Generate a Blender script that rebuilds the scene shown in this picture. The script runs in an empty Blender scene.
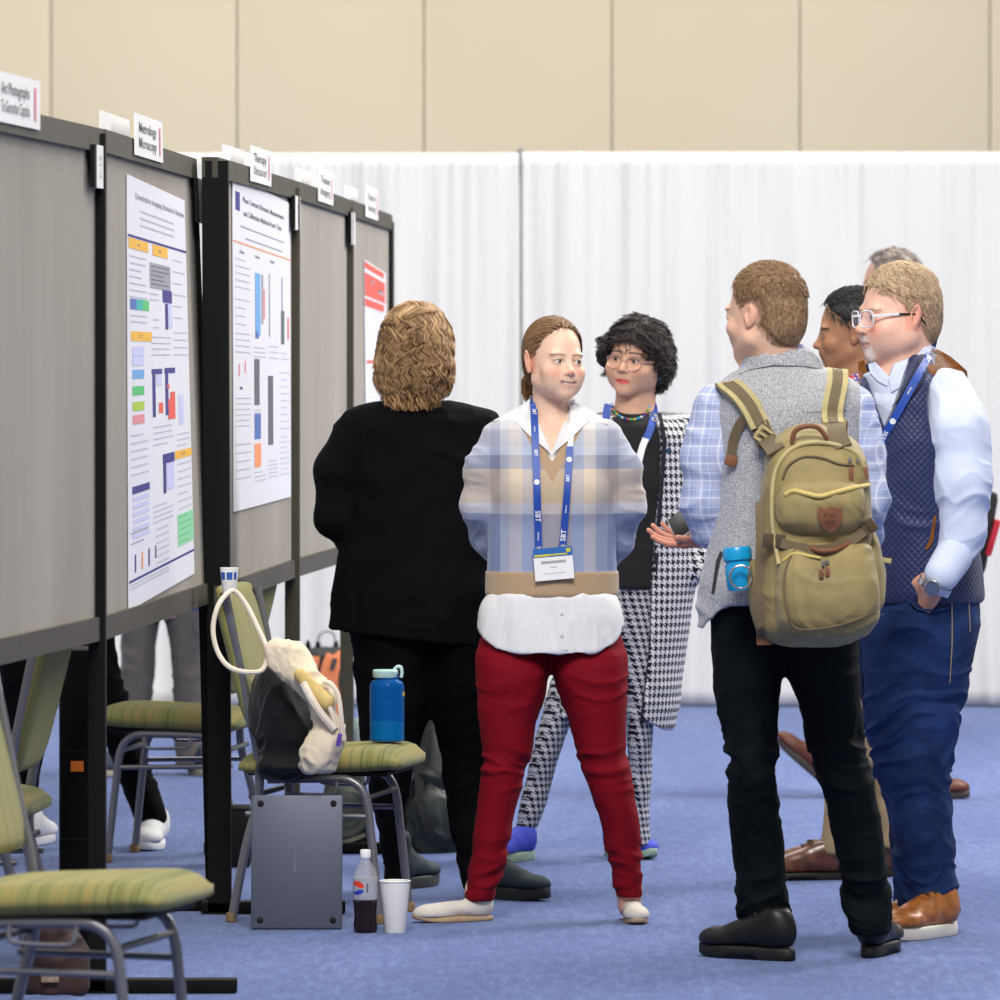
import bpy, bmesh, math, random
import numpy as np
from mathutils import Vector, Matrix, Euler
random.seed(7); RNG = np.random.default_rng(7)
SC = bpy.context.scene; COL = SC.collection
# ---------------- camera: long lens, level, rise/fall shift ----------------
FPX = 6700.0; EYE = 1.46; HZ = 375.0          # focal length in pixels, lens height, horizon row
cd = bpy.data.cameras.new('camera'); cam = bpy.data.objects.new('camera', cd); COL.objects.link(cam)
cam.location = (0, 0, EYE); cam.rotation_euler = (math.pi/2, 0, 0)
cd.sensor_width = 36; cd.lens = FPX/1000*36; cd.shift_y = -0.125; cd.clip_end = 200; cd.clip_start = 1
cd.dof.use_dof = True; cd.dof.focus_distance = 17.7; cd.dof.aperture_fstop = 8.0
SC.camera = cam
# ---------------- light ----------------
w = bpy.data.worlds.new('hall_light'); SC.world = w; w.use_nodes = True
bg = w.node_tree.nodes['Background']; bg.inputs[0].default_value = (1.0, 0.985, 0.96, 1); bg.inputs[1].default_value = 0.40
def area(name, loc, size, energy, col, target=None):
    l = bpy.data.lights.new(name, 'AREA'); l.shape = 'RECTANGLE'; l.size, l.size_y = size; l.energy = energy; l.color = col
    o = bpy.data.objects.new(name, l); COL.objects.link(o); o.location = loc
    if target is not None:
        o.rotation_euler = (Vector(target)-Vector(loc)).to_track_quat('-Z', 'Y').to_euler()
    return o
area('ceiling_lamp', (0.2, 10.8, 6.8), (3.5, 2.5), 760, (1.0, 0.965, 0.92), (0, 18, 1.2))
area('ceiling_lamp', (5.6, 23.0, 6.3), (3, 4), 740, (1.0, 0.97, 0.93), (-0.3, 20.5, 1.2))
area('ceiling_lamp', (0.3, 25.0, 6.5), (9, 2), 420, (1.0, 0.98, 0.95), (0.3, 24.6, 0))
area('ceiling_lamp', (0.6, 18.6, 6.6), (3, 2), 170, (1.0, 0.97, 0.93), (0.3, 18.0, 0.0))
area('ceiling_lamp', (0.0, 29.0, 8.0), (10, 2), 330, (1.0, 0.96, 0.90), (0.0, 33.0, 3.2))
vs = SC.view_settings; vs.view_transform = 'Standard'; vs.look = 'None'; vs.gamma = 1; vs.use_curve_mapping = False
vs.exposure = 0.0
SC.cycles.use_denoising = True
SC.cycles.max_bounces = 5; SC.cycles.diffuse_bounces = 3; SC.cycles.transparent_max_bounces = 8
# ---------------- helpers: tagging ----------------
def tag(o, label=None, cat=None, group=None, kind=None):
    if label: o['label'] = label
    if cat: o['category'] = cat
    if group: o['group'] = group
    if kind: o['kind'] = kind
    return o
def empty(name, loc=(0, 0, 0), rz=0.0, **k):
    o = bpy.data.objects.new(name, None); COL.objects.link(o); o.location = loc; o.rotation_euler = (0, 0, rz)
    o.empty_display_size = .1
    return tag(o, **k)
def copy_tree(o, parent=None):
    c = o.copy(); COL.objects.link(c); c.parent = parent
    for ch in o.children: copy_tree(ch, c)
    return c
def mesh_obj(name, V, Fc, mat=None, parent=None, smooth=True, cols=None, pc=None, loc=None, rot=None):
    me = bpy.data.meshes.new(name)
    V = np.asarray(V, dtype=np.float32)
    if isinstance(Fc, np.ndarray) and Fc.ndim == 2:
        k = Fc.shape[1]; me.vertices.add(len(V)); me.vertices.foreach_set('co', V.ravel())
        me.loops.add(Fc.size); me.loops.foreach_set('vertex_index', Fc.ravel().astype(np.int32))
        me.polygons.add(len(Fc)); me.polygons.foreach_set('loop_start', np.arange(0, Fc.size, k, dtype=np.int32))
        me.update(calc_edges=True)
    else:
        me.from_pydata([tuple(map(float, v)) for v in V], [], [tuple(int(i) for i in f) for f in Fc]); me.update()
    me.polygons.foreach_set('use_smooth', [smooth]*len(me.polygons))
    if cols is not None:
        a = me.color_attributes.new('col', 'FLOAT_COLOR', 'POINT')
        c = np.ones((len(V), 4), np.float32); c[:, :3] = cols; a.data.foreach_set('color', c.ravel())
    if pc is not None:
        a = me.attributes.new('pc', 'FLOAT_VECTOR', 'POINT'); a.data.foreach_set('vector', np.asarray(pc, np.float32).ravel())
    if mat: me.materials.append(mat)
    o = bpy.data.objects.new(name, me); COL.objects.link(o)
    if parent: o.parent = parent
    if loc is not None: o.location = loc
    if rot is not None: o.rotation_euler = rot
    return o
class MB:                     # mesh collector for hard-surface pieces
    def __init__(s): s.V = []; s.F = []
    def add(s, V, F):
        n = len(s.V); s.V += [tuple(v) for v in V]; s.F += [tuple(i+n for i in f) for f in F]; return s
    def box(s, c, d, rot=None, bev=0.0):
        bm = bmesh.new(); bmesh.ops.create_cube(bm, size=1.0)
        bmesh.ops.scale(bm, vec=Vector(d), verts=bm.verts)
        if bev: bmesh.ops.bevel(bm, geom=bm.edges[:], offset=bev, segments=2, profile=.6, affect='EDGES')
        R = rot if rot is not None else Matrix.Identity(3)
        bm.verts.ensure_lookup_table(); V = [R @ v.co + Vector(c) for v in bm.verts]; F = [[v.index for v in f.verts] for f in bm.faces]
        bm.free(); return s.add(V, F)
    def tube(s, pts, r, n=10, closed=False, flat=None):
        pts = [Vector(p) for p in pts]; m = len(pts); rr = r if hasattr(r, '__len__') else [r]*m
        V = []; up = None
        for i, p in enumerate(pts):
            if closed: t = pts[(i+1) % m]-pts[i-1]
            else: t = (pts[min(i+1, m-1)]-pts[max(i-1, 0)])
            t.normalize()
            if up is None: up = t.orthogonal() if flat is None else Vector(flat)
            a = (up - t*up.dot(t)); a.normalize(); up = a; b = t.cross(a)
            ra, rb = (rr[i] if hasattr(rr[i], '__len__') else (rr[i], rr[i]))
            for k in range(n):
                q = 2*math.pi*k/n; V.append(p + a*ra*math.cos(q) + b*rb*math.sin(q))
        F = []
        for i in range(m if closed else m-1):
            for k in range(n):
                j = (i+1) % m; F.append((i*n+k, i*n+(k+1) % n, j*n+(k+1) % n, j*n+k))
        if not closed: F.append(tuple(range(n))[::-1]); F.append(tuple((m-1)*n+k for k in range(n)))
        return s.add(V, F)
    def lathe(s, prof, c=(0, 0, 0), n=28, axis=None):
        V = []; R = axis if axis is not None else Matrix.Identity(3)
        for (r, z) in prof:
            for k in range(n):
                q = 2*math.pi*k/n; V.append(R @ Vector((r*math.cos(q), r*math.sin(q), z)) + Vector(c))
        F = [(i*n+k, i*n+(k+1) % n, (i+1)*n+(k+1) % n, (i+1)*n+k) for i in range(len(prof)-1) for k in range(n)]
        F.append(tuple(range(n))[::-1]); F.append(tuple((len(prof)-1)*n+k for k in range(n)))
        return s.add(V, F)
    def build(s, name, mat, parent=None, smooth=True, **k):
        o = mesh_obj(name, s.V, s.F, mat, parent, smooth, **k)
        if smooth:
            try: o.data.set_sharp_from_angle(angle=math.radians(38))
            except Exception: pass
        return o
def smooth_path(pts, n=6, closed=False):
    P = [Vector(p) for p in pts]; out = []; m = len(P)
    for i in range(m if closed else m-1):
        p0 = P[(i-1) % m] if (closed or i > 0) else P[0]; p1 = P[i]; p2 = P[(i+1) % m]; p3 = P[(i+2) % m] if (closed or i+2 < m) else P[-1]
        for k in range(n):
            t = k/n; out.append(.5*((2*p1)+(-p0+p2)*t+(2*p0-5*p1+4*p2-p3)*t*t+(-p0+3*p1-3*p2+p3)*t**3))
    if not closed: out.append(P[-1])
    return out
# ---------------- helpers: materials ----------------
class NT:
    def __init__(s, name):
        s.m = bpy.data.materials.new(name); s.m.use_nodes = True; s.t = s.m.node_tree; s.b = s.t.nodes['Principled BSDF']
    def n(s, typ, **kw):
        x = s.t.nodes.new(typ)
        for k, v in kw.items(): setattr(x, k, v)
        return x
    def L(s, a, b): s.t.links.new(a, b)
    def val(s, sock, v):
        if hasattr(v, 'is_output') or isinstance(v, bpy.types.NodeSocket): s.L(v, sock)
        else: sock.default_value = v
    def M(s, op, a, b=None, c=None):
        x = s.n('ShaderNodeMath', operation=op); s.val(x.inputs[0], a)
        if b is not None: s.val(x.inputs[1], b)
        if c is not None: s.val(x.inputs[2], c)
        return x.outputs[0]
    def mix(s, f, a, b):
        x = s.n('ShaderNodeMix', data_type='RGBA'); s.val(x.inputs[0], f)
        s.val(x.inputs[6], a if not isinstance(a, tuple) else (*a[:3], 1)); s.val(x.inputs[7], b if not isinstance(b, tuple) else (*b[:3], 1))
        return x.outputs[2]
    def pc(s):
        a = s.n('ShaderNodeAttribute', attribute_name='pc'); q = s.n('ShaderNodeSeparateXYZ'); s.L(a.outputs['Vector'], q.inputs[0]); s.pcv = a.outputs['Vector']; return q.outputs
    def obj(s):
        a = s.n('ShaderNodeTexCoord'); q = s.n('ShaderNodeSeparateXYZ'); s.L(a.outputs['Object'], q.inputs[0]); s.ov = a.outputs['Object']; return q.outputs
    def noise(s, vec, scale, detail=3, rough=.55, stretch=None, dist=0.0):
        if stretch:
            mp = s.n('ShaderNodeMapping'); mp.inputs['Scale'].default_value = stretch; s.L(vec, mp.inputs[0]); vec = mp.outputs[0]
        x = s.n('ShaderNodeTexNoise'); s.L(vec, x.inputs['Vector']); x.inputs['Scale'].default_value = scale; x.inputs['Detail'].default_value = detail
        x.inputs['Roughness'].default_value = rough; x.inputs['Distortion'].default_value = dist
        return x.outputs[0]
    def ramp(s, f, stops, interp='LINEAR'):
        r = s.n('ShaderNodeValToRGB'); r.color_ramp.interpolation = interp; e = r.color_ramp.elements
        while len(e) < len(stops): e.new(0.5)
        for k, (p, c) in zip(e, stops):
            k.position = p; k.color = (*c[:3], 1) if hasattr(c, '__len__') else (c, c, c, 1)
        s.val(r.inputs[0], f); return r.outputs[0]
    def bump(s, h, strength=.3, dist=.002):
        b = s.n('ShaderNodeBump'); b.inputs['Strength'].default_value = strength; b.inputs['Distance'].default_value = dist
        s.L(h, b.inputs['Height']); s.L(b.outputs[0], s.b.inputs['Normal']); return b
    def done(s, col=None, rough=.7, metal=0.0, spec=.5, sheen=0.0, trans=0.0, alpha=None):
        if col is not None: s.val(s.b.inputs['Base Color'], col if not isinstance(col, tuple) else (*col[:3], 1))
        s.val(s.b.inputs['Roughness'], rough); s.b.inputs['Metallic'].default_value = metal; s.b.inputs['Specular IOR Level'].default_value = spec
        if sheen: s.b.inputs['Sheen Weight'].default_value = sheen; s.b.inputs['Sheen Roughness'].default_value = .5
        if trans: s.b.inputs['Transmission Weight'].default_value = trans
        if alpha is not None: s.b.inputs['Alpha'].default_value = alpha
        return s.m
def srgb(r, g, b):
    f = lambda c: c/12.92 if c <= .04045 else ((c+.055)/1.055)**2.4
    return (f(r/255), f(g/255), f(b/255))
def plain(name, col, rough=.6, metal=0, var=.12, scale=30, bump=0.0, bscale=400, spec=.4, sheen=0, stretch=None, bdist=.001, **k):
    s = NT(name); s.obj(); f = s.noise(s.ov, scale, 3, .6, stretch)
    c = s.ramp(f, [(.25, tuple(x*(1-var) for x in col)), (.75, tuple(min(1, x*(1+var)) for x in col))])
    if bump: s.bump(s.noise(s.ov, bscale, 3, .6, stretch), bump, bdist)
    return s.done(c, rough, metal, spec, sheen, **k)
def vcol(name, rough=.5, spec=.4, sheen=0.0, bump=0.0, bscale=300, stretch=None, sss=0.0, var=0.0, vscale=120):
    s = NT(name); a = s.n('ShaderNodeAttribute', attribute_name='col'); s.obj(); c = a.outputs['Color']
    if var:
        f = s.noise(s.ov, vscale, 3, .6, stretch); g = s.ramp(f, [(.3, 1-var), (.7, 1+var)])
        x = s.n('ShaderNodeMix', data_type='RGBA', blend_type='MULTIPLY'); x.inputs[0].default_value = 1; s.L(c, x.inputs[6]); s.L(g, x.inputs[7]); c = x.outputs[2]
    if bump: s.bump(s.noise(s.ov, bscale, 3, .6, stretch), bump, .001)
    if sss:
        s.b.inputs['Subsurface Weight'].default_value = sss; s.b.inputs['Subsurface Radius'].default_value = (.012, .004, .002); s.b.inputs['Subsurface Scale'].default_value = .5
    return s.done(c, rough, 0, spec, sheen)
# ---------------- helpers: numpy value noise ----------------
_PT = RNG.random(4096).astype(np.float32)
def vnoise(p, seed=0):
    p = np.asarray(p, np.float32); i = np.floor(p).astype(np.int64); f = p-i; f = f*f*(3-2*f); out = 0
    for a in (0, 1):
        for b in (0, 1):
            for c in (0, 1):
                h = ((i[:, 0]+a)*73856093 ^ (i[:, 1]+b)*19349663 ^ (i[:, 2]+c)*83492791 ^ (seed*2654435)) & 4095
                out = out + _PT[h]*(f[:, 0] if a else 1-f[:, 0])*(f[:, 1] if b else 1-f[:, 1])*(f[:, 2] if c else 1-f[:, 2])
    return out*2-1
# ---------------- helpers: signed distance modelling ----------------
def rotm(rx=0, ry=0, rz=0): return np.array(Euler((math.radians(rx), math.radians(ry), math.radians(rz))).to_matrix(), np.float32)
def ell(c, r, rot=None, k=.0, sub=False):
    c = np.array(c, np.float32); r = np.array(r, np.float32)
    def f(p):
        q = p-c
        if rot is not None: q = q @ rot
        k0 = np.sqrt(((q/r)**2).sum(1)); k1 = np.sqrt(((q/(r*r))**2).sum(1))+1e-9
        return k0*(k0-1)/k1
    R = float(r.max()); return (f, c-R if rot is not None else c-r, c+R if rot is not None else c+r, k, sub)
def cone(a, b, ra, rb, k=.0, sub=False, flat=None):
    a = np.array(a, np.float32); b = np.array(b, np.float32); ba = b-a; L2 = float(ba@ba)+1e-12
    def f(p):
        q = p-a; t = np.clip((q@ba)/L2, 0, 1); e = q-t[:, None]*ba
        if flat is not None:
            ax, sc = flat; ax = np.array(ax, np.float32); e = e+(e@ax)[:, None]*ax*(1/sc-1)
        return np.sqrt((e*e).sum(1))-(ra+(rb-ra)*t)
    m = max(ra, rb); return (f, np.minimum(a, b)-m, np.maximum(a, b)+m, k, sub)
def chain(pts, rs, k=.02, kin=.0, flat=None):
    return [cone(pts[i], pts[i+1], rs[i], rs[i+1], k if i else k, False, flat) for i in range(len(pts)-1)]
def box(c, hd, rot=None, r=.005, k=.0, sub=False):
    c = np.array(c, np.float32); hd = np.array(hd, np.float32)-r
    def f(p):
        q = p-c
        if rot is not None: q = q @ rot
        q = np.abs(q)-hd; return np.sqrt((np.maximum(q, 0)**2).sum(1))+np.minimum(q.max(1), 0)-r
    R = float(np.linalg.norm(hd+r)) if rot is not None else hd+r
    return (f, c-R, c+R, k, sub)
def loft(rows, k=.0, sub=False, n=2.0, round_=.01, open_top=False):
    rows = sorted(rows); A = np.array(rows, np.float64); z = A[:, 0]; zz = np.linspace(z[0], z[-1], 240); T = []
    dz = np.diff(z); 
    for j in range(1, 5):
        y = A[:, j]; dl = np.diff(y)/dz; m = np.zeros_like(y); m[0] = dl[0]; m[-1] = dl[-1]
        for i in range(1, len(y)-1): m[i] = 0 if dl[i-1]*dl[i] <= 0 else 2*dl[i-1]*dl[i]/(dl[i-1]+dl[i])
        ix = np.clip(np.searchsorted(z, zz)-1, 0, len(z)-2); t = (zz-z[ix])/dz[ix]; h = dz[ix]
        T.append((2*t**3-3*t*t+1)*y[ix]+(t**3-2*t*t+t)*h*m[ix]+(-2*t**3+3*t*t)*y[ix+1]+(t**3-t*t)*h*m[ix+1])
    cx, cy, rx, ry = T
    def f(p):
        Z = p[:, 2]; a = np.interp(Z, zz, cx); b = np.interp(Z, zz, cy); c = np.interp(Z, zz, rx); d = np.interp(Z, zz, ry)
        u = np.abs(p[:, 0]-a)/c; v = np.abs(p[:, 1]-b)/d
        if n == 2.0:
            k0 = np.sqrt(u*u+v*v); k1 = np.sqrt((u/c)**2+(v/d)**2)+1e-6; s = np.where(k0 > .3, k0*(k0-1)/k1, -np.minimum(c, d)*.7)
        else: k0 = (u**n+v**n)**(1/n); s = (k0-1)*np.minimum(c, d)
        e = np.maximum(zz[0]-Z, Z-zz[-1])
        return np.maximum(s, e) if round_ <= 0 else np.sqrt(np.maximum(s+round_, 0)**2+np.maximum(e+round_, 0)**2)+np.minimum(np.maximum(s, e)+round_, 0)-round_
    lo = np.array([(cx-rx).min(), (cy-ry).min(), z[0]], np.float32); hi = np.array([(cx+rx).max(), (cy+ry).max(), z[-1]], np.float32)
    return (f, lo, hi, k, sub)
def xf(prims, o, R, s=1.0, k=None):     # place a group of primitives with rotation R, offset o, scale s
    o = np.array(o, np.float32); R = np.array(R, np.float32); out = []
    for (f, lo, hi, kk, sub) in prims:
        cs = np.array([[x, y, z] for x in (lo[0], hi[0]) for y in (lo[1], hi[1]) for z in (lo[2], hi[2])])*s @ R.T + o
        out.append((lambda p, f=f: f((p-o) @ R/s)*s, cs.min(0), cs.max(0), kk*s if k is None else k, sub))
    return out
def fieldeval(prims, P, pad):
    d = np.full(len(P), 1.0, np.float32)
    for (f, lo, hi, k, sub) in prims:
        m = pad+k
        idx = np.nonzero(np.all((P > lo-m) & (P < hi+m), axis=1))[0]
        if not len(idx): continue
        v = f(P[idx]).astype(np.float32); a = d[idx]
        if sub:
            v = -v
            if k > 0: h = np.maximum(k-np.abs(a-v), 0)/k; r = np.maximum(a, v)+h*h*k*.25
            else: r = np.maximum(a, v)
        else:
            if k > 0: h = np.maximum(k-np.abs(a-v), 0)/k; r = np.minimum(a, v)-h*h*k*.25
            else: r = np.minimum(a, v)
        d[idx] = r
    return d
def sdfmesh(prims, h=.005, smooth=1):
    pos = [q for q in prims if not q[4]]
    lo = np.min([q[1] for q in pos], axis=0)-3*h; hi = np.max([q[2] for q in pos], axis=0)+3*h
    B = 6; nb = np.ceil((hi-lo)/(B*h)).astype(int); N = nb*B
    c = [lo[i]+(np.arange(nb[i])+.5)*B*h for i in range(3)]
    G = np.stack(np.meshgrid(*c, indexing='ij'), -1).reshape(-1, 3).astype(np.float32)
    rad = B*h*.9; D = fieldeval(prims, G, 3*rad)
    act = np.abs(D) < rad*1.25
    F = np.repeat(np.repeat(np.repeat(np.where(D < 0, -1, 1).reshape(nb).astype(np.float32), B, 0), B, 1), B, 2)
    ai = np.array(np.unravel_index(np.nonzero(act)[0], nb)).T
    loc = np.stack(np.meshgrid(*[np.arange(B)]*3, indexing='ij'), -1).reshape(-1, 3)
    for s0 in range(0, len(ai), 1500):
        I = (ai[s0:s0+1500, None, :]*B+loc[None]).reshape(-1, 3); P = (lo+(I+.5)*h).astype(np.float32)
        F[I[:, 0], I[:, 1], I[:, 2]] = fieldeval(prims, P, 2.2*rad)
    S = F < 0; cnt = np.zeros(tuple(N-1), np.int8)
    sl = lambda a, n: slice(a, n-1+a)
    for a in (0, 1):
        for b in (0, 1):
            for e in (0, 1): cnt += S[sl(a, N[0]), sl(b, N[1]), sl(e, N[2])]
    cells = np.array(np.nonzero((cnt > 0) & (cnt < 8))).T
    vid = np.full(tuple(N-1), -1, np.int32); vid[cells[:, 0], cells[:, 1], cells[:, 2]] = np.arange(len(cells))
    acc = np.zeros((len(cells), 3)); num = np.zeros(len(cells))
    cv = [F[cells[:, 0]+a, cells[:, 1]+b, cells[:, 2]+e] for a in (0, 1) for b in (0, 1) for e in (0, 1)]
    co = [np.array((a, b, e), float) for a in (0, 1) for b in (0, 1) for e in (0, 1)]
    for i in range(8):
        for j in range(i+1, 8):
            if np.abs(co[i]-co[j]).sum() != 1: continue
            m = (cv[i] < 0) != (cv[j] < 0); t = np.zeros(len(cells)); t[m] = cv[i][m]/(cv[i][m]-cv[j][m])
            acc[m] += co[i]+(co[j]-co[i])*t[m][:, None]; num[m] += 1
    V = lo+(cells+acc/num[:, None]+.5)*h
    Q = []
    for ax in range(3):
        u, v = [(1, 2), (2, 0), (0, 1)][ax]
        A = [slice(1, -1)]*3; A[ax] = slice(0, -1); Bb = list(A); Bb[ax] = slice(1, None)
        s0 = S[tuple(A)]; s1 = S[tuple(Bb)]; e = np.array(np.nonzero(s0 != s1)).T; fl = s0[e[:, 0], e[:, 1], e[:, 2]]
        e = e+1; e[:, ax] -= 1
        du = np.zeros(3, int); du[u] = 1; dv = np.zeros(3, int); dv[v] = 1
        q = [vid[tuple((e-x).T)] for x in (du+dv, dv, 0*du, du)]
        q = np.stack(q, 1); q[~fl] = q[~fl][:, ::-1]; Q.append(q)
    Q = np.concatenate(Q); Q = Q[(Q >= 0).all(1)]
    for _ in range(smooth): V = relax(V, Q)
    return V, Q
def relax(V, Q, w=.5):
    s = np.zeros_like(V); c = np.zeros(len(V))
    for i in range(4):
        for j in ((i+1) % 4, (i+3) % 4):
            for a in range(3): s[:, a] += np.bincount(Q[:, i], V[Q[:, j], a], minlength=len(V))
            c += np.bincount(Q[:, i], minlength=len(V))
    return V*(1-w)+w*s/np.maximum(c, 1)[:, None]
def vnormals(V, Q):
    n = np.cross(V[Q[:, 2]]-V[Q[:, 0]], V[Q[:, 3]]-V[Q[:, 1]]); N = np.zeros_like(V)
    for i in range(4):
        for a in range(3): N[:, a] += np.bincount(Q[:, i], n[:, a], minlength=len(V))
    return N/(np.linalg.norm(N, axis=1)[:, None]+1e-12)
def push(V, Q, amt): return V+vnormals(V, Q)*np.asarray(amt)[:, None]
def folds(V, amp=.004, scale=(8, 8, 22), seed=0, warp=.6, rot=None, sharp=1.0, mask=None):
    p = V if rot is None else V@rot
    q = p*np.array(scale); wv = vnoise(p*7.0+5, seed+9)[:, None]*warp; q = q+wv*np.array([1, 1, 2.0])
    r = 1-np.abs(vnoise(q, seed)); r2 = 1-np.abs(vnoise(q*1.9+3, seed+1))
    o = amp*((r**(2*sharp)-.5)+.45*(r2**2-.5))
    return o if mask is None else o*mask
def bump01(x, c, w): return np.exp(-((x-c)/w)**2)
def joinm(parts):
    Vs = []; Qs = []; n = 0
    for V, Q in parts: Vs.append(V); Qs.append(Q+n); n += len(V)
    return np.concatenate(Vs), np.concatenate(Qs)
# ---------------- floor, wall, drape ----------------
def carpet():
    s = NT('blue_carpet'); s.obj(); a = s.noise(s.ov, 2.2, 5, .65, (1, .14, 1)); b = s.noise(s.ov, 40, 5, .8, (1, .15, 1)); c = s.noise(s.ov, 420, 2)
    f = s.M('ADD', s.M('ADD', s.M('MULTIPLY', a, .3), s.M('MULTIPLY', b, .55)), s.M('MULTIPLY', c, .15)); s.bump(s.M('ADD', b, c), .5, .006)
    return s.done(s.ramp(f, [(.34, srgb(62, 80, 130)), (.5, srgb(82, 101, 154)), (.66, srgb(116, 134, 182))]), .95, 0, .1, .2)
def box_obj(name, c, d, mat, bev=0.0, parent=None): return MB().box(c, d, None, bev).build(name, mat, parent, bev > 0)
tag(box_obj('floor', (0, 18, -.05), (24, 44, .1), carpet()), kind='structure')
WALLM = NT('beige_wall_panel'); WALLM.obj(); n = WALLM.noise(WALLM.ov, .6, 2); WALLM = WALLM.done(WALLM.ramp(n, [(.3, srgb(228, 216, 190)), (.7, srgb(234, 224, 200))]), .85, 0, .2)
DW = 34.0; wx = lambda px: (px-500)*DW/FPX
tag(box_obj('wall_back', (0, DW+.15, 4.5), (24, .2, 9), WALLM), kind='structure')
edges = [wx(p) for p in (-1814, -1627, -1440, -1253, -1066, -880, -693, -506, -320, -137)]+[wx(p) for p in (51, 237, 424, 612, 800, 990)]+[wx(p) for p in (1180, 1370, 1557, 1744)]
SEAM = plain('wall_joint', srgb(190, 178, 148), .9)
for i, (a, b) in enumerate(zip(edges[:-1], edges[1:])): tag(MB().box(((a+b)/2, DW+.02, 4.5), (b-a-.007, .03, 9), None, .003).build('wall_panel_trim', WALLM), kind='structure')
tag(box_obj('trim_1', (0, DW+.04, 4.5), (23, .01, 9), SEAM), kind='structure')
for i, o in enumerate([o for o in bpy.data.objects if o.name.startswith('wall_panel_trim')]): o.name = 'trim_%d' % (i+2)
# pipe and drape: pleated white curtain panels hung from a rail on uprights
DD = 29.5; dx_ = lambda px: (px-500)*DD/FPX; ztop = EYE+(HZ-153)*DD/FPX
def drape_mat():
    s = NT('white_drape'); s.obj(); n = s.noise(s.ov, 200, 2); s.bump(n, .1, .001); z = s.n('ShaderNodeSeparateXYZ'); s.L(s.ov, z.inputs[0])
    return s.done(s.mix(n, srgb(214, 213, 210), srgb(228, 227, 224)), .85, 0, .2)
DM = drape_mat(); rg = np.random.default_rng(11)
def curtain(x0, x1, z0, z1, y, label, seed):
    W = x1-x0; nx = int(W/.012); nz = 40; xs = np.linspace(x0, x1, nx); zs = np.linspace(z0, z1, nz); X, Z = np.meshgrid(xs, zs, indexing='ij')
    P = np.stack([X.ravel()*7+.35*np.sin(Z.ravel()*1.1+X.ravel()*3), 0*X.ravel(), Z.ravel()*.35], 1)
    t = (Z.ravel()-z0)/(z1-z0); amp = .030*(1-t)**.6+.012
    Y = y+amp*vnoise(P, seed)+.45*amp*vnoise(P*2.3, seed+1)+.010*vnoise(np.stack([X.ravel()*30, 0*X.ravel(), Z.ravel()*.8], 1), seed+2)*(.3+t)
    gather = np.clip((t-.955)*30, 0, 1); Y = Y+gather*.006*np.sin(X.ravel()*160)
    V = np.stack([X.ravel(), Y, Z.ravel()], 1); V2 = V+np.array([0, .004, 0]); n = len(V); idx = np.arange(n).reshape(nx, nz)
    Q = np.stack([idx[:-1, :-1], idx[1:, :-1], idx[1:, 1:], idx[:-1, 1:]], -1).reshape(-1, 4); ring = np.concatenate([idx[:, 0], idx[-1, 1:], idx[::-1, -1][1:], idx[0, ::-1][1:-1]])
    side = np.stack([ring, ring+n, np.roll(ring, -1)+n, np.roll(ring, -1)], 1)
    o = mesh_obj('drape_panel', np.concatenate([V, V2]), np.concatenate([Q, Q[:, ::-1]+n, side]), DM, pc=None); return o
g = empty('pipe_and_drape', (0, DD, 0)); tag(g, 'long white pleated fabric drape hung across the hall behind the people', 'drape')
parts = []
for i, (a, b) in enumerate([(-900, 519.8), (522.2, 1500)]):
    o = curtain(dx_(a), dx_(b), .012, ztop+.004*(i % 2), -.045-.012*(i % 2), '', i*7+1); o.parent = g; o.name = 'drape_panel'
PM = plain('grey_pipe', (.38, .39, .40), .4, .6)
MB().tube([(dx_(-900), .035, ztop-.05), (dx_(1500), .035, ztop-.05)], .019, 10).build('top_rail', PM, g)
for px in (-900, -240, 143.5, 521, 903.5, 1500):
    MB().tube([(dx_(px), .035, 0), (dx_(px), .035, ztop+.01)], .024, 12).build('upright', PM, g); MB().box((dx_(px), .05, .006), (.45, .45, .012)).build('base_plate', PM, g)
MB().tube([(dx_(521), -.03, ztop-.35), (dx_(521), -.03, ztop+.02)], .010, 10).build('upright_sleeve', PM, g)
# ---------------- figures: shared head, hand, shoe, clothing builders ----------------
SKIN = vcol('skin', .48, .35, 0, .12, 500, sss=.12, var=.04, vscale=60)
EYEM = vcol('eye', .12, .6)
TEETH = plain('tooth_enamel', (.75, .7, .6), .25)
class Fig:
    def __init__(s, px, d, label, name='person', cat='person'):
        s.d = d; s.ox = (px-500)*d/FPX
        s.root = empty(name, (s.ox, d, 0)); tag(s.root, label, cat)
    def p(s, px, py, dy=0.0):
        D = s.d+dy; return np.array([(px-500)*D/FPX-s.ox, dy, EYE+(HZ-py)*D/FPX])
    def rows(s, R):
        out = []
        for (py, xl, xr, dy, ry) in R:
            a = s.p(xl, py, dy); b = s.p(xr, py, dy); out.append((a[2], (a[0]+b[0])/2, dy, (b[0]-a[0])/2, ry))
        return out
    def w(s, px): return px*s.d/FPX
    def obj(s, name, V, Q, mat, cols=None, pc=None, parent=None, label=None):
        o = mesh_obj(name, V, Q, mat, parent or s.root, True, cols, pc)
        if label: o['label'] = label
        return o
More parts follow.
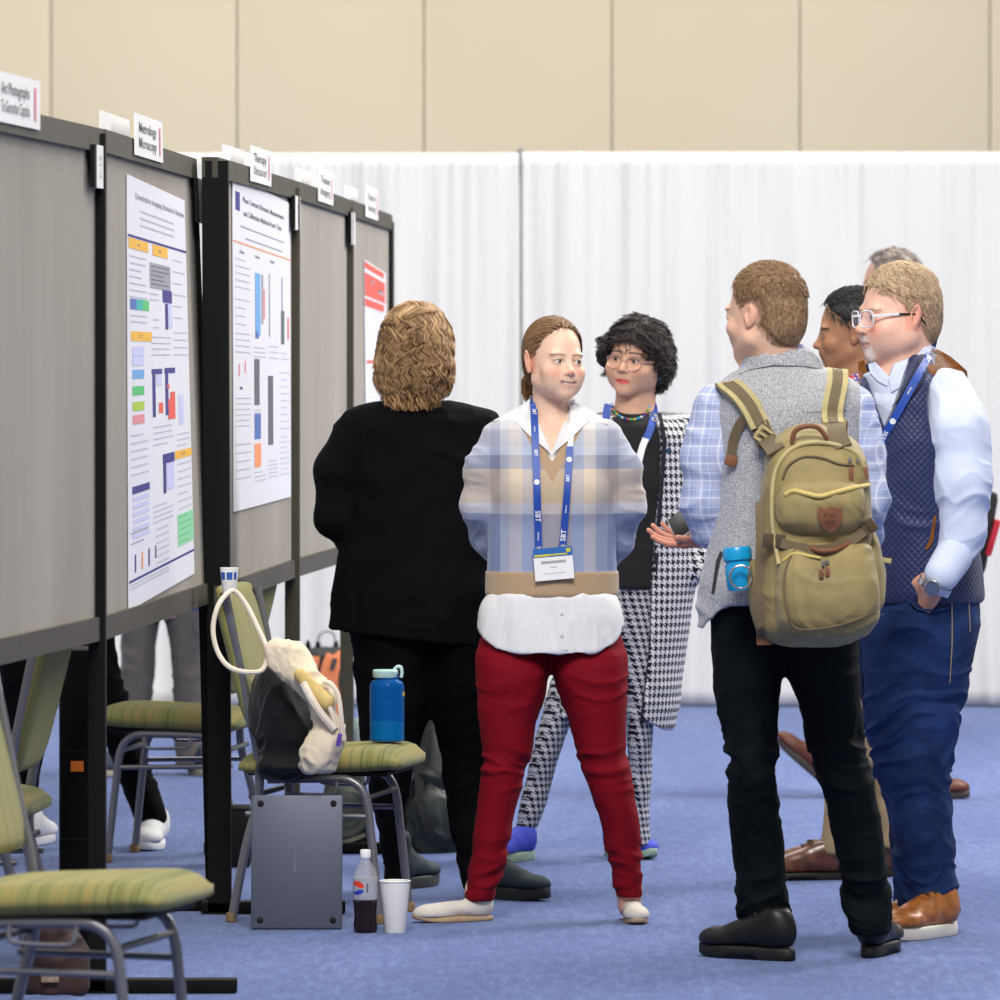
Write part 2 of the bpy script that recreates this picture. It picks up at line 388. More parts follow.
def head_prims(nose=1.0, jaw=1.0, smile=0.0, fat=0.0, female=True, open_=0.0, ear=1.0, earout=0.0, neck=.052, neckv=(0, .035, -.2), chin=1.0, browr=1.0, eyeopen=1.0, nosel=1.0):
    f = fat
    P = [ell((0, .014, .038), (.0755, .097, .085), k=.02),
         ell((0, -.018, -.022), (.0655+f*.5, .0745, .084), k=.03),
         cone((-.047*jaw-f*.7, -.005, -.058), (-.010, -.067, -.096*chin), .019+f*.6, .0145+f*.3, k=.03),
         cone((.047*jaw+f*.7, -.005, -.058), (.010, -.067, -.096*chin), .019+f*.6, .0145+f*.3, k=.03),
         ell((0, -.06, -.055), (.035, .032, .04), k=.025),
         ell((0, -.0755, -.0985*chin), (.0165, .0135, .0125), k=.016),
         ell((-.027, -.0755, .0165), (.025, .0105, .0085*browr), rotm(0, 8, 12), k=.018),
         ell((.027, -.0755, .0165), (.025, .0105, .0085*browr), rotm(0, -8, -12), k=.018),
         ell((-.0315, -.0975, -.0005), (.0185, .0165, .0115), k=.014, sub=True), ell((.0315, -.0975, -.0005), (.0185, .0165, .0115), k=.014, sub=True),
         ell((-.042-f*.3, -.062, -.03), (.021+f*.6, .02+f*.3, .019), k=.022), ell((.042+f*.3, -.062, -.03), (.021+f*.6, .02+f*.3, .019), k=.022),
         cone((0, -.083, .006), (0, -.103*nosel, -.027), .0068, .0088*nose, k=.012),
         ell((0, -.1065*nosel, -.0315), (.0098*nose, .0098, .0088), k=.008),
         ell((-.0118*nose, -.0955, -.034), (.0074, .0098, .0064), k=.006), ell((.0118*nose, -.0955, -.034), (.0074, .0098, .0064), k=.006),
         ell((-.0058, -.1015, -.0408), (.0032, .0048, .0024), k=.002, sub=True), ell((.0058, -.1015, -.0408), (.0032, .0048, .0024), k=.002, sub=True),
         ell((0, -.083, -.052), (.028, .013, .017), k=.014)]
    for sx in (-1, 1):     # eye lids: a shell round the eyeball with an almond slit
        P += [ell((sx*.0312, -.0775, -.0005), (.0172, .0142, .0135), k=.006),
              ell((sx*.0312, -.0945, -.0012), (.0152, .0105, .0053*eyeopen), rotm(0, sx*5, sx*14), k=.0015, sub=True)]
    mz = -.0672; cs = smile
    if fat > .004: P += [ell((sx*.050, -.030, -.040), (.022, .040, .040), k=.03) for sx in (-1, 1)]
    if smile > 0:
        P += [ell((-.038, -.066, -.040), (.019, .016, .014), k=.024), ell((.038, -.066, -.040), (.019, .016, .014), k=.024), ell((-.034, -.058, -.066), (.020, .020, .020), k=.030), ell((.034, -.058, -.066), (.020, .020, .020), k=.030)]
    w = .0245+.0085*smile
    # lips follow a parabola; corners rise with the smile
    def lip(z0, r, th, y0, ww, k):
        pts = [((t*ww), y0+.016*t*t, z0+cs*.013*t*t-.0*abs(t)) for t in np.linspace(-1, 1, 7)]
        rs = [r*(1-.62*t*t) for t in np.linspace(-1, 1, 7)]
        return [cone(pts[i], pts[i+1], rs[i], rs[i+1], k=.004 if i else k) for i in range(6)]
    g = .0022+.0032*open_
    P += lip(mz+g+.0012, .0050, 0, -.0925, w*.96, .007)+lip(mz-g-.0025, .0060, 0, -.0905, w*.85, .007)
    ts = np.linspace(-1, 1, 7); rr = .0012+.0048*open_
    pts = [(t*w*.92, -.1005+.019*t*t, mz+cs*.013*t*t) for t in ts]
    P += [cone(pts[i], pts[i+1], rr*(1-.6*ts[i]**2), rr*(1-.6*ts[i+1]**2), k=.0015, sub=True) for i in range(6)]
    if open_ > 0: P += [cone((t0*w*.8, -.095+.012*t0*t0, mz+cs*.013*t0*t0), (t1*w*.8, -.095+.012*t1*t1, mz+cs*.013*t1*t1), rr*1.1*(1-.6*t0*t0), rr*1.1*(1-.6*t1*t1), k=.001, sub=True) for t0, t1 in zip(ts[:-1], ts[1:])]
    for sx in (-1, 1):
        e = sx*(.0745+f*.2+earout)
        P += [ell((e, .014, -.002), (.0085, .0175*ear, .0305*ear), rotm(-12, sx*8, sx*22), k=.006),
              ell((e+sx*.0085, .0085, .002), (.0078, .0098*ear, .0190*ear), rotm(-12, sx*8, sx*22), k=.003, sub=True),
              cone((e+sx*.003, .016, .012*ear), (e+sx*.003, .012, -.010*ear), .0032, .0030, k=.003), ell((e+sx*.002, -.001, -.004), (.005, .0035, .006), k=.003),
              ell((e-sx*.0005, .004, -.026*ear), (.006, .008, .009), k=.005)]
    return P
def neck_prims(o, R, s, base, r0=.052, r1=.058, k=.014):
    a = np.array(o)+np.array(R)@np.array([0, .022, -.05])*s
    return [cone(a, base, r0, r1, k=k)]
def head_cols(L, skin, lip=(.42, .13, .11), blush=.5, brow=(.12, .06, .03), browt=1.0, smile=0.0, beard=None, scalp=None, scalpf=None, browlift=0.0, stub=.7):
    x, y, z = L[:, 0], L[:, 1], L[:, 2]; ax = np.abs(x); C = np.tile(np.array(skin, np.float32), (len(L), 1))
    def mx(m, c):
        nonlocal C
        m = np.clip(m, 0, 1)[:, None]; C = C*(1-m)+np.array(c)*m
    sk = np.array(skin); red = np.array([sk[0]*1.0, sk[1]*.62, sk[2]*.55])
    front = y < -.02
    mx(blush*.62*np.exp(-(((ax-.043)/.02)**2+((z+.031)/.017)**2))*front, red)
    mx(blush*.7*np.exp(-((x/.011)**2+((z+.030)/.010)**2))*(y < -.085), red)
    mx(blush*.45*(ax > .066)*(np.abs(y-.012) < .03)*(np.abs(z) < .04), red)
    mx(blush*.30*np.exp(-((x/.014)**2+((z+.098)/.010)**2))*front, red)
    ms = .013*smile*(x/.032)**2
    lipm = (((x/(.0245+.007*smile))**2+((z+.0675-ms)/(.0082+.0004*smile))**2) < 1)*(y < -.070)
    mx(lipm*.7, lip)
    bz = .0172+browlift+.0028*np.sin(np.clip((ax-.008)/.050, 0, 1)*math.pi)-.10*np.maximum(ax-.043, 0)
    bm = np.exp(-((z-bz)/(.0026*browt))**4)*(ax > .010)*(ax < .053)*front
    mx(bm*.9, brow)
    mx(.4*np.exp(-(((ax-.0312)/.0165)**2+((z-.0075)/.0042)**2))*front, sk*.55)      # darker skin tone along the upper lid crease
    lash = np.exp(-((z-.0050+((ax-.031)/.0165)**2*.004)/.0018)**2)*(np.abs(ax-.0312) < .0165)*front
    mx(lash*.9, (.03, .015, .01))
    if beard is not None:
        b = (z < -.045)*((np.sqrt((x/.030)**2+((z+.080)/.036)**2) < 1))*(y < -.045)*(~lipm.astype(bool))
        mx(b*beard[1]*(.7+.3*vnoise(L*400)), beard[0])
    if scalp is not None: mx(scalpf(L)*stub, scalp)
    return C
def eyeballs(fig, o, R, s, gaze=(0, 0), iris=(.10, .06, .03), rad=.0122):
    gx, gy = math.radians(gaze[0]), math.radians(gaze[1])
    g = np.array([math.sin(gx)*math.cos(gy), -math.cos(gx)*math.cos(gy), math.sin(gy)])
    for sx in (-1, 1):
        c = np.array(o)+np.array(R)@np.array([sx*.0312, -.0785, -.0008])*s
        V = []; n, m = 36, 24
        for i in range(m+1):
            th = math.pi*i/m
            for j in range(n):
                ph = 2*math.pi*j/n; V.append((math.sin(th)*math.cos(ph), math.sin(th)*math.sin(ph), math.cos(th)))
        V = np.array(V); zz = V[:, 2]
        a = g; u = np.cross(a, [0, 0, 1]); u /= np.linalg.norm(u); v = np.cross(a, u)
        W = V[:, :1]*u+V[:, 1:2]*v+V[:, 2:3]*a; W = (W @ np.array(R).T)*rad*s+c
        F = np.array([(i*n+j, (i+1)*n+j, (i+1)*n+(j+1) % n, i*n+(j+1) % n) for i in range(m) for j in range(n)])
        cl = np.tile(np.array([.62, .57, .54]), (len(V), 1)); cl[zz > .845] = iris; cl[zz > .965] = (.005, .005, .005)
        fig.obj('eye', W, F, EYEM, cl)
def place_head(fig, px, py, dy, yaw, pitch, roll, s):
    o = fig.p(px, py, dy); R = np.array(Euler((math.radians(pitch), math.radians(roll), math.radians(yaw)), 'XYZ').to_matrix()); return o, R, s
def tolocal(V, o, R, s): return ((V-o) @ R)/s
def hand_prims(wrist, R, s=1.0, curl=(30, 30, 30, 30), spread=5, thumb=(35, 25), side=1, w=1.0):
    """palm along local -Z from the wrist, palm facing local -Y, thumb on +X*side"""
    P = [ell((0, 0, -.045), (.040*w, .0145, .050), k=.010), ell((side*.022, -.006, -.03), (.018, .014, .03), k=.012), cone((0, 0, .03), (0, 0, -.01), .026, .026, k=.02, flat=((0, 1, 0), .72))]
    lens = [(.045, .026, .021), (.050, .030, .022), (.046, .028, .022), (.036, .021, .019)]
    for i in range(4):
        x = side*(.029-.0195*i)*w; base = np.array([x, 0, -.083+(.004*abs(i-1))]); a = math.radians(8); d0 = side*math.radians((1.5-i)*spread)
        p = base; c = math.radians(curl[i]); r = .0088 if i < 3 else .0078
        for j, L in enumerate(lens[i]):
            a2 = a+c*(j*.9+.35); d = np.array([math.sin(d0)*math.cos(a2), -math.sin(a2), -math.cos(a2)*math.cos(d0)])
            q = p+d*L; P.append(cone(p, q, r, r*.9, k=.004 if j else .010)); p = q; r *= .9
    t0 = np.array([side*.028*w, -.004, -.022]); a, b = math.radians(thumb[0]), math.radians(thumb[1])
    d = np.array([side*math.sin(a), -math.sin(b), -math.cos(a)]); d /= np.linalg.norm(d)
    t1 = t0+d*.038; d2 = np.array([side*math.sin(a*.5), -math.sin(b*1.3), -math.cos(a*.5)]); d2 /= np.linalg.norm(d2); t2 = t1+d2*.030; t3 = t2+d2*.024
    P += [cone(t0, t1, .0135, .0115, k=.012), cone(t1, t2, .0112, .0098, k=.005), cone(t2, t3, .0098, .0082, k=.004)]
    return xf(P, wrist, R, s)
def sock(name, V, Q, mat, fig, **k): return fig.obj(name, V, Q, mat, **k)
def shoe(fig, heel, ang, L=.28, W=.098, H=.10, upper=None, solem=None, sole_h=.025, toe=0.0, roll=0.0, lace=None, style='low', name='shoe', label=None, pitch=0.0, welt=None, heelblock=False):
    """heel point on the floor (local to the figure), ang = direction of the toe (degrees, 0 = +X, -90 = to camera)"""
    a = math.radians(ang); R = np.array(Euler((0, math.radians(pitch), a)).to_matrix()); s = L/.28; h = np.array(heel, float)
    ws = W/.098; hs = H/.10
    P = [ell((.045, 0, .042), (.046, .034*ws, .050), k=.02), ell((.125, 0, .030), (.075, .037*ws, .036*min(1, hs)), k=.03),
         ell((.208, .002, .018), (.068, .046*ws, .032), k=.02)]
    if style == 'low': P += [cone((.05, 0, .05), (.048, 0, .062*hs), .034, .032, k=.02), ell((.05, 0, .098*hs), (.036, .024, .028), k=.01, sub=True)]
    if style == 'ankle': P += [cone((.055, 0, .05), (.05, 0, .10*hs), .036, .038, k=.025), cone((.09, 0, .07), (.17, 0, .035), .03, .022, k=.03), ell((.05, 0, .145*hs), (.03, .026, .03), k=.01, sub=True)]
    if style == 'lace': P += [cone((.055, 0, .05), (.052, 0, .072*hs), .036, .036, k=.02), cone((.09, 0, .062), (.165, 0, .036), .028, .022, k=.025), ell((.05, 0, .118*hs), (.033, .026, .032), k=.01, sub=True)]
    P += [box((.14, 0, -.05), (.3, .2, .058), r=0, k=.003, sub=True)]
    V, Q = sdfmesh(xf(P, h+np.array([0, 0, sole_h-.006]), R, s), .0045, 2)
    up = fig.obj(name, V, Q, upper, label=label)
    # sole: outline of a foot, extruded
    out = []
    for i in range(40):
        t = 2*math.pi*i/40; x = .138+.138*math.cos(t); f = (x/.28); hw = .029+.015*min(1, max(0, (f-.25)/.4))-.0*f
        y = math.copysign(abs(math.sin(t))**.7, math.sin(t))*hw*ws; out.append((x, y+.003*math.sin(f*3)))
    Vs = []; lv = [(0, .96), (.004, 1.0), (sole_h*.8, 1.0), (sole_h, .95)]
    for z, g in lv:
        for (x, y) in out:
            tz = toe*max(0, (x-.19)/.09)**2
            if heelblock and .085 < x < .165 and z < sole_h*.5: tz += sole_h*.35
            Vs.append(((x-.14)*g+.14, y*g, z+tz))
    Vs = (np.array(Vs)*s*np.array([1, 1, 1/s])) @ R.T + h; n = 40; m = len(lv)
    F = [(i*n+k, i*n+(k+1) % n, (i+1)*n+(k+1) % n, (i+1)*n+k) for i in range(m-1) for k in range(n)]+[tuple(range(n))[::-1], tuple((m-1)*n+k for k in range(n))]
    so = mesh_obj('sole', Vs, F, solem, up)
    if lace is not None:
        mb = MB()
        for i in range(4):
            x = .098+i*.019; z = (.103-.0135*i)*(.9 if style == 'lace' else 1.0)*(1 if style != 'ankle' else 1.0)+sole_h-.01
            z = {'lace': .088-.0115*i, 'ankle': .100-.0125*i, 'low': .07-.01*i}[style]+sole_h-.004
            pts = [(x, -.022, z-.012), (x+.003, -.010, z), (x+.006, .010, z), (x+.003, .022, z-.012)]
            mb.tube([R@(np.array(p)*s)+h for p in pts], .0028, 6)
            pts = [(x+.014, -.020, z-.018), (x+.006, -.008, z-.003), (x-.002, .008, z+.001), (x-.004, .022, z-.010)]
            mb.tube([R@(np.array(p)*s)+h for p in pts], .0026, 6)
        mb.build('laces', lace, up)
    return up
def garment(fig, name, prims, mat, h=.006, fold=None, pcf=None, hem=None, smooth=1, label=None, colf=None, parent=None):
    V, Q = sdfmesh(prims, h, smooth)
    V0 = V.copy()
    if fold is not None: V = push(V, Q, fold(V))
    return fig.obj(name, V, Q, mat, cols=colf(V0) if colf else None, pc=pcf(V0) if pcf else None, label=label, parent=parent)
def cylpc(cx, cy, r=.18):     # wrap coordinates round a vertical axis, seam at the back (+Y)
    def f(V):
        a = np.arctan2(V[:, 0]-cx, -(V[:, 1]-cy)); return np.stack([a*r, V[:, 1], V[:, 2]], 1)
    return f
def strands(paths, radii, n=5):
    """many tapered tubes at once: paths (K,M,3), radii (K,M) -> vertices, quads"""
    paths = np.asarray(paths, float); K, M, _ = paths.shape; T = np.gradient(paths, axis=1); T /= np.linalg.norm(T, axis=2, keepdims=True)+1e-9
    ref = np.tile(np.array([.31, .27, .91]), (K, M, 1)); A = np.cross(T, ref); A /= np.linalg.norm(A, axis=2, keepdims=True)+1e-9; B = np.cross(T, A)
    ang = np.arange(n)*2*math.pi/n; rr = np.asarray(radii)[..., None, None]
    V = paths[:, :, None, :]+rr*(A[:, :, None, :]*np.cos(ang)[None, None, :, None]+B[:, :, None, :]*np.sin(ang)[None, None, :, None])
    idx = np.arange(K*M*n).reshape(K, M, n); a = idx[:, :-1, :]; b = np.roll(idx, -1, 2)[:, :-1, :]; c = np.roll(idx, -1, 2)[:, 1:, :]; d = idx[:, 1:, :]
    return V.reshape(-1, 3), np.stack([a, b, c, d], -1).reshape(-1, 4)
HAIRM = vcol('hair', .55, .35, 0, .35, 260, var=.22, vscale=160)
def short_hair(fig, o, R, s, keep, col, col2, thick=.009, amp=.003, grow=None, seed=0, rough=1.0, h=.0028, mat=None, st=(160, 160, 60), blob=.6):
    """cap of short hair: skull swollen by thick, kept where keep(local)>0, clumped by noise"""
    P = [ell((0, .014, .040), (.0755+thick, .097+thick, .085+thick*1.2), k=.01), ell((0, .03, -.02), (.0665+thick*.6, .080+thick*.5, .075), k=.03)]
    def cut(p): return keep(p)*-.02
    lo = np.array([-.12, -.14, -.16]); hi = np.array([.12, .16, .18])
    V, Q = sdfmesh([P[0], P[1], (lambda p: -keep(p).astype(np.float32), lo, hi, .010, True)] if False else P, h, 0)
    m = keep(V); t = np.clip(m*60, -1, 1)          # pull the shell under the skin outside the hairline
    N = vnormals(V, Q); V = V-N*((1-np.clip(m/.026+.12, 0, 1))*(thick+.007))[:, None]
    k = np.clip(m/.01, 0, 1)
    if grow is not None: k = k*1.0; V = V+N*(grow(V)*k)[:, None]
    q = V*np.array(st); nz = vnoise(q, seed)+blob*vnoise(q*2.1, seed+1)
    V = V+N*(amp*nz*k)[:, None]
    t = np.clip(.5+.8*vnoise(V*np.array(st)*1.5, seed+3)+.25*vnoise(V*30, seed+4), 0, 1)[:, None]
    C = np.array(col)*(1-t)+np.array(col2)*t
    keepf = (m[Q] > -.018).any(1); Q = Q[keepf]
    used = np.unique(Q); mp = np.full(len(V), -1); mp[used] = np.arange(len(used)); V = V[used]; C = C[used]; Q = mp[Q]
    W = (V*s) @ R.T + o
    return fig.obj('hair', W, Q, mat or HAIRM, C)
def lanyard(fig, pts, width, mat, name='lanyard', parent=None, up=(0, -1, 0), thick=.0012, label=None):
    """flat ribbon through local points, facing the given way"""
    P = smooth_path(pts, 6); V = []; F = []; upv = [Vector(up)]*len(P); dist = 0; pc = []
    for i, p in enumerate(P):
        t = (P[min(i+1, len(P)-1)]-P[max(i-1, 0)]).normalized(); nrm = (upv[i]-t*upv[i].dot(t)).normalized(); sd = t.cross(nrm)
        if i: dist += (P[i]-P[i-1]).length
        for (a, b) in ((-1, 1), (1, 1), (1, -1), (-1, -1)): V.append(p+sd*a*width/2+nrm*b*thick); pc.append((a*width/2, dist, 0))
    for i in range(len(P)-1):
        for k in range(4): F.append((i*4+k, i*4+(k+1) % 4, i*4+4+(k+1) % 4, i*4+4+k))
    F += [(3, 2, 1, 0), (len(V)-4, len(V)-3, len(V)-2, len(V)-1)]
    o = mesh_obj(name, V, F, mat, parent or fig.root, False, pc=pc)
    if label: o['label'] = label
    return o
from mathutils.geometry import delaunay_2d_cdt
def front_y(prims, x, z, y0=-.5, y1=.35, n=60):
    ys = np.linspace(y0, y1, n); P = np.stack([np.repeat(x, n), np.tile(ys, len(x)), np.repeat(z, n)], 1).astype(np.float32)
    d = fieldeval(prims, P, .2).reshape(len(x), n); hit = (d < 0); i = hit.argmax(1); ok = hit.any(1)&(i > 0); i = np.clip(i, 1, n-1)
    a = d[np.arange(len(x)), i-1]; b = d[np.arange(len(x)), i]; t = a/(a-b+1e-9); y = ys[i-1]+(ys[i]-ys[i-1])*np.clip(t, 0, 1)
    if ok.any() and not ok.all():           # outside the body: borrow the nearest hit
        g = np.nonzero(ok)[0]
        for j in np.nonzero(~ok)[0]:
            q = g[np.argmin((x[g]-x[j])**2+(z[g]-z[j])**2)]; y[j] = y[q]+.25*math.hypot(x[q]-x[j], z[q]-z[j])
    return y
def drape(fig, name, prims, outline, mat, off=.004, th=.003, step=.008, px=True, parent=None, pcf=None, label=None, sm=True, extra=None, smooth_outline=0, soft=0.0):
    """a cut piece of cloth laid on a surface: outline in the front view, thickness th"""
    P = [fig.p(a, b)[[0, 2]] for a, b in outline] if px else [np.array(q) for q in outline]
    if smooth_outline: P = [np.array([v.x, v.y]) for v in smooth_path([(q[0], q[1], 0) for q in P], smooth_outline, True)]
    dense = []
    for i in range(len(P)):
        a, b = P[i], P[(i+1) % len(P)]; k = max(1, int(np.linalg.norm(b-a)/step))
        dense += [a+(b-a)*j/k for j in range(k)]
    A = np.array(dense); n = len(A); lo, hi = A.min(0), A.max(0)
    gx, gy = np.meshgrid(np.arange(lo[0], hi[0], step), np.arange(lo[1], hi[1], step)); G = np.stack([gx.ravel(), gy.ravel()], 1)
    x, y = G[:, 0], G[:, 1]; ins = np.zeros(len(G), bool); dm = np.full(len(G), 9.0)
    for i in range(n):
        a, b = A[i], A[(i+1) % n]; c = ((a[1] > y) != (b[1] > y)); xi = (b[0]-a[0])*(y-a[1])/(b[1]-a[1]+1e-12)+a[0]; ins ^= c & (x < xi); dm = np.minimum(dm, np.hypot(x-a[0], y-a[1]))
    G = G[ins & (dm > step*.5)]
    pts = [Vector(q) for q in np.concatenate([A, G])]
    v, e, f, *_ = delaunay_2d_cdt(pts, [(i, (i+1) % n) for i in range(n)], [], 1, 1e-6)
    v = np.array([tuple(q) for q in v]); yy = front_y(prims, v[:, 0], v[:, 1])
    if soft:
        for _ in range(int(soft)):
            s_ = np.zeros(len(v)); c_ = np.zeros(len(v))
            for t in f:
                for a in t:
                    for b in t: s_[a] += yy[b]; c_[a] += 1
            yy = s_/np.maximum(c_, 1)
    if extra is not None: yy = yy+extra(v[:, 0], v[:, 1])
    top = np.stack([v[:, 0], yy-off-th, v[:, 1]], 1); bot = np.stack([v[:, 0], yy-off, v[:, 1]], 1); m = len(v)
    F = []
    cnt = {}
    for t in f:
        t = list(t); a, b, c = (v[i] for i in t[:3])
        if (b[0]-a[0])*(c[1]-a[1])-(b[1]-a[1])*(c[0]-a[0]) < 0: t = t[::-1]
        F.append(tuple(t)); F.append(tuple(i+m for i in t[::-1]))
        for i in range(len(t)):
            k = (t[i], t[(i+1) % len(t)]); cnt[k] = 1
    for (a, b) in list(cnt):
        if (b, a) not in cnt: F.append((b, a, a+m, b+m))
    V = np.concatenate([top, bot]); o = mesh_obj(name, V, F, mat, parent or fig.root, sm, pc=pcf(V) if pcf else None)
    try: o.data.set_sharp_from_angle(angle=math.radians(50))
    except Exception: pass
    if label: o['label'] = label
    return o
def ribbon(fig, name, prims, pts, width, mat, off=.005, pre=(), parent=None, dys=None, label=None, up=(0, -1, 0), thick=.0012, free=()):
    """strap laid on the front surface through pixel points; free: indices keep their given depth"""
    Q = smooth_path([tuple(fig.p(a[0], a[1])) for a in pts], 8); V = np.array([tuple(q) for q in Q])
    y = front_y(prims, V[:, 0], V[:, 2]); 
    for _ in range(6): y[1:-1] = np.minimum(y[1:-1], (y[:-2]+y[2:])/2+.0)
    W = [(V[i, 0], y[i]-off, V[i, 2]) for i in range(0, len(V), 2)]
    W = [tuple(fig.p(*q)) for q in pre]+W
    return lanyard(fig, W, width, mat, name, parent, up, thick, label), W
_TX = {}
def text_vf(s, size=1.0, bold=0.0):
    cu = bpy.data.curves.new('t', 'FONT'); cu.body = s; cu.size = size; cu.align_x = 'CENTER'; cu.align_y = 'CENTER'; cu.offset = bold*size; cu.resolution_u = 2
    o = bpy.data.objects.new('t', cu); COL.objects.link(o); bpy.context.view_layer.update()
    me = bpy.data.meshes.new_from_object(o.evaluated_get(bpy.context.evaluated_depsgraph_get()))
    V = [tuple(v.co) for v in me.vertices]; F = [tuple(p.vertices) for p in me.polygons]
    bpy.data.objects.remove(o); bpy.data.curves.remove(cu); bpy.data.meshes.remove(me); return V, F
def lettering(mb, s, size, o, ux, uy, bold=0.01, lift=.0008):
    V, F = text_vf(s, size, bold); o, ux, uy = Vector(o), Vector(ux).normalized(), Vector(uy).normalized(); n = ux.cross(uy)
    mb.add([o+ux*v[0]+uy*v[1]+n*lift for v in V], F)
def hairline(tab, xw=0.0):
    T = np.array(tab)
    return lambda p: p[:, 1]-np.interp(p[:, 2], T[:, 0], T[:, 1])-xw*np.abs(p[:, 0])
def wedge(xc, zv, slope, y1, k=.004, z1=9.):
    """V-shaped neck opening, cut from the front"""
    a = math.atan(slope); c, s = math.cos(a), math.sin(a)
    f = lambda p: np.maximum(np.abs(p[:, 0]-xc)*c-(p[:, 2]-zv)*s, p[:, 1]-y1)
    return (f, np.array([xc-.2, -.5, zv-.01]), np.array([xc+.2, y1+.01, zv+.25]), k, True)
def ankles(A, top, r0=.036, r1=.042): return [cone(A, top, r0, r1, k=.01)]
STR = {}
def lany_mat(name, white_from=None):
    s = NT(name); q = s.pc(); f = s.noise(s.pcv, 300, 2)
    return s.done(s.mix(f, srgb(22, 60, 150), srgb(38, 84, 176)), .5)
BLUE_STRAP = lany_mat('blue_woven_strap'); WHITE_INK = plain('white_print', (.85, .87, .9), .5, var=.03)
def strap_print(fig, W, parent, items, faceu=(0, -1, 0)):
    """white woven lettering running along a strap; items: (t 0..1, text, size, flip)"""
    mb = MB(); P = [Vector(w) for w in W]
    for (t, s, size, flip) in items:
        i = min(len(P)-2, int(t*(len(P)-1))); d = (P[i+1]-P[i]).normalized(); n = Vector(faceu); n = (n-d*n.dot(d)).normalized()
        ux = d*(-1 if flip else 1); uy = n.cross(ux); o = P[i].lerp(P[i+1], t*(len(P)-1)-i)+n*.0022
        if s == 'o':
            V = [o+(ux*math.cos(a)+uy*math.sin(a))*size for a in np.linspace(0, 2*math.pi, 17)[:-1]]; mb.add(V, [tuple(range(16))])
        else: lettering(mb, s, size, o, ux, uy, .02)
    return mb.build('printed_lettering', WHITE_INK, parent, False)

def earkeep(k, r=.030, zc=0.0):
    """leave the ear free of hair"""
    def f(p):
        d = np.sqrt((p[:, 1]-.010)**2+((p[:, 2]-zc)*.9)**2)-r
        return np.where(np.abs(p[:, 0]) > .045, np.minimum(k(p), d), k(p))
    return f
def hair_strands(fig, o, R, s, keep, dirf, N=1500, length=.03, steps=6, lift=(.001, .006), rad=.0011, col=(.2, .1, .05), col2=(.4, .25, .12), thick=.009, seed=0, name='hair_strands', curl=0.0, curlf=60, parent=None, gravity=0.0, n=4, minkeep=.006, base=None, tipr=.4, jitter=.25, cl=18.0):
    rg = np.random.default_rng(seed)
    P = base or [ell((0, .014, .040), (.0755+thick, .097+thick, .085+thick*1.2), k=.01), ell((0, .03, -.02), (.0665+thick*.6, .080+thick*.5, .075), k=.03)]
    F = lambda q: fieldeval(P, q.astype(np.float32), .4)
    a = rg.standard_normal((N*9, 3)); a /= np.linalg.norm(a, axis=1)[:, None]; p = a*np.array([.085, .11, .10])+np.array([0, .014, .03])
    def grad(q):
        e = .002; return np.stack([F(q+np.eye(3)[i]*e)-F(q-np.eye(3)[i]*e) for i in range(3)], 1)/(2*e)
    for _ in range(3): g = grad(p); g /= np.linalg.norm(g, axis=1)[:, None]+1e-9; p = p-g*F(p)[:, None]
    p = p[keep(p) > minkeep][:N]; M = len(p); out = [p.copy()]; L = length*(.75+.5*rg.random(M)); jit = rg.standard_normal((M, 3))*jitter; ph = rg.random(M)*1.2+6.28*vnoise(p*cl, seed+7)
    lf = lift[0]+(lift[1]-lift[0])*rg.random(M)
    for k in range(steps):
        g = grad(p); g /= np.linalg.norm(g, axis=1)[:, None]+1e-9
        d = dirf(p)+jit+np.array([0, 0, -gravity*k]); d = d-g*(d*g).sum(1)[:, None]; d /= np.linalg.norm(d, axis=1)[:, None]+1e-9
        if curl: sd = np.cross(g, d); w = (np.cos(ph+k*curlf*length) if curlf > 0 else np.cos(-curlf*p[:, 2]+4*vnoise(p*cl, seed+5)+2.0*np.sin(p[:, 0]*38+p[:, 1]*20)))[:, None]*curl; d = d+sd*w; d /= np.linalg.norm(d, axis=1)[:, None]
        p = p+d*(L/steps)[:, None]; g = grad(p); g /= np.linalg.norm(g, axis=1)[:, None]+1e-9
        p = p-g*(F(p)-lf*((k+1)/steps))[:, None]; out.append(p.copy())
    W = np.stack(out, 1); W = (W*s)@R.T+o
    V, Q = strands(W, np.tile(np.linspace(rad*s, rad*tipr*s, steps+1), (M, 1)), n)
    t = rg.random(M); t = np.clip(t*.7+.3*(vnoise(out[0]*45, seed)*.5+.5)*1.2, 0, 1); t = np.repeat(t, (steps+1)*n)[:, None]
    return fig.obj(name, V, Q, HAIRM, np.array(col)*(1-t)+np.array(col2)*t, parent=parent)
def toward(pt): pt = np.array(pt); return lambda p: (pt-p)/(np.linalg.norm(pt-p, axis=1)[:, None]+1e-9)
def constdir(d): d = np.array(d, float); return lambda p: np.tile(d, (len(p), 1))

def limb_set(f, arms=(), legs=(), torso=None, feet=True):
    P = []
    for a in arms: P += chain([f.p(*q) for q in a], [.040, .032, .026][:len(a)], k=.02)
    for l in legs: P += chain([f.p(*q) for q in l], list(np.linspace(.054, .022, len(l))), k=.02)
    if torso: P = [loft(f.rows(torso), k=.03)]+P
    return P
def finish_body(f, headV, headQ, headC, prims, skin, h=.008, extra=(), hands=None):
    parts = [(headV, headQ)]; cols = [headC]
    V2, Q2 = sdfmesh(prims, h, 1); parts.append((V2, Q2)); cols.append(np.tile(np.array(skin), (len(V2), 1)))
    for (pr, hh, c) in list(extra)+([(hands, .004, skin)] if hands else []):
        V3, Q3 = sdfmesh(pr, hh, 1); parts.append((V3, Q3)); cols.append(np.tile(np.array(c), (len(V3), 1)) if not callable(c) else c(V3))
    V, Q = joinm(parts); return f.obj('body', V, Q, SKIN, np.concatenate(cols))
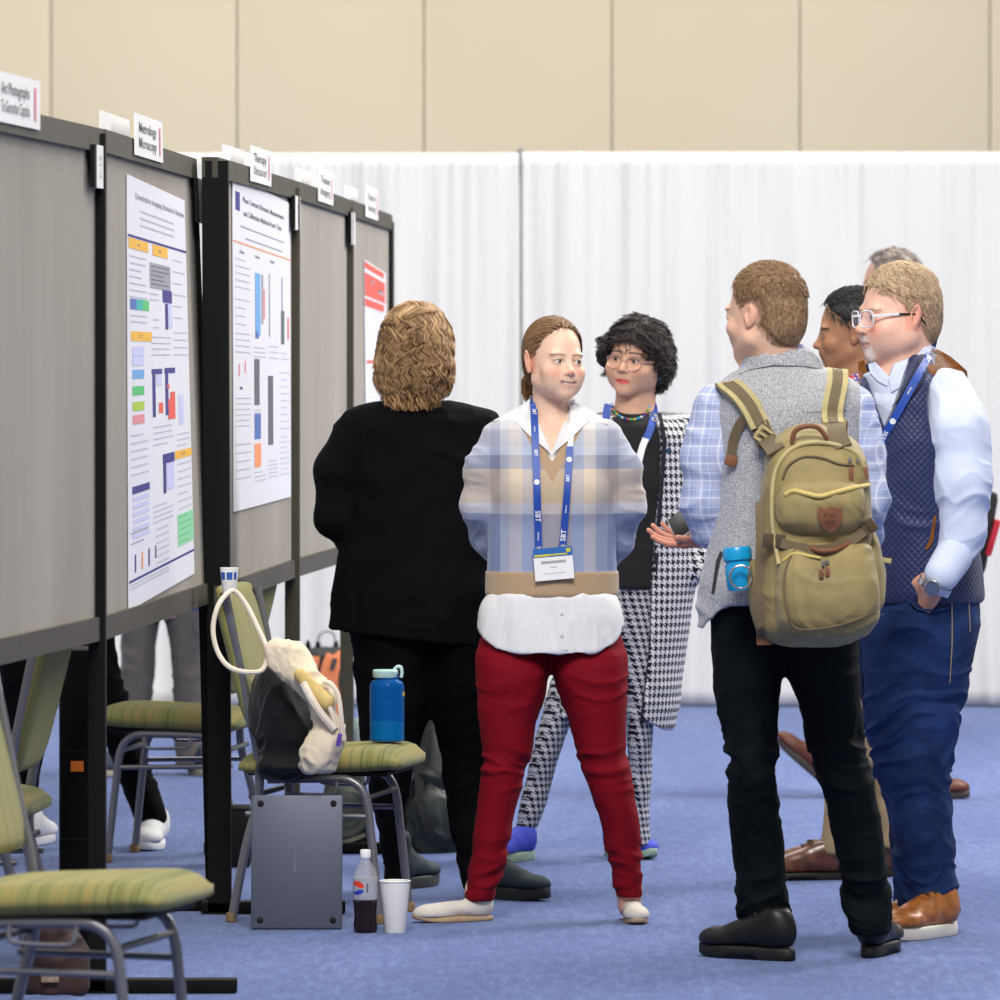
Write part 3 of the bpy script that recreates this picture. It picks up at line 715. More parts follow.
def check_mat(name, base, lines, per=.03, lw=.18, second=None, rough=.75, off=(0, 0), obj=False):
    s = NT(name); q = s.pc(); c = base
    def stripes(sock, o, w, per_):
        fr = s.M('FRACT', s.M('ADD', s.M('DIVIDE', sock, per_), 50+o)); return s.M('LESS_THAN', fr, w)
    for (o, w, col, st) in lines:
        a = stripes(q[0], o, w, per); b = stripes(q[2], o, w, per); m = s.M('MULTIPLY', s.M('ADD', a, b), st); c = s.mix(m, c, col)
    s.obj(); fl = s.noise(s.ov, 600, 2); s.bump(fl, .15, .0006); return s.done(c, rough, 0, .25)
def hound_mat(name, p, dark, light):
    s = NT(name); q = s.pc(); i = s.M('FLOOR', s.M('MULTIPLY', s.M('FRACT', s.M('ADD', s.M('DIVIDE', q[0], p), 60)), 8)); j = s.M('FLOOR', s.M('MULTIPLY', s.M('FRACT', s.M('ADD', s.M('DIVIDE', q[2], p), 60)), 8))
    over = s.M('LESS_THAN', s.M('MODULO', s.M('ADD', i, j), 4), 1.5); a = s.M('LESS_THAN', i, 3.5); b = s.M('LESS_THAN', j, 3.5)
    v = s.M('ADD', s.M('MULTIPLY', over, a), s.M('MULTIPLY', s.M('SUBTRACT', 1, over), b))
    return s.done(s.mix(v, light, dark), .8, 0, .2)
def cloth(name, a, b, rough=.8, bump=.2, sheen=.1, scale=500, spec=.25):
    s = NT(name); s.obj(); fl = s.noise(s.ov, scale, 2); s.bump(fl, bump, .0008); return s.done(s.mix(fl, a, b), rough, 0, spec, sheen)
def glasses(f, o, R, s, mat, round_=True, w=.024, hgt=.021, tint=None, temple=None, y=-.102, z=-.004, tip=None, r=.0014, rname='eyeglasses', gap=.033):
    g = empty(rname); g.parent = f.root; mb = MB(); W = lambda p: o+R@(np.array(p)*s)
    for sx in (-1, 1):
        pts = []
        for i in range(24):
            a = 2*math.pi*i/24; n = 1.0 if round_ else .55; c, d = math.cos(a), math.sin(a)
            pts.append(W((sx*gap+w*math.copysign(abs(c)**n, c), y+.30*(w*math.copysign(abs(c)**n, c)*sx+.0)**1*.5+.006, z+hgt*math.copysign(abs(d)**n, d))))
        mb.tube(pts, r, 6, closed=True)
        if tint is not None: mesh_obj('lens', pts, [tuple(range(24))], tint, g, False)
    mb.tube([W((-gap+w, y+.003, z+.004)), W((0, y-.001, z+.007)), W((gap-w, y+.003, z+.004))], r, 6)
    mb.build('frame', mat, g)
    mb = MB(); mb2 = MB()
    for sx in (-1, 1):
        a = W((sx*(gap+w), y+.010, z+.007)); b = W((sx*.077, -.055, z+.009)); c = W((sx*.0795, -.035, z+.009)); d = W((sx*.0765, .02, z+.006)); e = W((sx*.074, .04, z-.02))
        mb.tube([a, b, c], [(r*1.3, r*2.2)]*3, 6, flat=tuple(R@np.array([1., 0, 0]))); mb2.tube([c, d, e], r*1.6, 6)
    mb.build('temple_arm', temple or mat, g); mb2.build('temple_tip', tip or mat, g)
    return g
# ---------------- woman in plaid sweater and red trousers ----------------
def build_front_woman():
    f = Fig(552, 17.9, 'smiling woman in plaid V-neck sweater and dark red trousers, hands behind her back')
    skin = (.80, .53, .39)
    o, R, s = place_head(f, 554, 361.5, 0, 28, 0, 2.5, .915)
    hp = xf(head_prims(smile=1.0, ear=1.12, jaw=.97, open_=.6, nose=.95, female=True, chin=.97, earout=.005, eyeopen=.88, fat=.003), o, R, s)
    nb = f.p(552, 432, .02)
    chest = loft(f.rows([(470, 505, 597, 0, .085), (440, 490, 613, .01, .078), (424, 502, 601, .02, .06), (416, 522, 582, .03, .045)]), k=.03)
    V, Q = sdfmesh(hp+neck_prims(o, R, s, nb, .046, .052, .012)+[chest], .0024, 1)
    L = tolocal(V, o, R, s); keep = hairline([(-.12, .2), (-.075, .05), (-.04, .036), (-.02, .022), (0, -.008), (.03, -.030), (.06, -.044), (.08, -.055), (.098, -.066), (.13, -.07), (.2, -.08)]); keep = earkeep(keep, .037, .000)
    C = head_cols(L, skin, lip=(.60, .24, .21), blush=1.1, brow=(.22, .11, .05), browt=.75, smile=1.0)
    # limbs under the clothes, hands clasped behind
    arms = []
    for sx in (-1, 1):
        sh = f.p(552+sx*52, 440, .02); el = f.p(552+sx*72, 510, .05); wr = f.p(552+sx*30, 578, .16)
        arms += chain([sh, el, wr], [.042, .036, .026], k=.02)
        arms += hand_prims(wr, np.array(Euler((0, math.radians(sx*75), math.radians(10))).to_matrix()), .9, side=-sx)
    legs = []
    for (hx, kx, kd, ax, ay) in ((520, 505, 0, 478, 900), (585, 607, 0, 629, 897)):
        legs += chain([f.p(hx, 640, .03), f.p(kx, 765, .02), f.p(ax, ay-8, .03), f.p(ax, ay+9, .03)], [.072, .050, .032, .031], k=.02)
    tor = [loft(f.rows([(440, 495, 608, .02, .085), (500, 505, 600, .02, .09), (560, 508, 598, .03, .085), (640, 498, 610, .03, .10)]), k=.03)]
    V2, Q2 = sdfmesh(tor+arms+legs, .007, 1)
    C2 = np.tile(np.array(skin), (len(V2), 1)); az = f.p(0, 890)[2]; C2[V2[:, 2] < az] = (.62, .33, .26)
    VV, QQ = joinm([(V, Q), (V2, Q2)]); f.obj('body', VV, QQ, SKIN, np.concatenate([C, C2]))
    eyeballs(f, o, R, s, gaze=(22, 3), iris=(.10, .08, .06))
    # teeth: a curved band inside the mouth
    mb = MB(); pts = []
    for t in np.linspace(-1, 1, 9): pts.append(tuple(o+R@(np.array([t*.025, -.0898+.014*t*t, -.0655+.011*t*t])*s)))
    mb.tube(pts, [(.0056, .0056)]*9, 8); mb.build('teeth', TEETH, f.root)
    hair = short_hair(f, o, R, s, keep, (.10, .05, .022), (.27, .15, .07), thick=.0075, amp=.0012, seed=3, st=(300, 22, 300))
    hair_strands(f, o, R, s, keep, toward((0, .125, -.02)), 1900, .085, 9, (.0006, .0016), .0013, (.075, .036, .016), (.36, .21, .10), thick=.0075, seed=5, parent=hair, jitter=.06, minkeep=-.004)
    mb = MB()                        # low pony tail behind the neck
    tl = []
    for i in range(260):
        a = RNG.random()*6.28; r = math.sqrt(RNG.random()); c0 = np.array([math.cos(a)*.014*r, .105, -.03+math.sin(a)*.014*r])
        p = [c0, c0+[0, .025, -.012], c0*np.array([2.1, 1, 1])+[0, .034, -.035+.01*RNG.standard_normal()], c0*np.array([2.0, 1, 1])+[.004*RNG.standard_normal(), .028, -.062+.008*RNG.standard_normal()]]
        q = smooth_path([tuple(o+R@(np.array(x)*s)) for x in p], 4); tl.append(np.array([tuple(x) for x in q]))
    T = np.array(tl); VV, QQ = strands(T, np.tile(np.linspace(.0030, .0016, T.shape[1]), (len(T), 1)), 5)
    tt = np.repeat(RNG.random(len(T)), T.shape[1]*5)[:, None]; f.obj('ponytail', VV, QQ, HAIRM, np.array([.11, .05, .022])*(1-tt)+np.array([.30, .15, .06])*tt)
    # pearl stud
    mb = MB(); c = o+R@(np.array([-.0790, .002, -.030])*s); mb.lathe([(.0001, -.0045), (.0032, -.0032), (.0045, 0), (.0032, .0032), (.0001, .0045)], c, 10); mb.build('stud_earring', plain('pearl', (.9, .88, .84), .2), f.root)
    # shirt
    tr = [(414, 524, 584, .028, .048), (420, 505, 600, .022, .066), (430, 487, 616, .012, .082), (450, 484, 621, .004, .098), (480, 491, 613, 0, .110), (510, 490, 614, 0, .112), (540, 488, 616, .004, .112), (572, 487, 617, .005, .115), (596, 486.5, 617.5, .005, .117)]
    bust = lambda e: [ell(f.p(527, 492, -.060), (.062-e, .058-e, .065), k=.05), ell(f.p(580, 492, -.060), (.062-e, .058-e, .065), k=.05)]
    inner = [(a, b+3.4, c-3.4, d, e-.009) for (a, b, c, d, e) in tr]
    zc = f.p(551, 452)
    neckloft = loft(f.rows([(434, 520, 585, .025, .062), (418, 528, 578, .025, .056), (403, 531, 575, .035, .055)]), k=.012)
    sh = [loft(f.rows(inner[1:]+[]), k=.02), neckloft]+bust(.008)
    sh += [ell(f.p(552, 400, .03), (.050, .05, .045), k=.004, sub=True), wedge(f.p(551, 0)[0], zc[2], .40, .03), (lambda p: np.sqrt((p[:, 0]-nb[0])**2+(p[:, 1]-nb[1]+.004)**2)-.049, nb-.12, nb+.12, .004, True)]
    WSH = plain('white_cotton', (.74, .74, .75), .8, var=.03, bump=.25, bscale=900)
    garment(f, 'shirt', sh, WSH, .0042)
    full = [loft(f.rows(tr), k=.02)]+bust(0)
    for sx, pts in ((-1, [(500, 439, .01), (484, 468, .01), (478, 505, .02), (486, 540, .09), (512, 570, .16)]), (1, [(604, 437, .01), (622, 470, .01), (628.5, 505, .02), (620, 540, .08), (596, 576, .16)])):
        sl = chain([f.p(*p) for p in pts], [.050, .050, .046, .037, .033], k=.030)
        full += sl
    tail = [(588, 491, 613, .006, .100), (597, 485, 618.5, .006, .118), (608, 480.5, 622.5, .006, .122), (622, 478.5, 624.5, .006, .126), (652, 476, 626, .006, .130)]
    th = [loft(f.rows(tail), k=.0, round_=.002, n=2.5)]
    # curved shirt tail hem
    zt = f.p(0, 652)[2]; xc = f.p(551, 0)[0]; hw = f.w(76)
    th += [(lambda p: (p[:, 2]-(zt+.085*np.abs((p[:, 0]-xc)/hw)**6)), np.array([-.3, -.3, .5]), np.array([.3, .3, 1.1]), .003, True)]
    th += [ell((xc, .006, zt), (.185, .110, .09), k=.002, sub=True)]
    def tf(V): return .0028*np.cos((V[:, 0]-xc)*60+vnoise(V*9)*3)*np.clip((1.02-V[:, 2])*8, 0, 1)+folds(V, .003, (30, 10, 8), 4)
    garment(f, 'shirt_tail', th, WSH, .0045, tf)
    drape(f, 'button_placket', th[:1], [(556, 599), (566, 599), (567.5, 648), (557, 648)], WSH, .001, .003, .006, soft=1)
    for by in (612, 634): c = f.p(561.5, by); yb_ = front_y(th[:1], np.array([c[0]]), np.array([c[2]]))[0]-.006; MB().lathe([(.0042, -.001), (.0042, .001)], (c[0], yb_, c[2]), 12, Matrix.Rotation(math.pi/2, 3, 'X')).build('button', plain('pearl_button', (.6, .6, .6), .3), f.root)
    # sweater
    sw = full+[wedge(f.p(552, 0)[0], f.p(0, 462)[2], .56, .02, .003), ell(f.p(552, 396, .03), (.085, .11, .065), k=.004, sub=True)]
    s_ = NT('plaid_knit'); q = s_.pc(); X, Z = q[0], q[2]
    g1 = srgb(176, 180, 194); tan = srgb(206, 184, 154); cream = srgb(238, 226, 210); blu = srgb(118, 136, 182); lb = srgb(186, 196, 220); gr = srgb(205, 205, 212); db = srgb(128, 136, 162)
    z = lambda py: EYE+(HZ-py)*17.9/FPX
    H = s_.ramp(s_.M('MULTIPLY', s_.M('SUBTRACT', Z, .8), 1.6), [((z(a)-.8)*1.6, c) for a, c in [(640, blu), (514, gr), (503, tan), (469, db), (455, lb), (446, g1), (430, gr)]], 'CONSTANT')
    Vv = s_.ramp(s_.M('ADD', s_.M('MULTIPLY', X, 2.2), .5), [(max(0, .5+(a-551)/374*2.2), c) for a, c in [(440, g1), (489, db), (499, gr), (508, cream), (521, lb), (534, tan), (570, lb), (582, cream), (594, g1), (606, db), (617, g1)]], 'CONSTANT')
    c = s_.mix(.42, H, Vv); hem = s_.M('LESS_THAN', Z, z(571)); vn = s_.M('LESS_THAN', q[1], .5); c = s_.mix(hem, c, srgb(186, 158, 124))
    # ribbed neckline: distance from the V edge is stored in pc.y
    c = s_.mix(s_.M('LESS_THAN', q[1], .026), c, srgb(190, 160, 124))
    s_.obj(); fl = s_.noise(s_.ov, 700, 2); c = s_.mix(s_.M('MULTIPLY', fl, .30), c, (.12, .11, .12)); rib = s_.M('SINE', s_.M('MULTIPLY', X, 1100)); s_.bump(s_.M('ADD', fl, s_.M('MULTIPLY', rib, .25)), .35, .0015)
    PK = s_.done(c, .85, 0, .2, .25)
    x0 = f.p(552, 0)[0]; zv = f.p(0, 462)[2]
    def pcf(V):
        d = np.abs(V[:, 0]-x0)*math.cos(math.atan(.56))-(V[:, 2]-zv)*math.sin(math.atan(.56)); d = np.where((V[:, 1] < .03) & (V[:, 2] > zv-.07), np.abs(d), .5)
        X = V[:, 0]-x0+0.0; return np.stack([X, d, V[:, 2]], 1)
    az = f.p(0, 455)[2]
    def fo(V):
        arm = np.clip((np.abs(V[:, 0]-x0)-.165)*30, 0, 1)
        return folds(V, .0055, (9, 9, 24), 11)*arm-.002*arm+folds(V, .0022, (14, 9, 7), 12)*(1-arm)+.004*(V[:, 2] < f.p(0, 571)[2])
    sweater = garment(f, 'sweater', sw, PK, .0045, fo, pcf)
    allp = full
    # collar of the shirt folded over the sweater
    for nm, pl in (('collar', [(533, 401), (521, 405), (507, 413), (493, 420.5), (515, 421), (530, 436), (551, 453), (545, 438), (537, 422)]), ('collar', [(572, 401), (584, 406), (597, 414), (608, 424), (588, 421), (572, 437), (552, 453), (562, 436), (571, 418)])):
        drape(f, 'shirt_collar', allp+[neckloft], pl, WSH, .004, .004, .006, soft=3)
    # trousers
    Lr = [(612, 488, 552, .012, .075), (625, 484, 552, .012, .082), (646, 478, 551, .010, .095), (656, 475, 551, .005, .102), (670, 475, 550, .004, .11), (700, 477, 544, .002, .10), (720, 479, 537, 0, .09), (745, 481, 533, 0, .082), (765, 481, 527, 0, .076), (790, 479, 521, .004, .072), (820, 475.5, 513, .01, .068), (850, 471.5, 508, .015, .062), (880, 468, 500, .02, .052), (897, 466.5, 494, .022, .047), (901, 467, 493, .022, .046)]
    Rr = [(612, 550, 615, .012, .075), (625, 550, 618, .012, .082), (646, 551, 624, .010, .095), (656, 551, 627.5, .005, .102), (670, 552, 628, .004, .11), (700, 561, 627, .002, .10), (720, 568, 626, 0, .09), (745, 575, 626, 0, .082), (765, 581, 629, 0, .076), (790, 589, 634, .004, .072), (820, 600, 639, .01, .068), (850, 606, 641.5, .015, .060), (875, 611, 642, .02, .052), (893, 616, 643, .022, .047), (897, 616, 643, .022, .046)]
    tp = [loft(f.rows(Lr), k=.0), loft(f.rows(Rr), k=.02)]
    RED = NT('dark_red_cotton'); RED.obj(); fl = RED.noise(RED.ov, 900, 2); RED.bump(fl, .2, .0006); RED.done(RED.mix(fl, srgb(104, 5, 20), srgb(136, 13, 32)), .8, 0, .12, 0); RED = RED.m
    zk = f.p(0, 768)[2]; za = f.p(0, 870)[2]; zh = f.p(0, 690)[2]
    def fo2(V):
        return folds(V, .012, (5, 5, 28), 21, 1.0)*bump01(V[:, 2], zk, .05)+folds(V, .011, (7, 7, 22), 22, .9)*bump01(V[:, 2], za, .09)+folds(V, .006, (6, 6, 20), 23)*bump01(V[:, 2], zh, .06)+folds(V, .002, (10, 10, 10), 24)+.003*(V[:, 2] < f.p(0, 891)[2])*(V[:, 0] < 0)
    tr_o = garment(f, 'trousers', tp, RED, .0048, fo2)
    CAN = plain('off_white_canvas', (.62, .58, .52), .9, var=.08, bump=.3, bscale=700); SOLE = plain('tan_rope_sole', (.42, .30, .18), .8)
    shoe(f, f.p(493, 921, .04)*[1, 1, 0], -158, .235, .090, .075, CAN, SOLE, .014, .012, style='low', name='slip_on_shoe')
    shoe(f, f.p(627.5, 913, .11)*[1, 1, 0], -84, .235, .090, .075, CAN, SOLE, .014, .006, style='low', name='slip_on_shoe')
    # lanyard, clips and badge
    A = f.p(536, 404, 0); 
    l1, W1 = ribbon(f, 'lanyard', allp+[neckloft], [(534, 408), (534.5, 425), (536, 460), (537, 500), (538, 530), (538.5, 548)], .0195, BLUE_STRAP, .010, pre=[(534, 398, .07), (533.5, 403, .0)])
    l2, W2 = ribbon(f, 'lanyard', allp+[neckloft], [(569.5, 446), (568.5, 462), (566, 500), (563.5, 530), (562, 546)], .0190, BLUE_STRAP, .010)
    ribbon(f, 'lanyard_white_end', allp+[neckloft], [(572, 404), (572.5, 416), (571.5, 430), (569.5, 448)], .015, WSH, .010, pre=[(571, 396, .07), (572, 400, .0)])
    strap_print(f, W1, l1, [(.16, 'S&T', .014, 0), (.30, 'Science', .006, 0), (.42, 'SBT', .012, 0), (.55, 'o', .0075, 0), (.72, 'SBT', .019, 0), (.86, 'Science', .007, 0)])
    strap_print(f, W2, l2, [(.22, 'o', .0075, 1), (.36, 'SBT', .012, 1), (.56, 'Science', .007, 1), (.80, 'SBT', .019, 1)])
    mb = MB(); MET = plain('chrome', (.6, .6, .6), .25, 1)
    yb = W1[-1][1]-.002
    for (x, y0, y1) in ((538.5, 546, 560), (562.5, 544, 557)):
        a = f.p(x, y0); b = f.p(x+.5, y1); mb.box((a[0], yb, a[2]-.004), (.014, .004, .009), bev=.001); mb.tube([(a[0], yb-.002, a[2]-.008), (b[0], yb-.003, b[2])], .0038, 8); mb.lathe([(.006, -.002), (.006, .002)], (b[0], yb-.005, b[2]), 12, Matrix.Rotation(math.pi/2, 3, 'X'))
    mb.build('lanyard_clip', MET, f.root)
    c = f.p(553.3, 563.5); Rb = Matrix.Rotation(math.radians(-4.5), 3, 'Y')
    bp = empty('name_badge'); bp.parent = f.root; bp.location = (c[0], yb-.008, c[2]); bp.rotation_euler = (math.radians(-5), math.radians(-5), 0)
    MB().box((0, 0, -.009), (.104, .0016, .062), bev=.0004).build('card', plain('badge_card', (.8, .8, .82), .35, var=.02), bp, False)
    MB().box((0, -.0012, .034), (.104, .0016, .024), bev=.0004).build('blue_header', plain('badge_blue', srgb(30, 96, 170), .4), bp, False)
    mb = MB(); mb.box((-.030, -.0024, .0265), (.038, .0008, .006)); mb.box((.014, -.0024, .027), (.05, .0008, .004)); mb.box((.042, -.0024, .036), (.012, .0008, .01)); mb.build('yellow_mark', plain('badge_yellow', srgb(196, 190, 60), .5), bp, False)
    mb = MB(); mb.box((0, -.0012, .008), (.066, .0006, .007)); mb.box((0, -.0012, -.006), (.02, .0006, .002)); mb.box((0, -.0012, -.022), (.06, .0006, .0012)); mb.build('printed_line', plain('badge_grey_print', (.35, .36, .38), .5), bp, False)
    return f
build_front_woman()
# ---------------- woman in black jacket seen from behind ----------------
def frame_hem(V, z, amt=.003): return amt*(V[:, 2] < z)
def build_black_jacket_woman():
    f = Fig(424, 18.85, 'woman with wavy light brown hair and long black jacket, seen from behind')
    skin = (.82, .54, .40)
    o, R, s = place_head(f, 420, 346, 0, 142, 0, 0, .93)
    hp = xf(head_prims(), o, R, s); nb = f.p(420, 425, .01)
    V, Q = sdfmesh(hp+neck_prims(o, R, s, nb), .0032, 1); L = tolocal(V, o, R, s); C = head_cols(L, skin)
    arms = [[(360, 425, .0), (336, 520, 0), (370, 545, .2)], [(484, 425, 0), (504, 520, 0), (470, 545, .2)]]
    legs = [[(392, 640, 0), (390, 760, 0), (395, 862, .09)], [(465, 640, 0), (470, 760, 0), (478, 870, -.14)]]
    finish_body(f, V, Q, C, limb_set(f, arms, legs, [(412, 385, 455, 0, .06), (440, 366, 474, 0, .08), (560, 370, 480, 0, .09), (630, 375, 485, 0, .10)]), skin)
    eyeballs(f, o, R, s)
    base = [ell((0, .012, .040), (.088, .108, .094), k=.01), ell((0, .022, -.02), (.100, .095, .085), k=.05), ell((0, .030, -.095), (.122, .092, .088), k=.05)]
    keep = hairline([(-.30, -.03), (-.15, -.035), (-.06, -.035), (.0, -.04), (.05, -.048), (.08, -.06), (.1, -.07), (.2, -.1)])
    KC = lambda p: keep(p)
    vol = base+[(lambda p: KC(p)*.8, np.array([-.2, -.3, -.3]), np.array([.2, .1, .3]), .01, True)]
    VV, QQ = sdfmesh(vol, .004, 1); n = vnoise(VV*np.array([70, 70, 28]))
    VV = push(VV, QQ, .011*n); t = np.clip(.5+.6*n+.3*vnoise(VV*30, 3), 0, 1)[:, None]
    hair = f.obj('hair', (VV*s)@R.T+o, QQ, HAIRM, np.array([.10, .05, .02])*(1-t)+np.array([.28, .16, .07])*t)
    down = lambda p: np.stack([.25*np.sign(p[:, 0])*(np.abs(p[:, 0]) > .0)*(p[:, 2] > .06), .5*(p[:, 2] > .08), -np.ones(len(p))], 1)
    kk = lambda p: keep(p)
    hair_strands(f, o, R, s, kk, down, 1900, .15, 13, (.0005, .016), .0026, (.10, .048, .020), (.60, .38, .19), seed=9, curl=1.15, curlf=-150, parent=hair, base=base, minkeep=.002, jitter=.06, cl=14)
    rg = np.random.default_rng(4)
    # loose curled tips at the hem of the hair
    tips = []
    for i in range(420):
        a = rg.uniform(-.3, math.pi+.3); r = rg.uniform(.75, 1.05); c0 = np.array([.105*r*math.cos(a), .03+.082*r*math.sin(a), -.135]); q = []
        ph = rg.random()*6.28; am = rg.uniform(.004, .012)
        for k in range(9):
            tt = k/8; q.append(c0+np.array([0, 0, .02])+np.array([am*math.cos(ph+tt*6)*tt*1.4-.02*tt*math.cos(a), am*math.sin(ph+tt*6)*tt, -.075*tt*rg.uniform(.9, 1.1)]))
        tips.append(np.array(q)*s@R.T+o)
    T = np.array(tips); VV, QQ = strands(T, np.tile(np.linspace(.0028, .0012, 9), (len(T), 1)), 5); t = np.repeat(rg.random(len(T)), 45)[:, None]
    f.obj('hair_tips', VV, QQ, HAIRM, np.array([.12, .06, .026])*(1-t)+np.array([.50, .30, .14])*t, parent=hair)
    glasses(f, o, R, s, plain('dark_frame', (.02, .02, .025), .3), round_=True)
    JK = cloth('black_jacket_cloth', (.0015, .0015, .002), (.004, .004, .0048), .85, .25, .0, 300, .08)
    rows = [(400, 394, 446, 0, .055), (405, 368, 470, 0, .068), (411, 352, 487, 0, .085), (425, 345, 496, 0, .11), (470, 346, 500, 0, .13), (520, 344, 502, 0, .142), (560, 337, 503, 0, .15), (600, 331, 506, 0, .158), (650, 326, 508, 0, .16)]
    z1 = f.p(326, 629)[2]; z2 = f.p(465, 644)[2]; x1 = f.p(326, 0)[0]; x2 = f.p(465, 0)[0]
    pr = [loft(f.rows(rows), k=.02)]+chain([f.p(356, 428), f.p(337, 470), f.p(334.5, 518, -.01), f.p(352, 540, .14)], [.055, .058, .052, .045], k=.035)+chain([f.p(484, 428), f.p(498, 470), f.p(504, 518), f.p(492, 545, .14)], [.055, .058, .052, .045], k=.035)
    pr += [(lambda p: p[:, 2]-(z1+(z2-z1)*(p[:, 0]-x1)/(x2-x1)), np.array([-.4, -.3, .5]), np.array([.4, .3, .9]), .003, True)]
    def fo(V):
        up = np.clip((V[:, 2]-.95)*3, 0, 1); return folds(V, .010, (7, 7, 12), 31)*up+folds(V, .006, (8, 8, 3), 32)*(1-up)
    garment(f, 'jacket', pr, JK, .006, fo)
    PT = cloth('black_trouser_cloth', (.0015, .0015, .002), (.004, .004, .0048), .85, .2, 0, 500, .06)
    A = [(610, 345, 434, 0, .12), (680, 356, 432, 0, .12), (715, 360, 429, 0, .11), (740, 362, 421, 0, .10), (760, 365, 415, 0, .095), (800, 372, 409, .02, .08), (850, 382, 404, .06, .065), (878, 385, 406, .09, .06), (884, 385, 406, .09, .06)]
    B = [(610, 430, 505, 0, .12), (680, 431, 506, 0, .12), (715, 433, 505, 0, .11), (740, 438, 503, 0, .10), (760, 441, 502, 0, .095), (800, 447, 499, -.03, .085), (850, 455, 497, -.09, .07), (885, 463, 496, -.15, .062), (892, 464, 496, -.16, .062)]
    garment(f, 'trousers', [loft(f.rows(A)), loft(f.rows(B), k=.03)], PT, .006, lambda V: folds(V, .009, (6, 6, 18), 33))
    BT = plain('dark_teal_suede', srgb(28, 44, 50), .7, bump=.2, bscale=600); TS = cloth('black_rubber', (.01, .012, .012), (.03, .034, .034), .6)
    LC = plain('black_lace', (.015, .015, .018), .6)
    for (hx, hy, dy, an) in ((391, 886, .12, 62), (474, 893, -.12, -36)):
        shoe(f, f.p(hx, hy, dy)*[1, 1, 0], an, .26, .108, .12, BT, TS, .034, .01, style='ankle', lace=LC, name='boot')
    return f
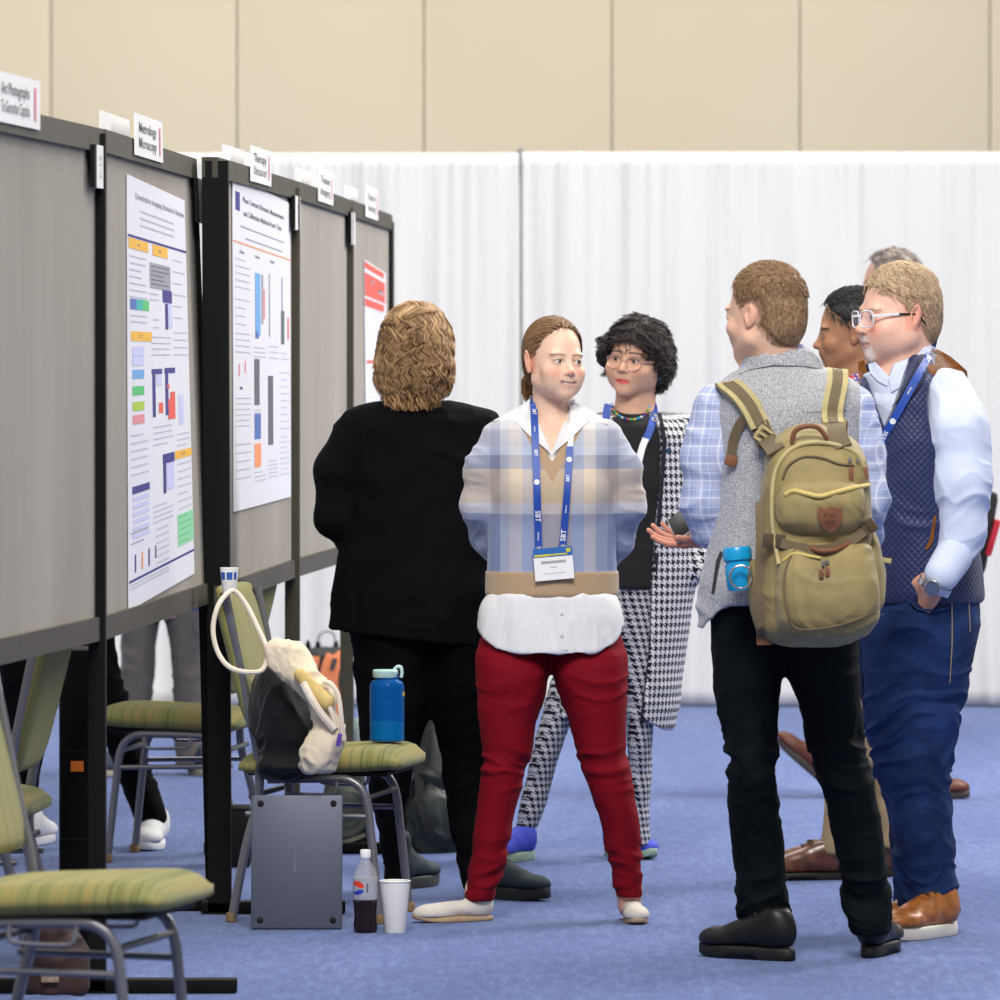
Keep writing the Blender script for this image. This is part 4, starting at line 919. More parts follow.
# ---------------- woman in houndstooth suit ----------------
def build_houndstooth_woman():
    f = Fig(632, 20.2, 'woman with short curly black hair, round glasses, red lipstick and houndstooth coat and trousers')
    skin = (.72, .43, .29)
    o, R, s = place_head(f, 636, 360, 0, -24, 0, 7, .95)
    hp = xf(head_prims(fat=.007, nose=1.1, jaw=1.0, open_=.12, eyeopen=.9), o, R, s); nb = f.p(634, 425, .02)
    chest = loft(f.rows([(440, 596, 672, .0, .09), (424, 606, 664, .01, .07), (414, 616, 653, .02, .05)]), k=.03)
    V, Q = sdfmesh(hp+neck_prims(o, R, s, nb, .058, .064, .02)+[chest], .0024, 1); L = tolocal(V, o, R, s)
    C = head_cols(L, skin, lip=(.75, .008, .025), blush=.55, brow=(.03, .015, .012), browt=1.35, browlift=.005)
    f_ax = np.abs(L[:, 0]); m = np.exp(-(((f_ax-.0312)/.017)**2+((L[:, 2]-.004)/.007)**2))*(L[:, 1] < -.05)
    C = C*(1-.55*m[:, None])+np.array([.06, .03, .03])*.55*m[:, None]
    arms = [[(590, 430, .0), (574, 520, .05), (586, 562, -.1)], [(686, 430, 0), (700, 520, .05), (690, 570, -.05)]]
    legs = [[(604, 600, 0), (557, 720, .0), (529, 822, .0)], [(640, 600, 0), (640, 720, -.02), (640, 835, .0)]]
    finish_body(f, V, Q, C, limb_set(f, arms, legs, [(425, 604, 666, 0, .07), (450, 600, 676, 0, .09), (560, 600, 674, 0, .09), (585, 602, 665, 0, .08)]), skin)
    eyeballs(f, o, R, s, gaze=(-8, -4), iris=(.03, .015, .01))
    ROSE = plain('rose_gold_metal', (.75, .45, .38), .3, .8)
    glasses(f, o, R, s, ROSE, True, .0255, .0235, None, z=-.008)
    keep0 = hairline([(-.30, .10), (-.09, .045), (-.06, .012), (-.02, -.008), (.02, -.030), (.045, -.062), (.06, -.088), (.075, -.12), (.2, -.2)])
    def keep(p): return keep0(p)+.02*np.clip(p[:, 0]*12+.1, -1, 1)*(p[:, 2] > .015)
    base = [ell((0, .014, .046), (.092, .112, .094), k=.01), ell((-.092, -.006, .004), (.040, .060, .060), k=.02), ell((.070, .030, -.012), (.040, .058, .078), k=.02), ell((0, .06, -.01), (.085, .075, .09), k=.03)]
    vol = base+[(lambda p: keep(p)*.8, np.array([-.2, -.3, -.3]), np.array([.2, .12, .3]), .01, True)]
    VV, QQ = sdfmesh(vol, .0035, 1); n = vnoise(VV*55)+.5*vnoise(VV*110, 2); VV = push(VV, QQ, .007*n); t = np.clip(.4+.5*n, 0, 1)[:, None]
    hair = f.obj('hair', (VV*s)@R.T+o, QQ, HAIRM, np.array([.006, .005, .005])*(1-t)+np.array([.03, .024, .022])*t)
    fl = lambda p: np.stack([np.where(p[:, 2] > .03, -.9*np.sign(.02-p[:, 0]), .0), -.4*(p[:, 2] > .05)+0*p[:, 0], -np.ones(len(p))*.8], 1)
    hair_strands(f, o, R, s, keep, fl, 2300, .065, 9, (.002, .018), .0021, (.006, .005, .005), (.075, .06, .055), seed=19, curl=1.5, curlf=-190, cl=20, parent=hair, base=base, minkeep=-.006, jitter=.5)
    # earring and bead necklace
    mb = MB(); c = o+R@(np.array([.083, .006, -.035])*s); mb.tube([c, c-np.array([0, 0, .008])], .001, 5); mb.lathe([(.0001, -.006), (.0055, 0), (.0001, .006)], c-np.array([0, .002, .016]), 8); mb.build('drop_earring', plain('turquoise_bead', srgb(30, 120, 150), .3), f.root)
    top = [(404, 612, 653, .02, .058), (414, 610, 656, .015, .064), (419, 598, 668, .01, .078), (426, 588, 680, 0, .095), (445, 585, 690, 0, .11), (490, 586, 690, 0, .128), (560, 585, 690, 0, .128), (588, 585, 688, 0, .13)]
    tp = [loft(f.rows(top), k=.02), ell(f.p(648, 482, -.055), (.055, .05, .06), k=.05), ell(f.p(610, 482, -.055), (.055, .05, .06), k=.05)]
    tps = tp+[ell(f.p(632, 399, -.025), (.075, .12, .046), k=.003, sub=True)]
    BK = cloth('black_knit', (.006, .006, .007), (.02, .02, .022), .85)
    garment(f, 'black_top', tps, BK, .005, lambda V: folds(V, .003, (8, 8, 8), 41))
    cols = [srgb(30, 160, 200), srgb(240, 190, 40), srgb(60, 160, 90), srgb(210, 70, 40), srgb(50, 60, 150), srgb(230, 230, 220)]; ms = [plain('glass_bead', c, .3, var=.02) for c in cols]
    nk = empty('bead_necklace'); nk.parent = f.root; pts = smooth_path([tuple(f.p(x, y)) for x, y in ((612, 404), (614, 411), (622, 417.5), (632, 419.5), (643, 416), (648, 409), (649, 403))], 5); A = np.array([tuple(p) for p in pts]); yy = front_y(tp, A[:, 0], A[:, 2])
    for i, (p, y) in enumerate(zip(pts, yy)):
        mb = MB(); mb.lathe([(.0001, -.0045), (.0036, -.0025), (.0036, .0025), (.0001, .0045)], (p.x, y-.005, p.z), 8, Matrix.Rotation(math.pi/2, 3, 'Y')); mb.build('bead', ms[(i*5+i//3) % 6], nk)
    HT = hound_mat('houndstooth_cloth', .0235, (.006, .006, .012), (.72, .72, .76)); HT2 = hound_mat('houndstooth_trouser', .0200, (.006, .006, .012), (.52, .52, .58))  # trousers' pale threads dimmed: shadow on the legs put into their colour
    xc = f.p(632, 0)[0]
    coat = [(412, 604, 668, .03, .06), (416, 594, 682, .02, .085), (422, 586, 691, .01, .110), (440, 581, 697, 0, .13), (500, 579, 697, 0, .145), (560, 574, 697, 0, .15), (600, 566, 694, 0, .155), (640, 558, 689, 0, .16), (680, 552, 683, 0, .16), (715, 547, 677, 0, .16), (729, 545, 674, 0, .16)]
    op = [(398, 612, 655, -.18, .17), (440, 603, 665, -.18, .17), (500, 603, 660, -.18, .17), (590, 600, 654, -.18, .17), (660, 593, 651, -.18, .17), (735, 584, 642, -.18, .17)]
    cp = [loft(f.rows(coat), k=.02)]+chain([f.p(592, 432), f.p(577, 475, .02), f.p(572, 520, .04), f.p(585, 560, -.1)], [.055, .056, .048, .040], k=.03)+chain([f.p(684, 432), f.p(700, 475, .02), f.p(703, 520, .03), f.p(695, 568, -.03)], [.055, .056, .048, .040], k=.03)
    cp += [loft(f.rows(op), k=.002, sub=True, round_=0)]
    z1 = f.p(0, 716)[2]
    cp += [(lambda p: p[:, 2]-(z1-.055*np.clip((p[:, 0]-f.p(640, 0)[0])/.1, 0, 1)), np.array([-.4, -.3, .2]), np.array([.4, .3, .5]), .002, True)]
    garment(f, 'houndstooth_coat', cp, HT, .0055, lambda V: folds(V, .006, (9, 6, 2.2), 43), cylpc(xc, 0, .22))
    fr = [(x, y) for x, y in ((661, 413), (666, 440), (661.5, 500), (655, 590), (652, 650), (643, 722))]
    fr = fr+[(x-4.5, y) for x, y in fr[::-1]]
    drape(f, 'dark_front_facing', cp, fr, cloth('navy_facing', (.008, .01, .02), (.015, .018, .03)), .001, .006, .012, soft=2)
    A = [(580, 586, 640, 0, .12), (640, 573, 625, 0, .11), (690, 548, 590, 0, .095), (720, 541, 573, 0, .085), (750, 532, 561, 0, .078), (780, 525, 553, 0, .07), (810, 519, 544, 0, .062), (829, 516, 537, 0, .058)]
    B = [(580, 612, 668, 0, .12), (640, 616, 665, -.01, .11), (700, 624, 655, -.02, .095), (740, 627, 652.5, -.02, .085), (780, 629, 651, 0, .075), (810, 630, 649, 0, .065), (846, 630, 650, 0, .06)]
    garment(f, 'trousers', [loft(f.rows(A)), loft(f.rows(B), k=.03)], HT2, .006, lambda V: folds(V, .005, (6, 6, 14), 44), lambda V: np.stack([V[:, 0]+.6*V[:, 1]+.25*V[:, 2], V[:, 1], V[:, 2]], 1))
    SN = plain('violet_blue_knit', srgb(62, 76, 190), .7, bump=.3, bscale=500); SL = plain('pale_green_foam', srgb(150, 170, 150), .6)
    shoe(f, f.p(533, 850, .0)*[1, 1, 0], -122, .25, .095, .09, SN, SL, .028, .015, style='lace', name='sneaker')
    shoe(f, f.p(606, 850, .16)*[1, 1, 0], -55, .25, .095, .09, SN, SL, .028, .015, style='lace', name='sneaker')
    ribbon(f, 'lanyard', tp, [(608, 404), (606, 416), (608, 440), (616, 480)], .022, BLUE_STRAP, .005)
    l, W = ribbon(f, 'lanyard', tp, [(652, 402), (654, 412), (650, 428), (645, 440)], .022, BLUE_STRAP, .006); strap_print(f, W, l, [(.5, 'SBT', .014, 0)])
    ribbon(f, 'lanyard_white_end', tp, [(645, 438), (640, 452), (634, 480), (630, 500)], .020, WHITE_INK, .006)
    c = f.p(664, 450, 0); y = front_y(cp, np.array([c[0]+.012]), np.array([c[2]]))[0]; MB().lathe([(.008, -.002), (.008, .002)], (c[0]+.012, y-.004, c[2]), 10, Matrix.Rotation(math.pi/2, 3, 'X')).build('enamel_pin', plain('pin_blue', srgb(40, 80, 110), .3, .4), f.root)
    return f
build_black_jacket_woman(); build_houndstooth_woman()
def build_backpack_man():
    f = Fig(790, 16.7, 'man in light grey fleece vest and blue checked shirt with cropped brown hair, back turned')
    skin = (.78, .49, .35)
    o, R, s = place_head(f, 765, 315, 0, -130, 3, 0, 1.02)
    hp = xf(head_prims(jaw=1.12, ear=.90, nose=1.05, nosel=1.03, browr=1.15), o, R, s); nb = f.p(776, 372, .02)
    V, Q = sdfmesh(hp+[cone(o+R@np.array([0, .030, -.04])*s, nb, .058, .066, k=.02), ell(f.p(776, 388, .02), (.12, .08, .07), k=.03)], .0026, 1); L = tolocal(V, o, R, s)
    keep = hairline([(-.30, .20), (-.10, .075), (-.075, .055), (-.04, .04), (-.02, .02), (0, -.010), (.03, -.030), (.06, -.048), (.08, -.062), (.095, -.07), (.2, -.08)])
    keep = earkeep(keep, .030)
    C = head_cols(L, skin, blush=.6, brow=(.2, .11, .06), scalp=(.22, .12, .06), scalpf=lambda p: np.clip(keep(p)/.02+.5, 0, 1)*(p[:, 2] > -.085), stub=.85)
    wr = f.p(716, 538, .20)
    HR = np.array([[-.15, .15, .98], [-.25, .95, -.18], [-.955, -.27, -.10]]).T      # columns: thumb side, back of palm, away from the fingers
    zax = np.array([.985, -.05, .10]); zax /= np.linalg.norm(zax); yax = np.array([.08, .35, -.92]); yax -= zax*(yax@zax); yax /= np.linalg.norm(yax); xax = np.cross(yax, zax)
    HR = np.stack([xax, yax, zax], 1)
    hand = hand_prims(wr, HR, .98, curl=(16, 20, 22, 24), spread=6, thumb=(38, 20), side=(1 if xax[2] > 0 or True else -1))
    arms = [[(712, 412, .0), (703, 518, .01), (710, 537, .18)], [(858, 412, 0), (867, 510, 0), (850, 548, .2)]]
    legs = [[(748, 640, 0), (752, 790, 0), (764, 915, .1)], [(820, 640, 0), (850, 790, 0), (868, 912, .06)]]
    def hc(Vx): return np.tile(np.array([.62, .27, .19]), (len(Vx), 1))
    finish_body(f, V, Q, C, limb_set(f, arms, legs, [(392, 735, 840, 0, .08), (430, 740, 845, 0, .1), (560, 738, 830, 0, .09), (600, 745, 825, 0, .08)]), skin, extra=[(hand, .003, hc)], hands=hand_prims(f.p(850, 548, .2), rotm(-70, 0, 0), 1.0))
    eyeballs(f, o, R, s)
    kt = keep
    hair = short_hair(f, o, R, s, kt, (.20, .115, .06), (.38, .24, .13), thick=.0032, amp=.0006, seed=13)
    dr = lambda p: np.stack([.3*p[:, 0]*8, .9*np.ones(len(p))*np.where(p[:, 2] > .09, -.6, .2), -.9*np.where(p[:, 2] > .09, 0, 1)], 1)
    hair_strands(f, o, R, s, keep, dr, 3800, .007, 3, (.0005, .0020), .0008, (.15, .09, .045), (.40, .26, .15), thick=.0030, seed=14, parent=hair, jitter=.5, minkeep=-.002, n=3)
    hair_strands(f, o, R, s, lambda p: keep(p)*(p[:, 2] > .045)-(p[:, 2] <= .045), dr, 2200, .012, 3, (.002, .0065), .0010, (.15, .085, .04), (.42, .26, .14), thick=.0045, seed=15, name='crown_hair', parent=hair, jitter=.4, n=3)
    # shirt: collar and sleeves
    CK = check_mat('blue_checked_cotton', srgb(176, 184, 212), [(0, .45, srgb(150, 162, 206), .45), (.20, .09, srgb(226, 230, 244), .6), (.72, .08, srgb(206, 212, 234), .45)], .043)
    ar1 = chain([f.p(716, 408, .01), f.p(707, 455, .0), f.p(704, 505, .0), f.p(712, 522, .02)], [.060, .060, .056, .054], k=.03); ar1b = chain([f.p(712, 522, .02), f.p(711, 530, .10), f.p(712, 536, .18)], [.052, .044, .038], k=.03)
    ar2 = chain([f.p(852, 408, .01), f.p(860, 450, .0), f.p(867, 500, .0), f.p(862, 535, .10), f.p(852, 546, .18)], [.060, .057, .050, .044, .036], k=.03)
    core = [loft(f.rows([(350, 748, 804, .02, .06), (360, 745, 812, .02, .07), (380, 735, 835, .02, .08), (410, 730, 850, 0, .1), (560, 730, 835, 0, .1)]), k=.01)]
    sp = ar1+ar1b+ar2+core
    def ck(V): return np.stack([V[:, 0]*1.0-V[:, 1]*.75, V[:, 1], V[:, 2]], 1)
    garment(f, 'shirt', sp, CK, .005, lambda V: folds(V, .008, (8, 8, 15), 51), ck)
    # fleece vest
    FL = NT('grey_heather_fleece'); FL.obj(); n1 = FL.noise(FL.ov, 260, 4, .8); n2 = FL.noise(FL.ov, 700, 2, .7, (1, 1, .35)); c = FL.ramp(FL.M('ADD', FL.M('MULTIPLY', n1, .6), FL.M('MULTIPLY', n2, .4)), [(.36, srgb(96, 98, 104)), (.48, srgb(150, 152, 158)), (.62, srgb(214, 215, 218))]); FL.bump(n1, .4, .0015); FL = FL.done(c, .95, 0, .1, .3)
    vr = [(347, 758, 806, .03, .060), (350, 748, 814, .025, .072), (360, 741, 822, .02, .082), (366, 742, 824, .02, .086), (374, 728, 845, .02, .098), (388, 716, 862, .01, .118), (410, 713, 866, 0, .135), (450, 716, 866, 0, .145), (500, 715, 862, 0, .148), (540, 709, 858, 0, .15), (570, 702, 855, 0, .155), (595, 697, 853, 0, .16), (640, 697, 853, 0, .16)]
    z1 = f.p(0, 628)[2]; z2 = f.p(0, 603)[2]; xa = f.p(702, 0)[0]; xb = f.p(735, 0)[0]
    vp = [loft(f.rows(vr), k=.02), ell(f.p(779, 341, .02), (.068, .058, .035), k=.004, sub=True)]
    for sx, px in ((-1, 699), (1, 874)): vp += [ell(f.p(px, 430, .0), (.045, .085, .17), rotm(0, sx*6, 0), k=.012, sub=True)]
    vp += [(lambda p: p[:, 2]-(z2+(z1-z2)*np.clip((xb-p[:, 0])/(xb-xa), 0, 1)**2), np.array([-.4, -.3, .4]), np.array([.4, .3, .9]), .003, True)]
    def fo(V):
        lo = np.clip((1.06-V[:, 2])*5, 0, 1); return folds(V, .010, (6, 6, 14), 52)*lo+folds(V, .004, (6, 6, 6), 53)*(1-lo)
    vest = garment(f, 'fleece_vest', vp, FL, .005, fo)
    DK = plain('dark_piping', (.03, .03, .035), .7)
    drape(f, 'side_zip', vp, [(722, 552), (719, 560), (713, 592), (710, 592), (715, 560), (719, 550)], DK, .001, .002, .008, parent=vest)
    drape(f, 'yoke_seam', vp, [(740, 408.6), (800, 411), (845, 409), (845, 410.4), (800, 412.4), (740, 410)], plain('seam_thread', (.3, .3, .32), .8), .000, .0015, .008, parent=vest)
    drape(f, 'fleece_collar', vp, [(739, 373), (749, 360), (764, 353), (782, 350), (802, 350), (813, 353), (823, 365), (821, 369), (802, 366), (772, 365), (752, 369)], FL, .003, .006, .006, parent=vest, soft=3)
    drape(f, 'shirt_collar', vp, [(752, 354), (766, 347), (784, 344), (802, 344), (808, 350), (784, 349), (764, 353)], CK, -.004, .004, .006, soft=2, pcf=lambda V: V)
    PT = cloth('black_green_trouser_cloth', (.0022, .0042, .005), (.0045, .0075, .0085), .8, .2, .0, spec=.10)
    A = [(596, 709, 790, 0, .12), (650, 711, 785, 0, .12), (675, 713, 782, 0, .115), (700, 715, 779, 0, .105), (740, 724.5, 776, 0, .092), (770, 727, 777, 0, .088), (800, 727.5, 779, .02, .082), (830, 730, 782, .05, .076), (870, 735, 786, .08, .07), (910, 739, 788, .10, .066), (932, 740, 790, .10, .066), (938, 742, 788, .10, .064)]
    B = [(596, 778, 858, 0, .12), (650, 782, 859, 0, .12), (675, 787, 860, 0, .115), (700, 798, 861, 0, .105), (740, 808, 864, 0, .092), (770, 817, 870, 0, .088), (800, 825, 877, .02, .082), (830, 831, 882, .04, .076), (870, 840, 887, .06, .070), (900, 844, 889, .08, .068), (926, 849, 890, .085, .068), (934, 852, 889, .085, .064)]
    zk = f.p(0, 760)[2]; za = f.p(0, 905)[2]
    garment(f, 'trousers', [loft(f.rows(A)), loft(f.rows(B), k=.03)], PT, .0055, lambda V: folds(V, .012, (6, 6, 20), 54, 1.0)*(.35+bump01(V[:, 2], zk, .08)+bump01(V[:, 2], za, .08)))
    LT = plain('black_leather', (.006, .006, .007), .42, var=.3, spec=.3, bump=.15, bscale=200); RB = plain('black_rubber', (.006, .006, .006), .6); LC = plain('black_lace', (.015, .015, .018), .6)
    shoe(f, f.p(794, 965, -.02)*[1, 1, 0], 140, .295, .105, .105, LT, RB, .032, .008, style='lace', lace=LC, heelblock=True)
    shoe(f, f.p(868, 962, .06)*[1, 1, 0], 76, .295, .105, .105, LT, RB, .032, .008, style='lace', lace=LC, heelblock=True)
    # wrist watch strap
    MB().tube([f.p(706, 536, .15)+np.array([0, 0, .033]), f.p(706, 536, .15)+np.array([.0, -.033, 0]), f.p(706, 536, .15)+np.array([0, 0, -.033]), f.p(706, 536, .15)+np.array([0, .033, 0])], .001, 6, closed=True) if False else None
    return f, vp
def build_phone(f):
    o = f.p(683, 524, .215); ph = empty('smartphone', (f.ox+o[0], f.d+o[1], o[2])); tag(ph, 'dark smartphone with pale edge held in the hand of the man with the backpack', 'phone'); ph.rotation_euler = (math.radians(-62), math.radians(-38), math.radians(-8))
    MB().box((0, 0, 0), (.068, .0085, .135), bev=.003).build('case', plain('silver_edge', (.5, .5, .48), .4, .3), ph); MB().box((0, -.0045, 0), (.062, .0012, .128), bev=.0003).build('screen', plain('dark_glass', (.004, .004, .005), .35, spec=.2), ph)
def build_vest_man():
    f = Fig(920, 17.5, 'man in glasses, navy quilted vest with brown shoulder patches and jeans, hand in pocket')
    skin = (.82, .50, .38)
    o, R, s = place_head(f, 898, 316, 0, -68, 3, 0, 1.04)
    hp = xf(head_prims(jaw=1.12, fat=.007, nose=1.25, nosel=1.02, ear=1.1, browr=1.3, smile=.35, chin=.98, eyeopen=.7, open_=.15), o, R, s); nb = f.p(903, 385, .02)
    V, Q = sdfmesh(hp+[cone(o+R@np.array([0, .020, -.055])*s, nb, .066, .078, k=.02), ell(f.p(903, 400, .0), (.11, .11, .08), k=.03)], .0026, 1); L = tolocal(V, o, R, s)
    C = head_cols(L, skin, lip=(.55, .26, .22), blush=1.3, brow=(.45, .30, .20), browt=1.0, beard=((.80, .74, .70), 1.0), smile=.35)
    wr = f.p(936, 582, -.236)
    zax = np.array([.42, -.50, .60]); zax /= np.linalg.norm(zax); yax = np.array([.45, .8, -.2]); yax -= zax*(yax@zax); yax /= np.linalg.norm(yax); xax = np.cross(yax, zax)
    hand = hand_prims(wr, np.stack([xax, yax, zax], 1), 1.05, curl=(12, 14, 16, 18), side=-1, thumb=(28, 10))
    arms = [[(955, 395, -.1), (960, 520, -.15), tuple([940, 575, -.215])], [(880, 395, .12), (868, 520, .15), (850, 590, .1)]]
    legs = [[(925, 620, -.05), (905, 760, -.05), (922, 890, -.03), (922, 912, -.03)], [(895, 620, .1), (900, 760, .12), (915, 890, .13), (917, 905, .13)]]
    finish_body(f, V, Q, C, limb_set(f, arms, legs, [(392, 875, 945, 0, .12), (430, 880, 948, 0, .13), (560, 882, 945, 0, .11), (590, 885, 945, 0, .10)]), skin, extra=[(hand, .003, (.70, .36, .25))], hands=hand_prims(f.p(850, 590, .1), rotm(0, 0, 0), 1.0))
    eyeballs(f, o, R, s, gaze=(0, -5), iris=(.12, .16, .2))
    keep = hairline([(-.30, .20), (-.09, .085), (-.075, .065), (-.04, .042), (-.02, .024), (0, -.004), (.03, -.022), (.05, -.036), (.07, -.070), (.085, -.085), (.2, -.12)]); keep = earkeep(keep, .027)
    hair = short_hair(f, o, R, s, keep, (.30, .18, .09), (.66, .48, .30), thick=.0065, amp=.0012, seed=23)
    dr = lambda p: np.stack([.2*np.sign(p[:, 0])+0*p[:, 0], np.where(p[:, 2] > .075, .6, .8), np.where(p[:, 2] > .075, .3, -.75)], 1)
    hair_strands(f, o, R, s, keep, dr, 4200, .020, 5, (.0005, .0030), .0009, (.26, .15, .07), (.80, .62, .42), thick=.006, seed=24, parent=hair, jitter=.35, minkeep=-.003, curl=.35, curlf=60)
    fr = lambda p: np.tile(np.array([.15, -.6, .9]), (len(p), 1))
    hair_strands(f, o, R, s, lambda p: keep(p)*(p[:, 2] > .07)-(p[:, 2] <= .07), fr, 1300, .028, 5, (.002, .007), .0010, (.40, .27, .15), (.85, .68, .46), thick=.007, seed=25, name='fringe', parent=hair, jitter=.3, minkeep=-.002)
    CL = plain('clear_white_frame', (.78, .80, .86), .2, var=.02); BKF = plain('black_temple', (.01, .01, .012), .35)
    LN = NT('lens_glass'); LN.done((.75, .70, .85), .05, 0, .5, alpha=.18)
    glasses(f, o, R, s, CL, False, .0285, .0205, LN.m, CL, z=-.003, tip=BKF, r=.0017, y=-.108)
    # beard fuzz
    rg = np.random.default_rng(3)
    # shirt
    WS = cloth('pale_blue_cotton', srgb(196, 206, 232), srgb(216, 224, 244), .7, .15, .0, 700)
    slv = chain([f.p(947, 394, -.10), f.p(959, 430, -.15), f.p(963, 480, -.18), f.p(963, 528, -.18), f.p(953, 558, -.19)], [.068, .080, .076, .062, .050], k=.03)
    cuff = chain([f.p(953, 557, -.21), f.p(942, 574, -.240)], [.050, .046], k=.004)
    far = chain([f.p(885, 394, .11), f.p(868, 450, .16), f.p(862, 520, .16), f.p(850, 575, .1)], [.066, .070, .060, .045], k=.03)
    body = [loft(f.rows([(373, 882, 908, -.01, .05), (381, 870, 930, 0, .085), (392, 864, 940, 0, .115), (404, 862, 945, 0, .13), (580, 868, 950, 0, .13)]), k=.02)]
    garment(f, 'shirt', body+slv+far, WS, .005, lambda V: folds(V, .008, (8, 8, 15), 61, .9)*(V[:, 1] < -.06)-.003)
    garment(f, 'shirt_cuff', cuff, WS, .0035)
    cn = f.p(888, 372, .0); 
    clr = [loft(f.rows([(341, 879, 931, .03, .075), (352, 872, 934, .02, .085), (366, 864, 937, 0, .095), (380, 862, 942, 0, .110), (400, 864, 944, 0, .12)]), k=.01), (lambda p: np.sqrt(((p[:, 0]-nb[0]-.004)/1.0)**2+(p[:, 1]-nb[1])**2)-.080, nb-.14, nb+.14, .004, True)]
    wzx = f.p(884, 0)[0]
    clr += [wedge(wzx, f.p(0, 383)[2], .42, .0, .004), (lambda p: -(p[:, 2]-(f.p(0, 373)[2]+.36*(p[:, 0]-f.p(866, 0)[0]))), np.array([-.3, -.3, 1.3]), np.array([.3, .3, 1.7]), .004, True)]
    garment(f, 'shirt_collar', clr, WS, .0035)
    for pl in ([(867, 364), (874, 362), (887, 377), (885, 386), (876, 381), (869, 373)], [(886, 378), (900, 367), (915, 355), (927, 343), (933, 347), (922, 360), (907, 374), (896, 388), (889, 392)]): drape(f, 'collar_flap', clr[:1], pl, WS, .002, .004, .006, soft=2)
    # quilted vest
    QV = NT('navy_quilting'); q = QV.pc(); a = QV.M('ADD', q[0], q[2]); b = QV.M('SUBTRACT', q[0], q[2]); P = .018
    g = lambda v: QV.M('ABSOLUTE', QV.M('SINE', QV.M('MULTIPLY', v, math.pi/P)))
    hgt = QV.M('POWER', QV.M('MULTIPLY', g(a), g(b)), .45); QV.bump(hgt, .55, .003); low = QV.M('LESS_THAN', hgt, .33)
    QV = QV.done(QV.mix(QV.M('MULTIPLY', low, .35), srgb(28, 38, 84), srgb(14, 20, 52)), .5, 0, .4, .2)
    vr = [(345, 880, 934, .04, .085), (352, 876, 940, .03, .095), (362, 868, 946, .02, .12), (372, 862, 958, .01, .15), (385, 858, 966, 0, .175), (410, 856, 970, 0, .19), (450, 855, 972, 0, .20), (500, 853, 974, 0, .20), (550, 852, 979, 0, .205), (590, 852, 984, 0, .205), (602, 854, 983, 0, .20)]
    vp = [loft(f.rows(vr), k=.02), wedge(f.p(882, 0)[0], f.p(0, 428)[2], .36, .0, .004, 9.), (lambda p: np.sqrt((p[:, 0]-nb[0])**2+(p[:, 1]-nb[1])**2)-.092, nb-[.14, .14, .02], nb+.16, .004, True)]
    vp += chain([f.p(951, 392, -.12), f.p(966, 450, -.2)], [.078, .088], k=.010)[:1] and [(lambda p, q=chain([f.p(953, 396, -.15), f.p(966, 440, -.24), f.p(966, 500, -.26)], [.070, .085, .080], k=.01): fieldeval(q, p, .3), f.p(940, 520, -.34), f.p(990, 370, -.05), .008, True)]
    vest = garment(f, 'quilted_vest', vp, QV, .0055, lambda V: folds(V, .006, (6, 6, 7), 62), cylpc(f.p(910, 0)[0], 0, .2))
    BR = NT('brown_suede'); BR.obj(); n = BR.noise(BR.ov, 60, 4, .7); BR = BR.done(BR.ramp(n, [(.3, srgb(84, 48, 20)), (.7, srgb(134, 84, 36))]), .95, 0, .1, .3)
    drape(f, 'shoulder_patch', vp, [(929, 352), (938, 349), (951, 357), (966, 371), (968, 383), (948, 378), (936, 377), (921, 371)], BR, .002, .004, .007, parent=vest, soft=2, label='brown suede shoulder patch')
    drape(f, 'shoulder_patch', vp, [(858, 362), (864, 360), (867, 372), (866, 388), (859, 384)], BR, .002, .004, .006, parent=vest, soft=2, label='brown suede shoulder patch')
    drape(f, 'pocket_welt', vp, [(929, 514), (932, 514), (928, 540), (922, 548), (920, 546), (925, 536)], BR, .001, .003, .006, parent=vest)
    drape(f, 'stand_collar', vp, [(933, 343), (938, 352), (922, 378), (903, 402), (893, 416), (882, 430), (879, 424), (888, 408), (898, 392), (908, 372), (921, 354)], cloth('navy_lining', srgb(10, 16, 44), srgb(22, 30, 66), .7), .001, .008, .008, parent=vest, soft=3)
    l, W = ribbon(f, 'lanyard', vp, [(936, 336), (932, 350), (922, 364), (910, 382), (900, 400), (889, 420), (880, 436), (876, 450)], .020, BLUE_STRAP, .010); strap_print(f, W, l, [(.12, 'o', .008, 0), (.24, 'SBT', .016, 0), (.5, 'Science', .007, 0), (.72, 'o', .008, 0), (.84, 'SBT', .014, 0)])
    # jeans
    JN = NT('blue_denim'); JN.obj(); n = JN.noise(JN.ov, 6, 4, .6); n2 = JN.noise(JN.ov, 900, 2, .6, (1, 1, .3)); JN.bump(n2, .25, .0006); JN = JN.done(JN.ramp(JN.M('ADD', JN.M('MULTIPLY', n, .7), JN.M('MULTIPLY', n2, .3)), [(.35, srgb(12, 24, 56)), (.65, srgb(40, 66, 118))]), .85, 0, .2)
    A = [(592, 864, 981, -.0, .18), (620, 861, 980, -.02, .18), (655, 862, 974, -.05, .15), (700, 864, 965, -.06, .12), (730, 867, 957, -.06, .108), (770, 874, 952, -.06, .10), (800, 887, 951.5, -.05, .095), (830, 893, 953, -.05, .09), (865, 895, 955.5, -.04, .085), (895, 897, 958, -.03, .082), (908, 902, 961, -.03, .08), (913, 905, 959, -.03, .076)]
    B = [(620, 858, 940, .08, .14), (650, 857, 935, .10, .13), (700, 861, 930, .12, .115), (760, 873, 932, .12, .10), (820, 888, 938, .12, .09), (870, 891, 945, .12, .085), (900, 892, 950, .12, .08), (905, 893, 948, .12, .078)]
    zk = f.p(0, 740)[2]; za = f.p(0, 880)[2]
    jp = [loft(f.rows(A)), loft(f.rows(B), k=.03), ell(f.p(914, 622, -.165), (.062, .068, .060), k=.035)]
    jn = garment(f, 'jeans', jp, JN, .0055, lambda V: folds(V, .012, (5, 5, 20), 63, .9)*(.45+bump01(V[:, 2], zk, .12)+bump01(V[:, 2], za, .10)))
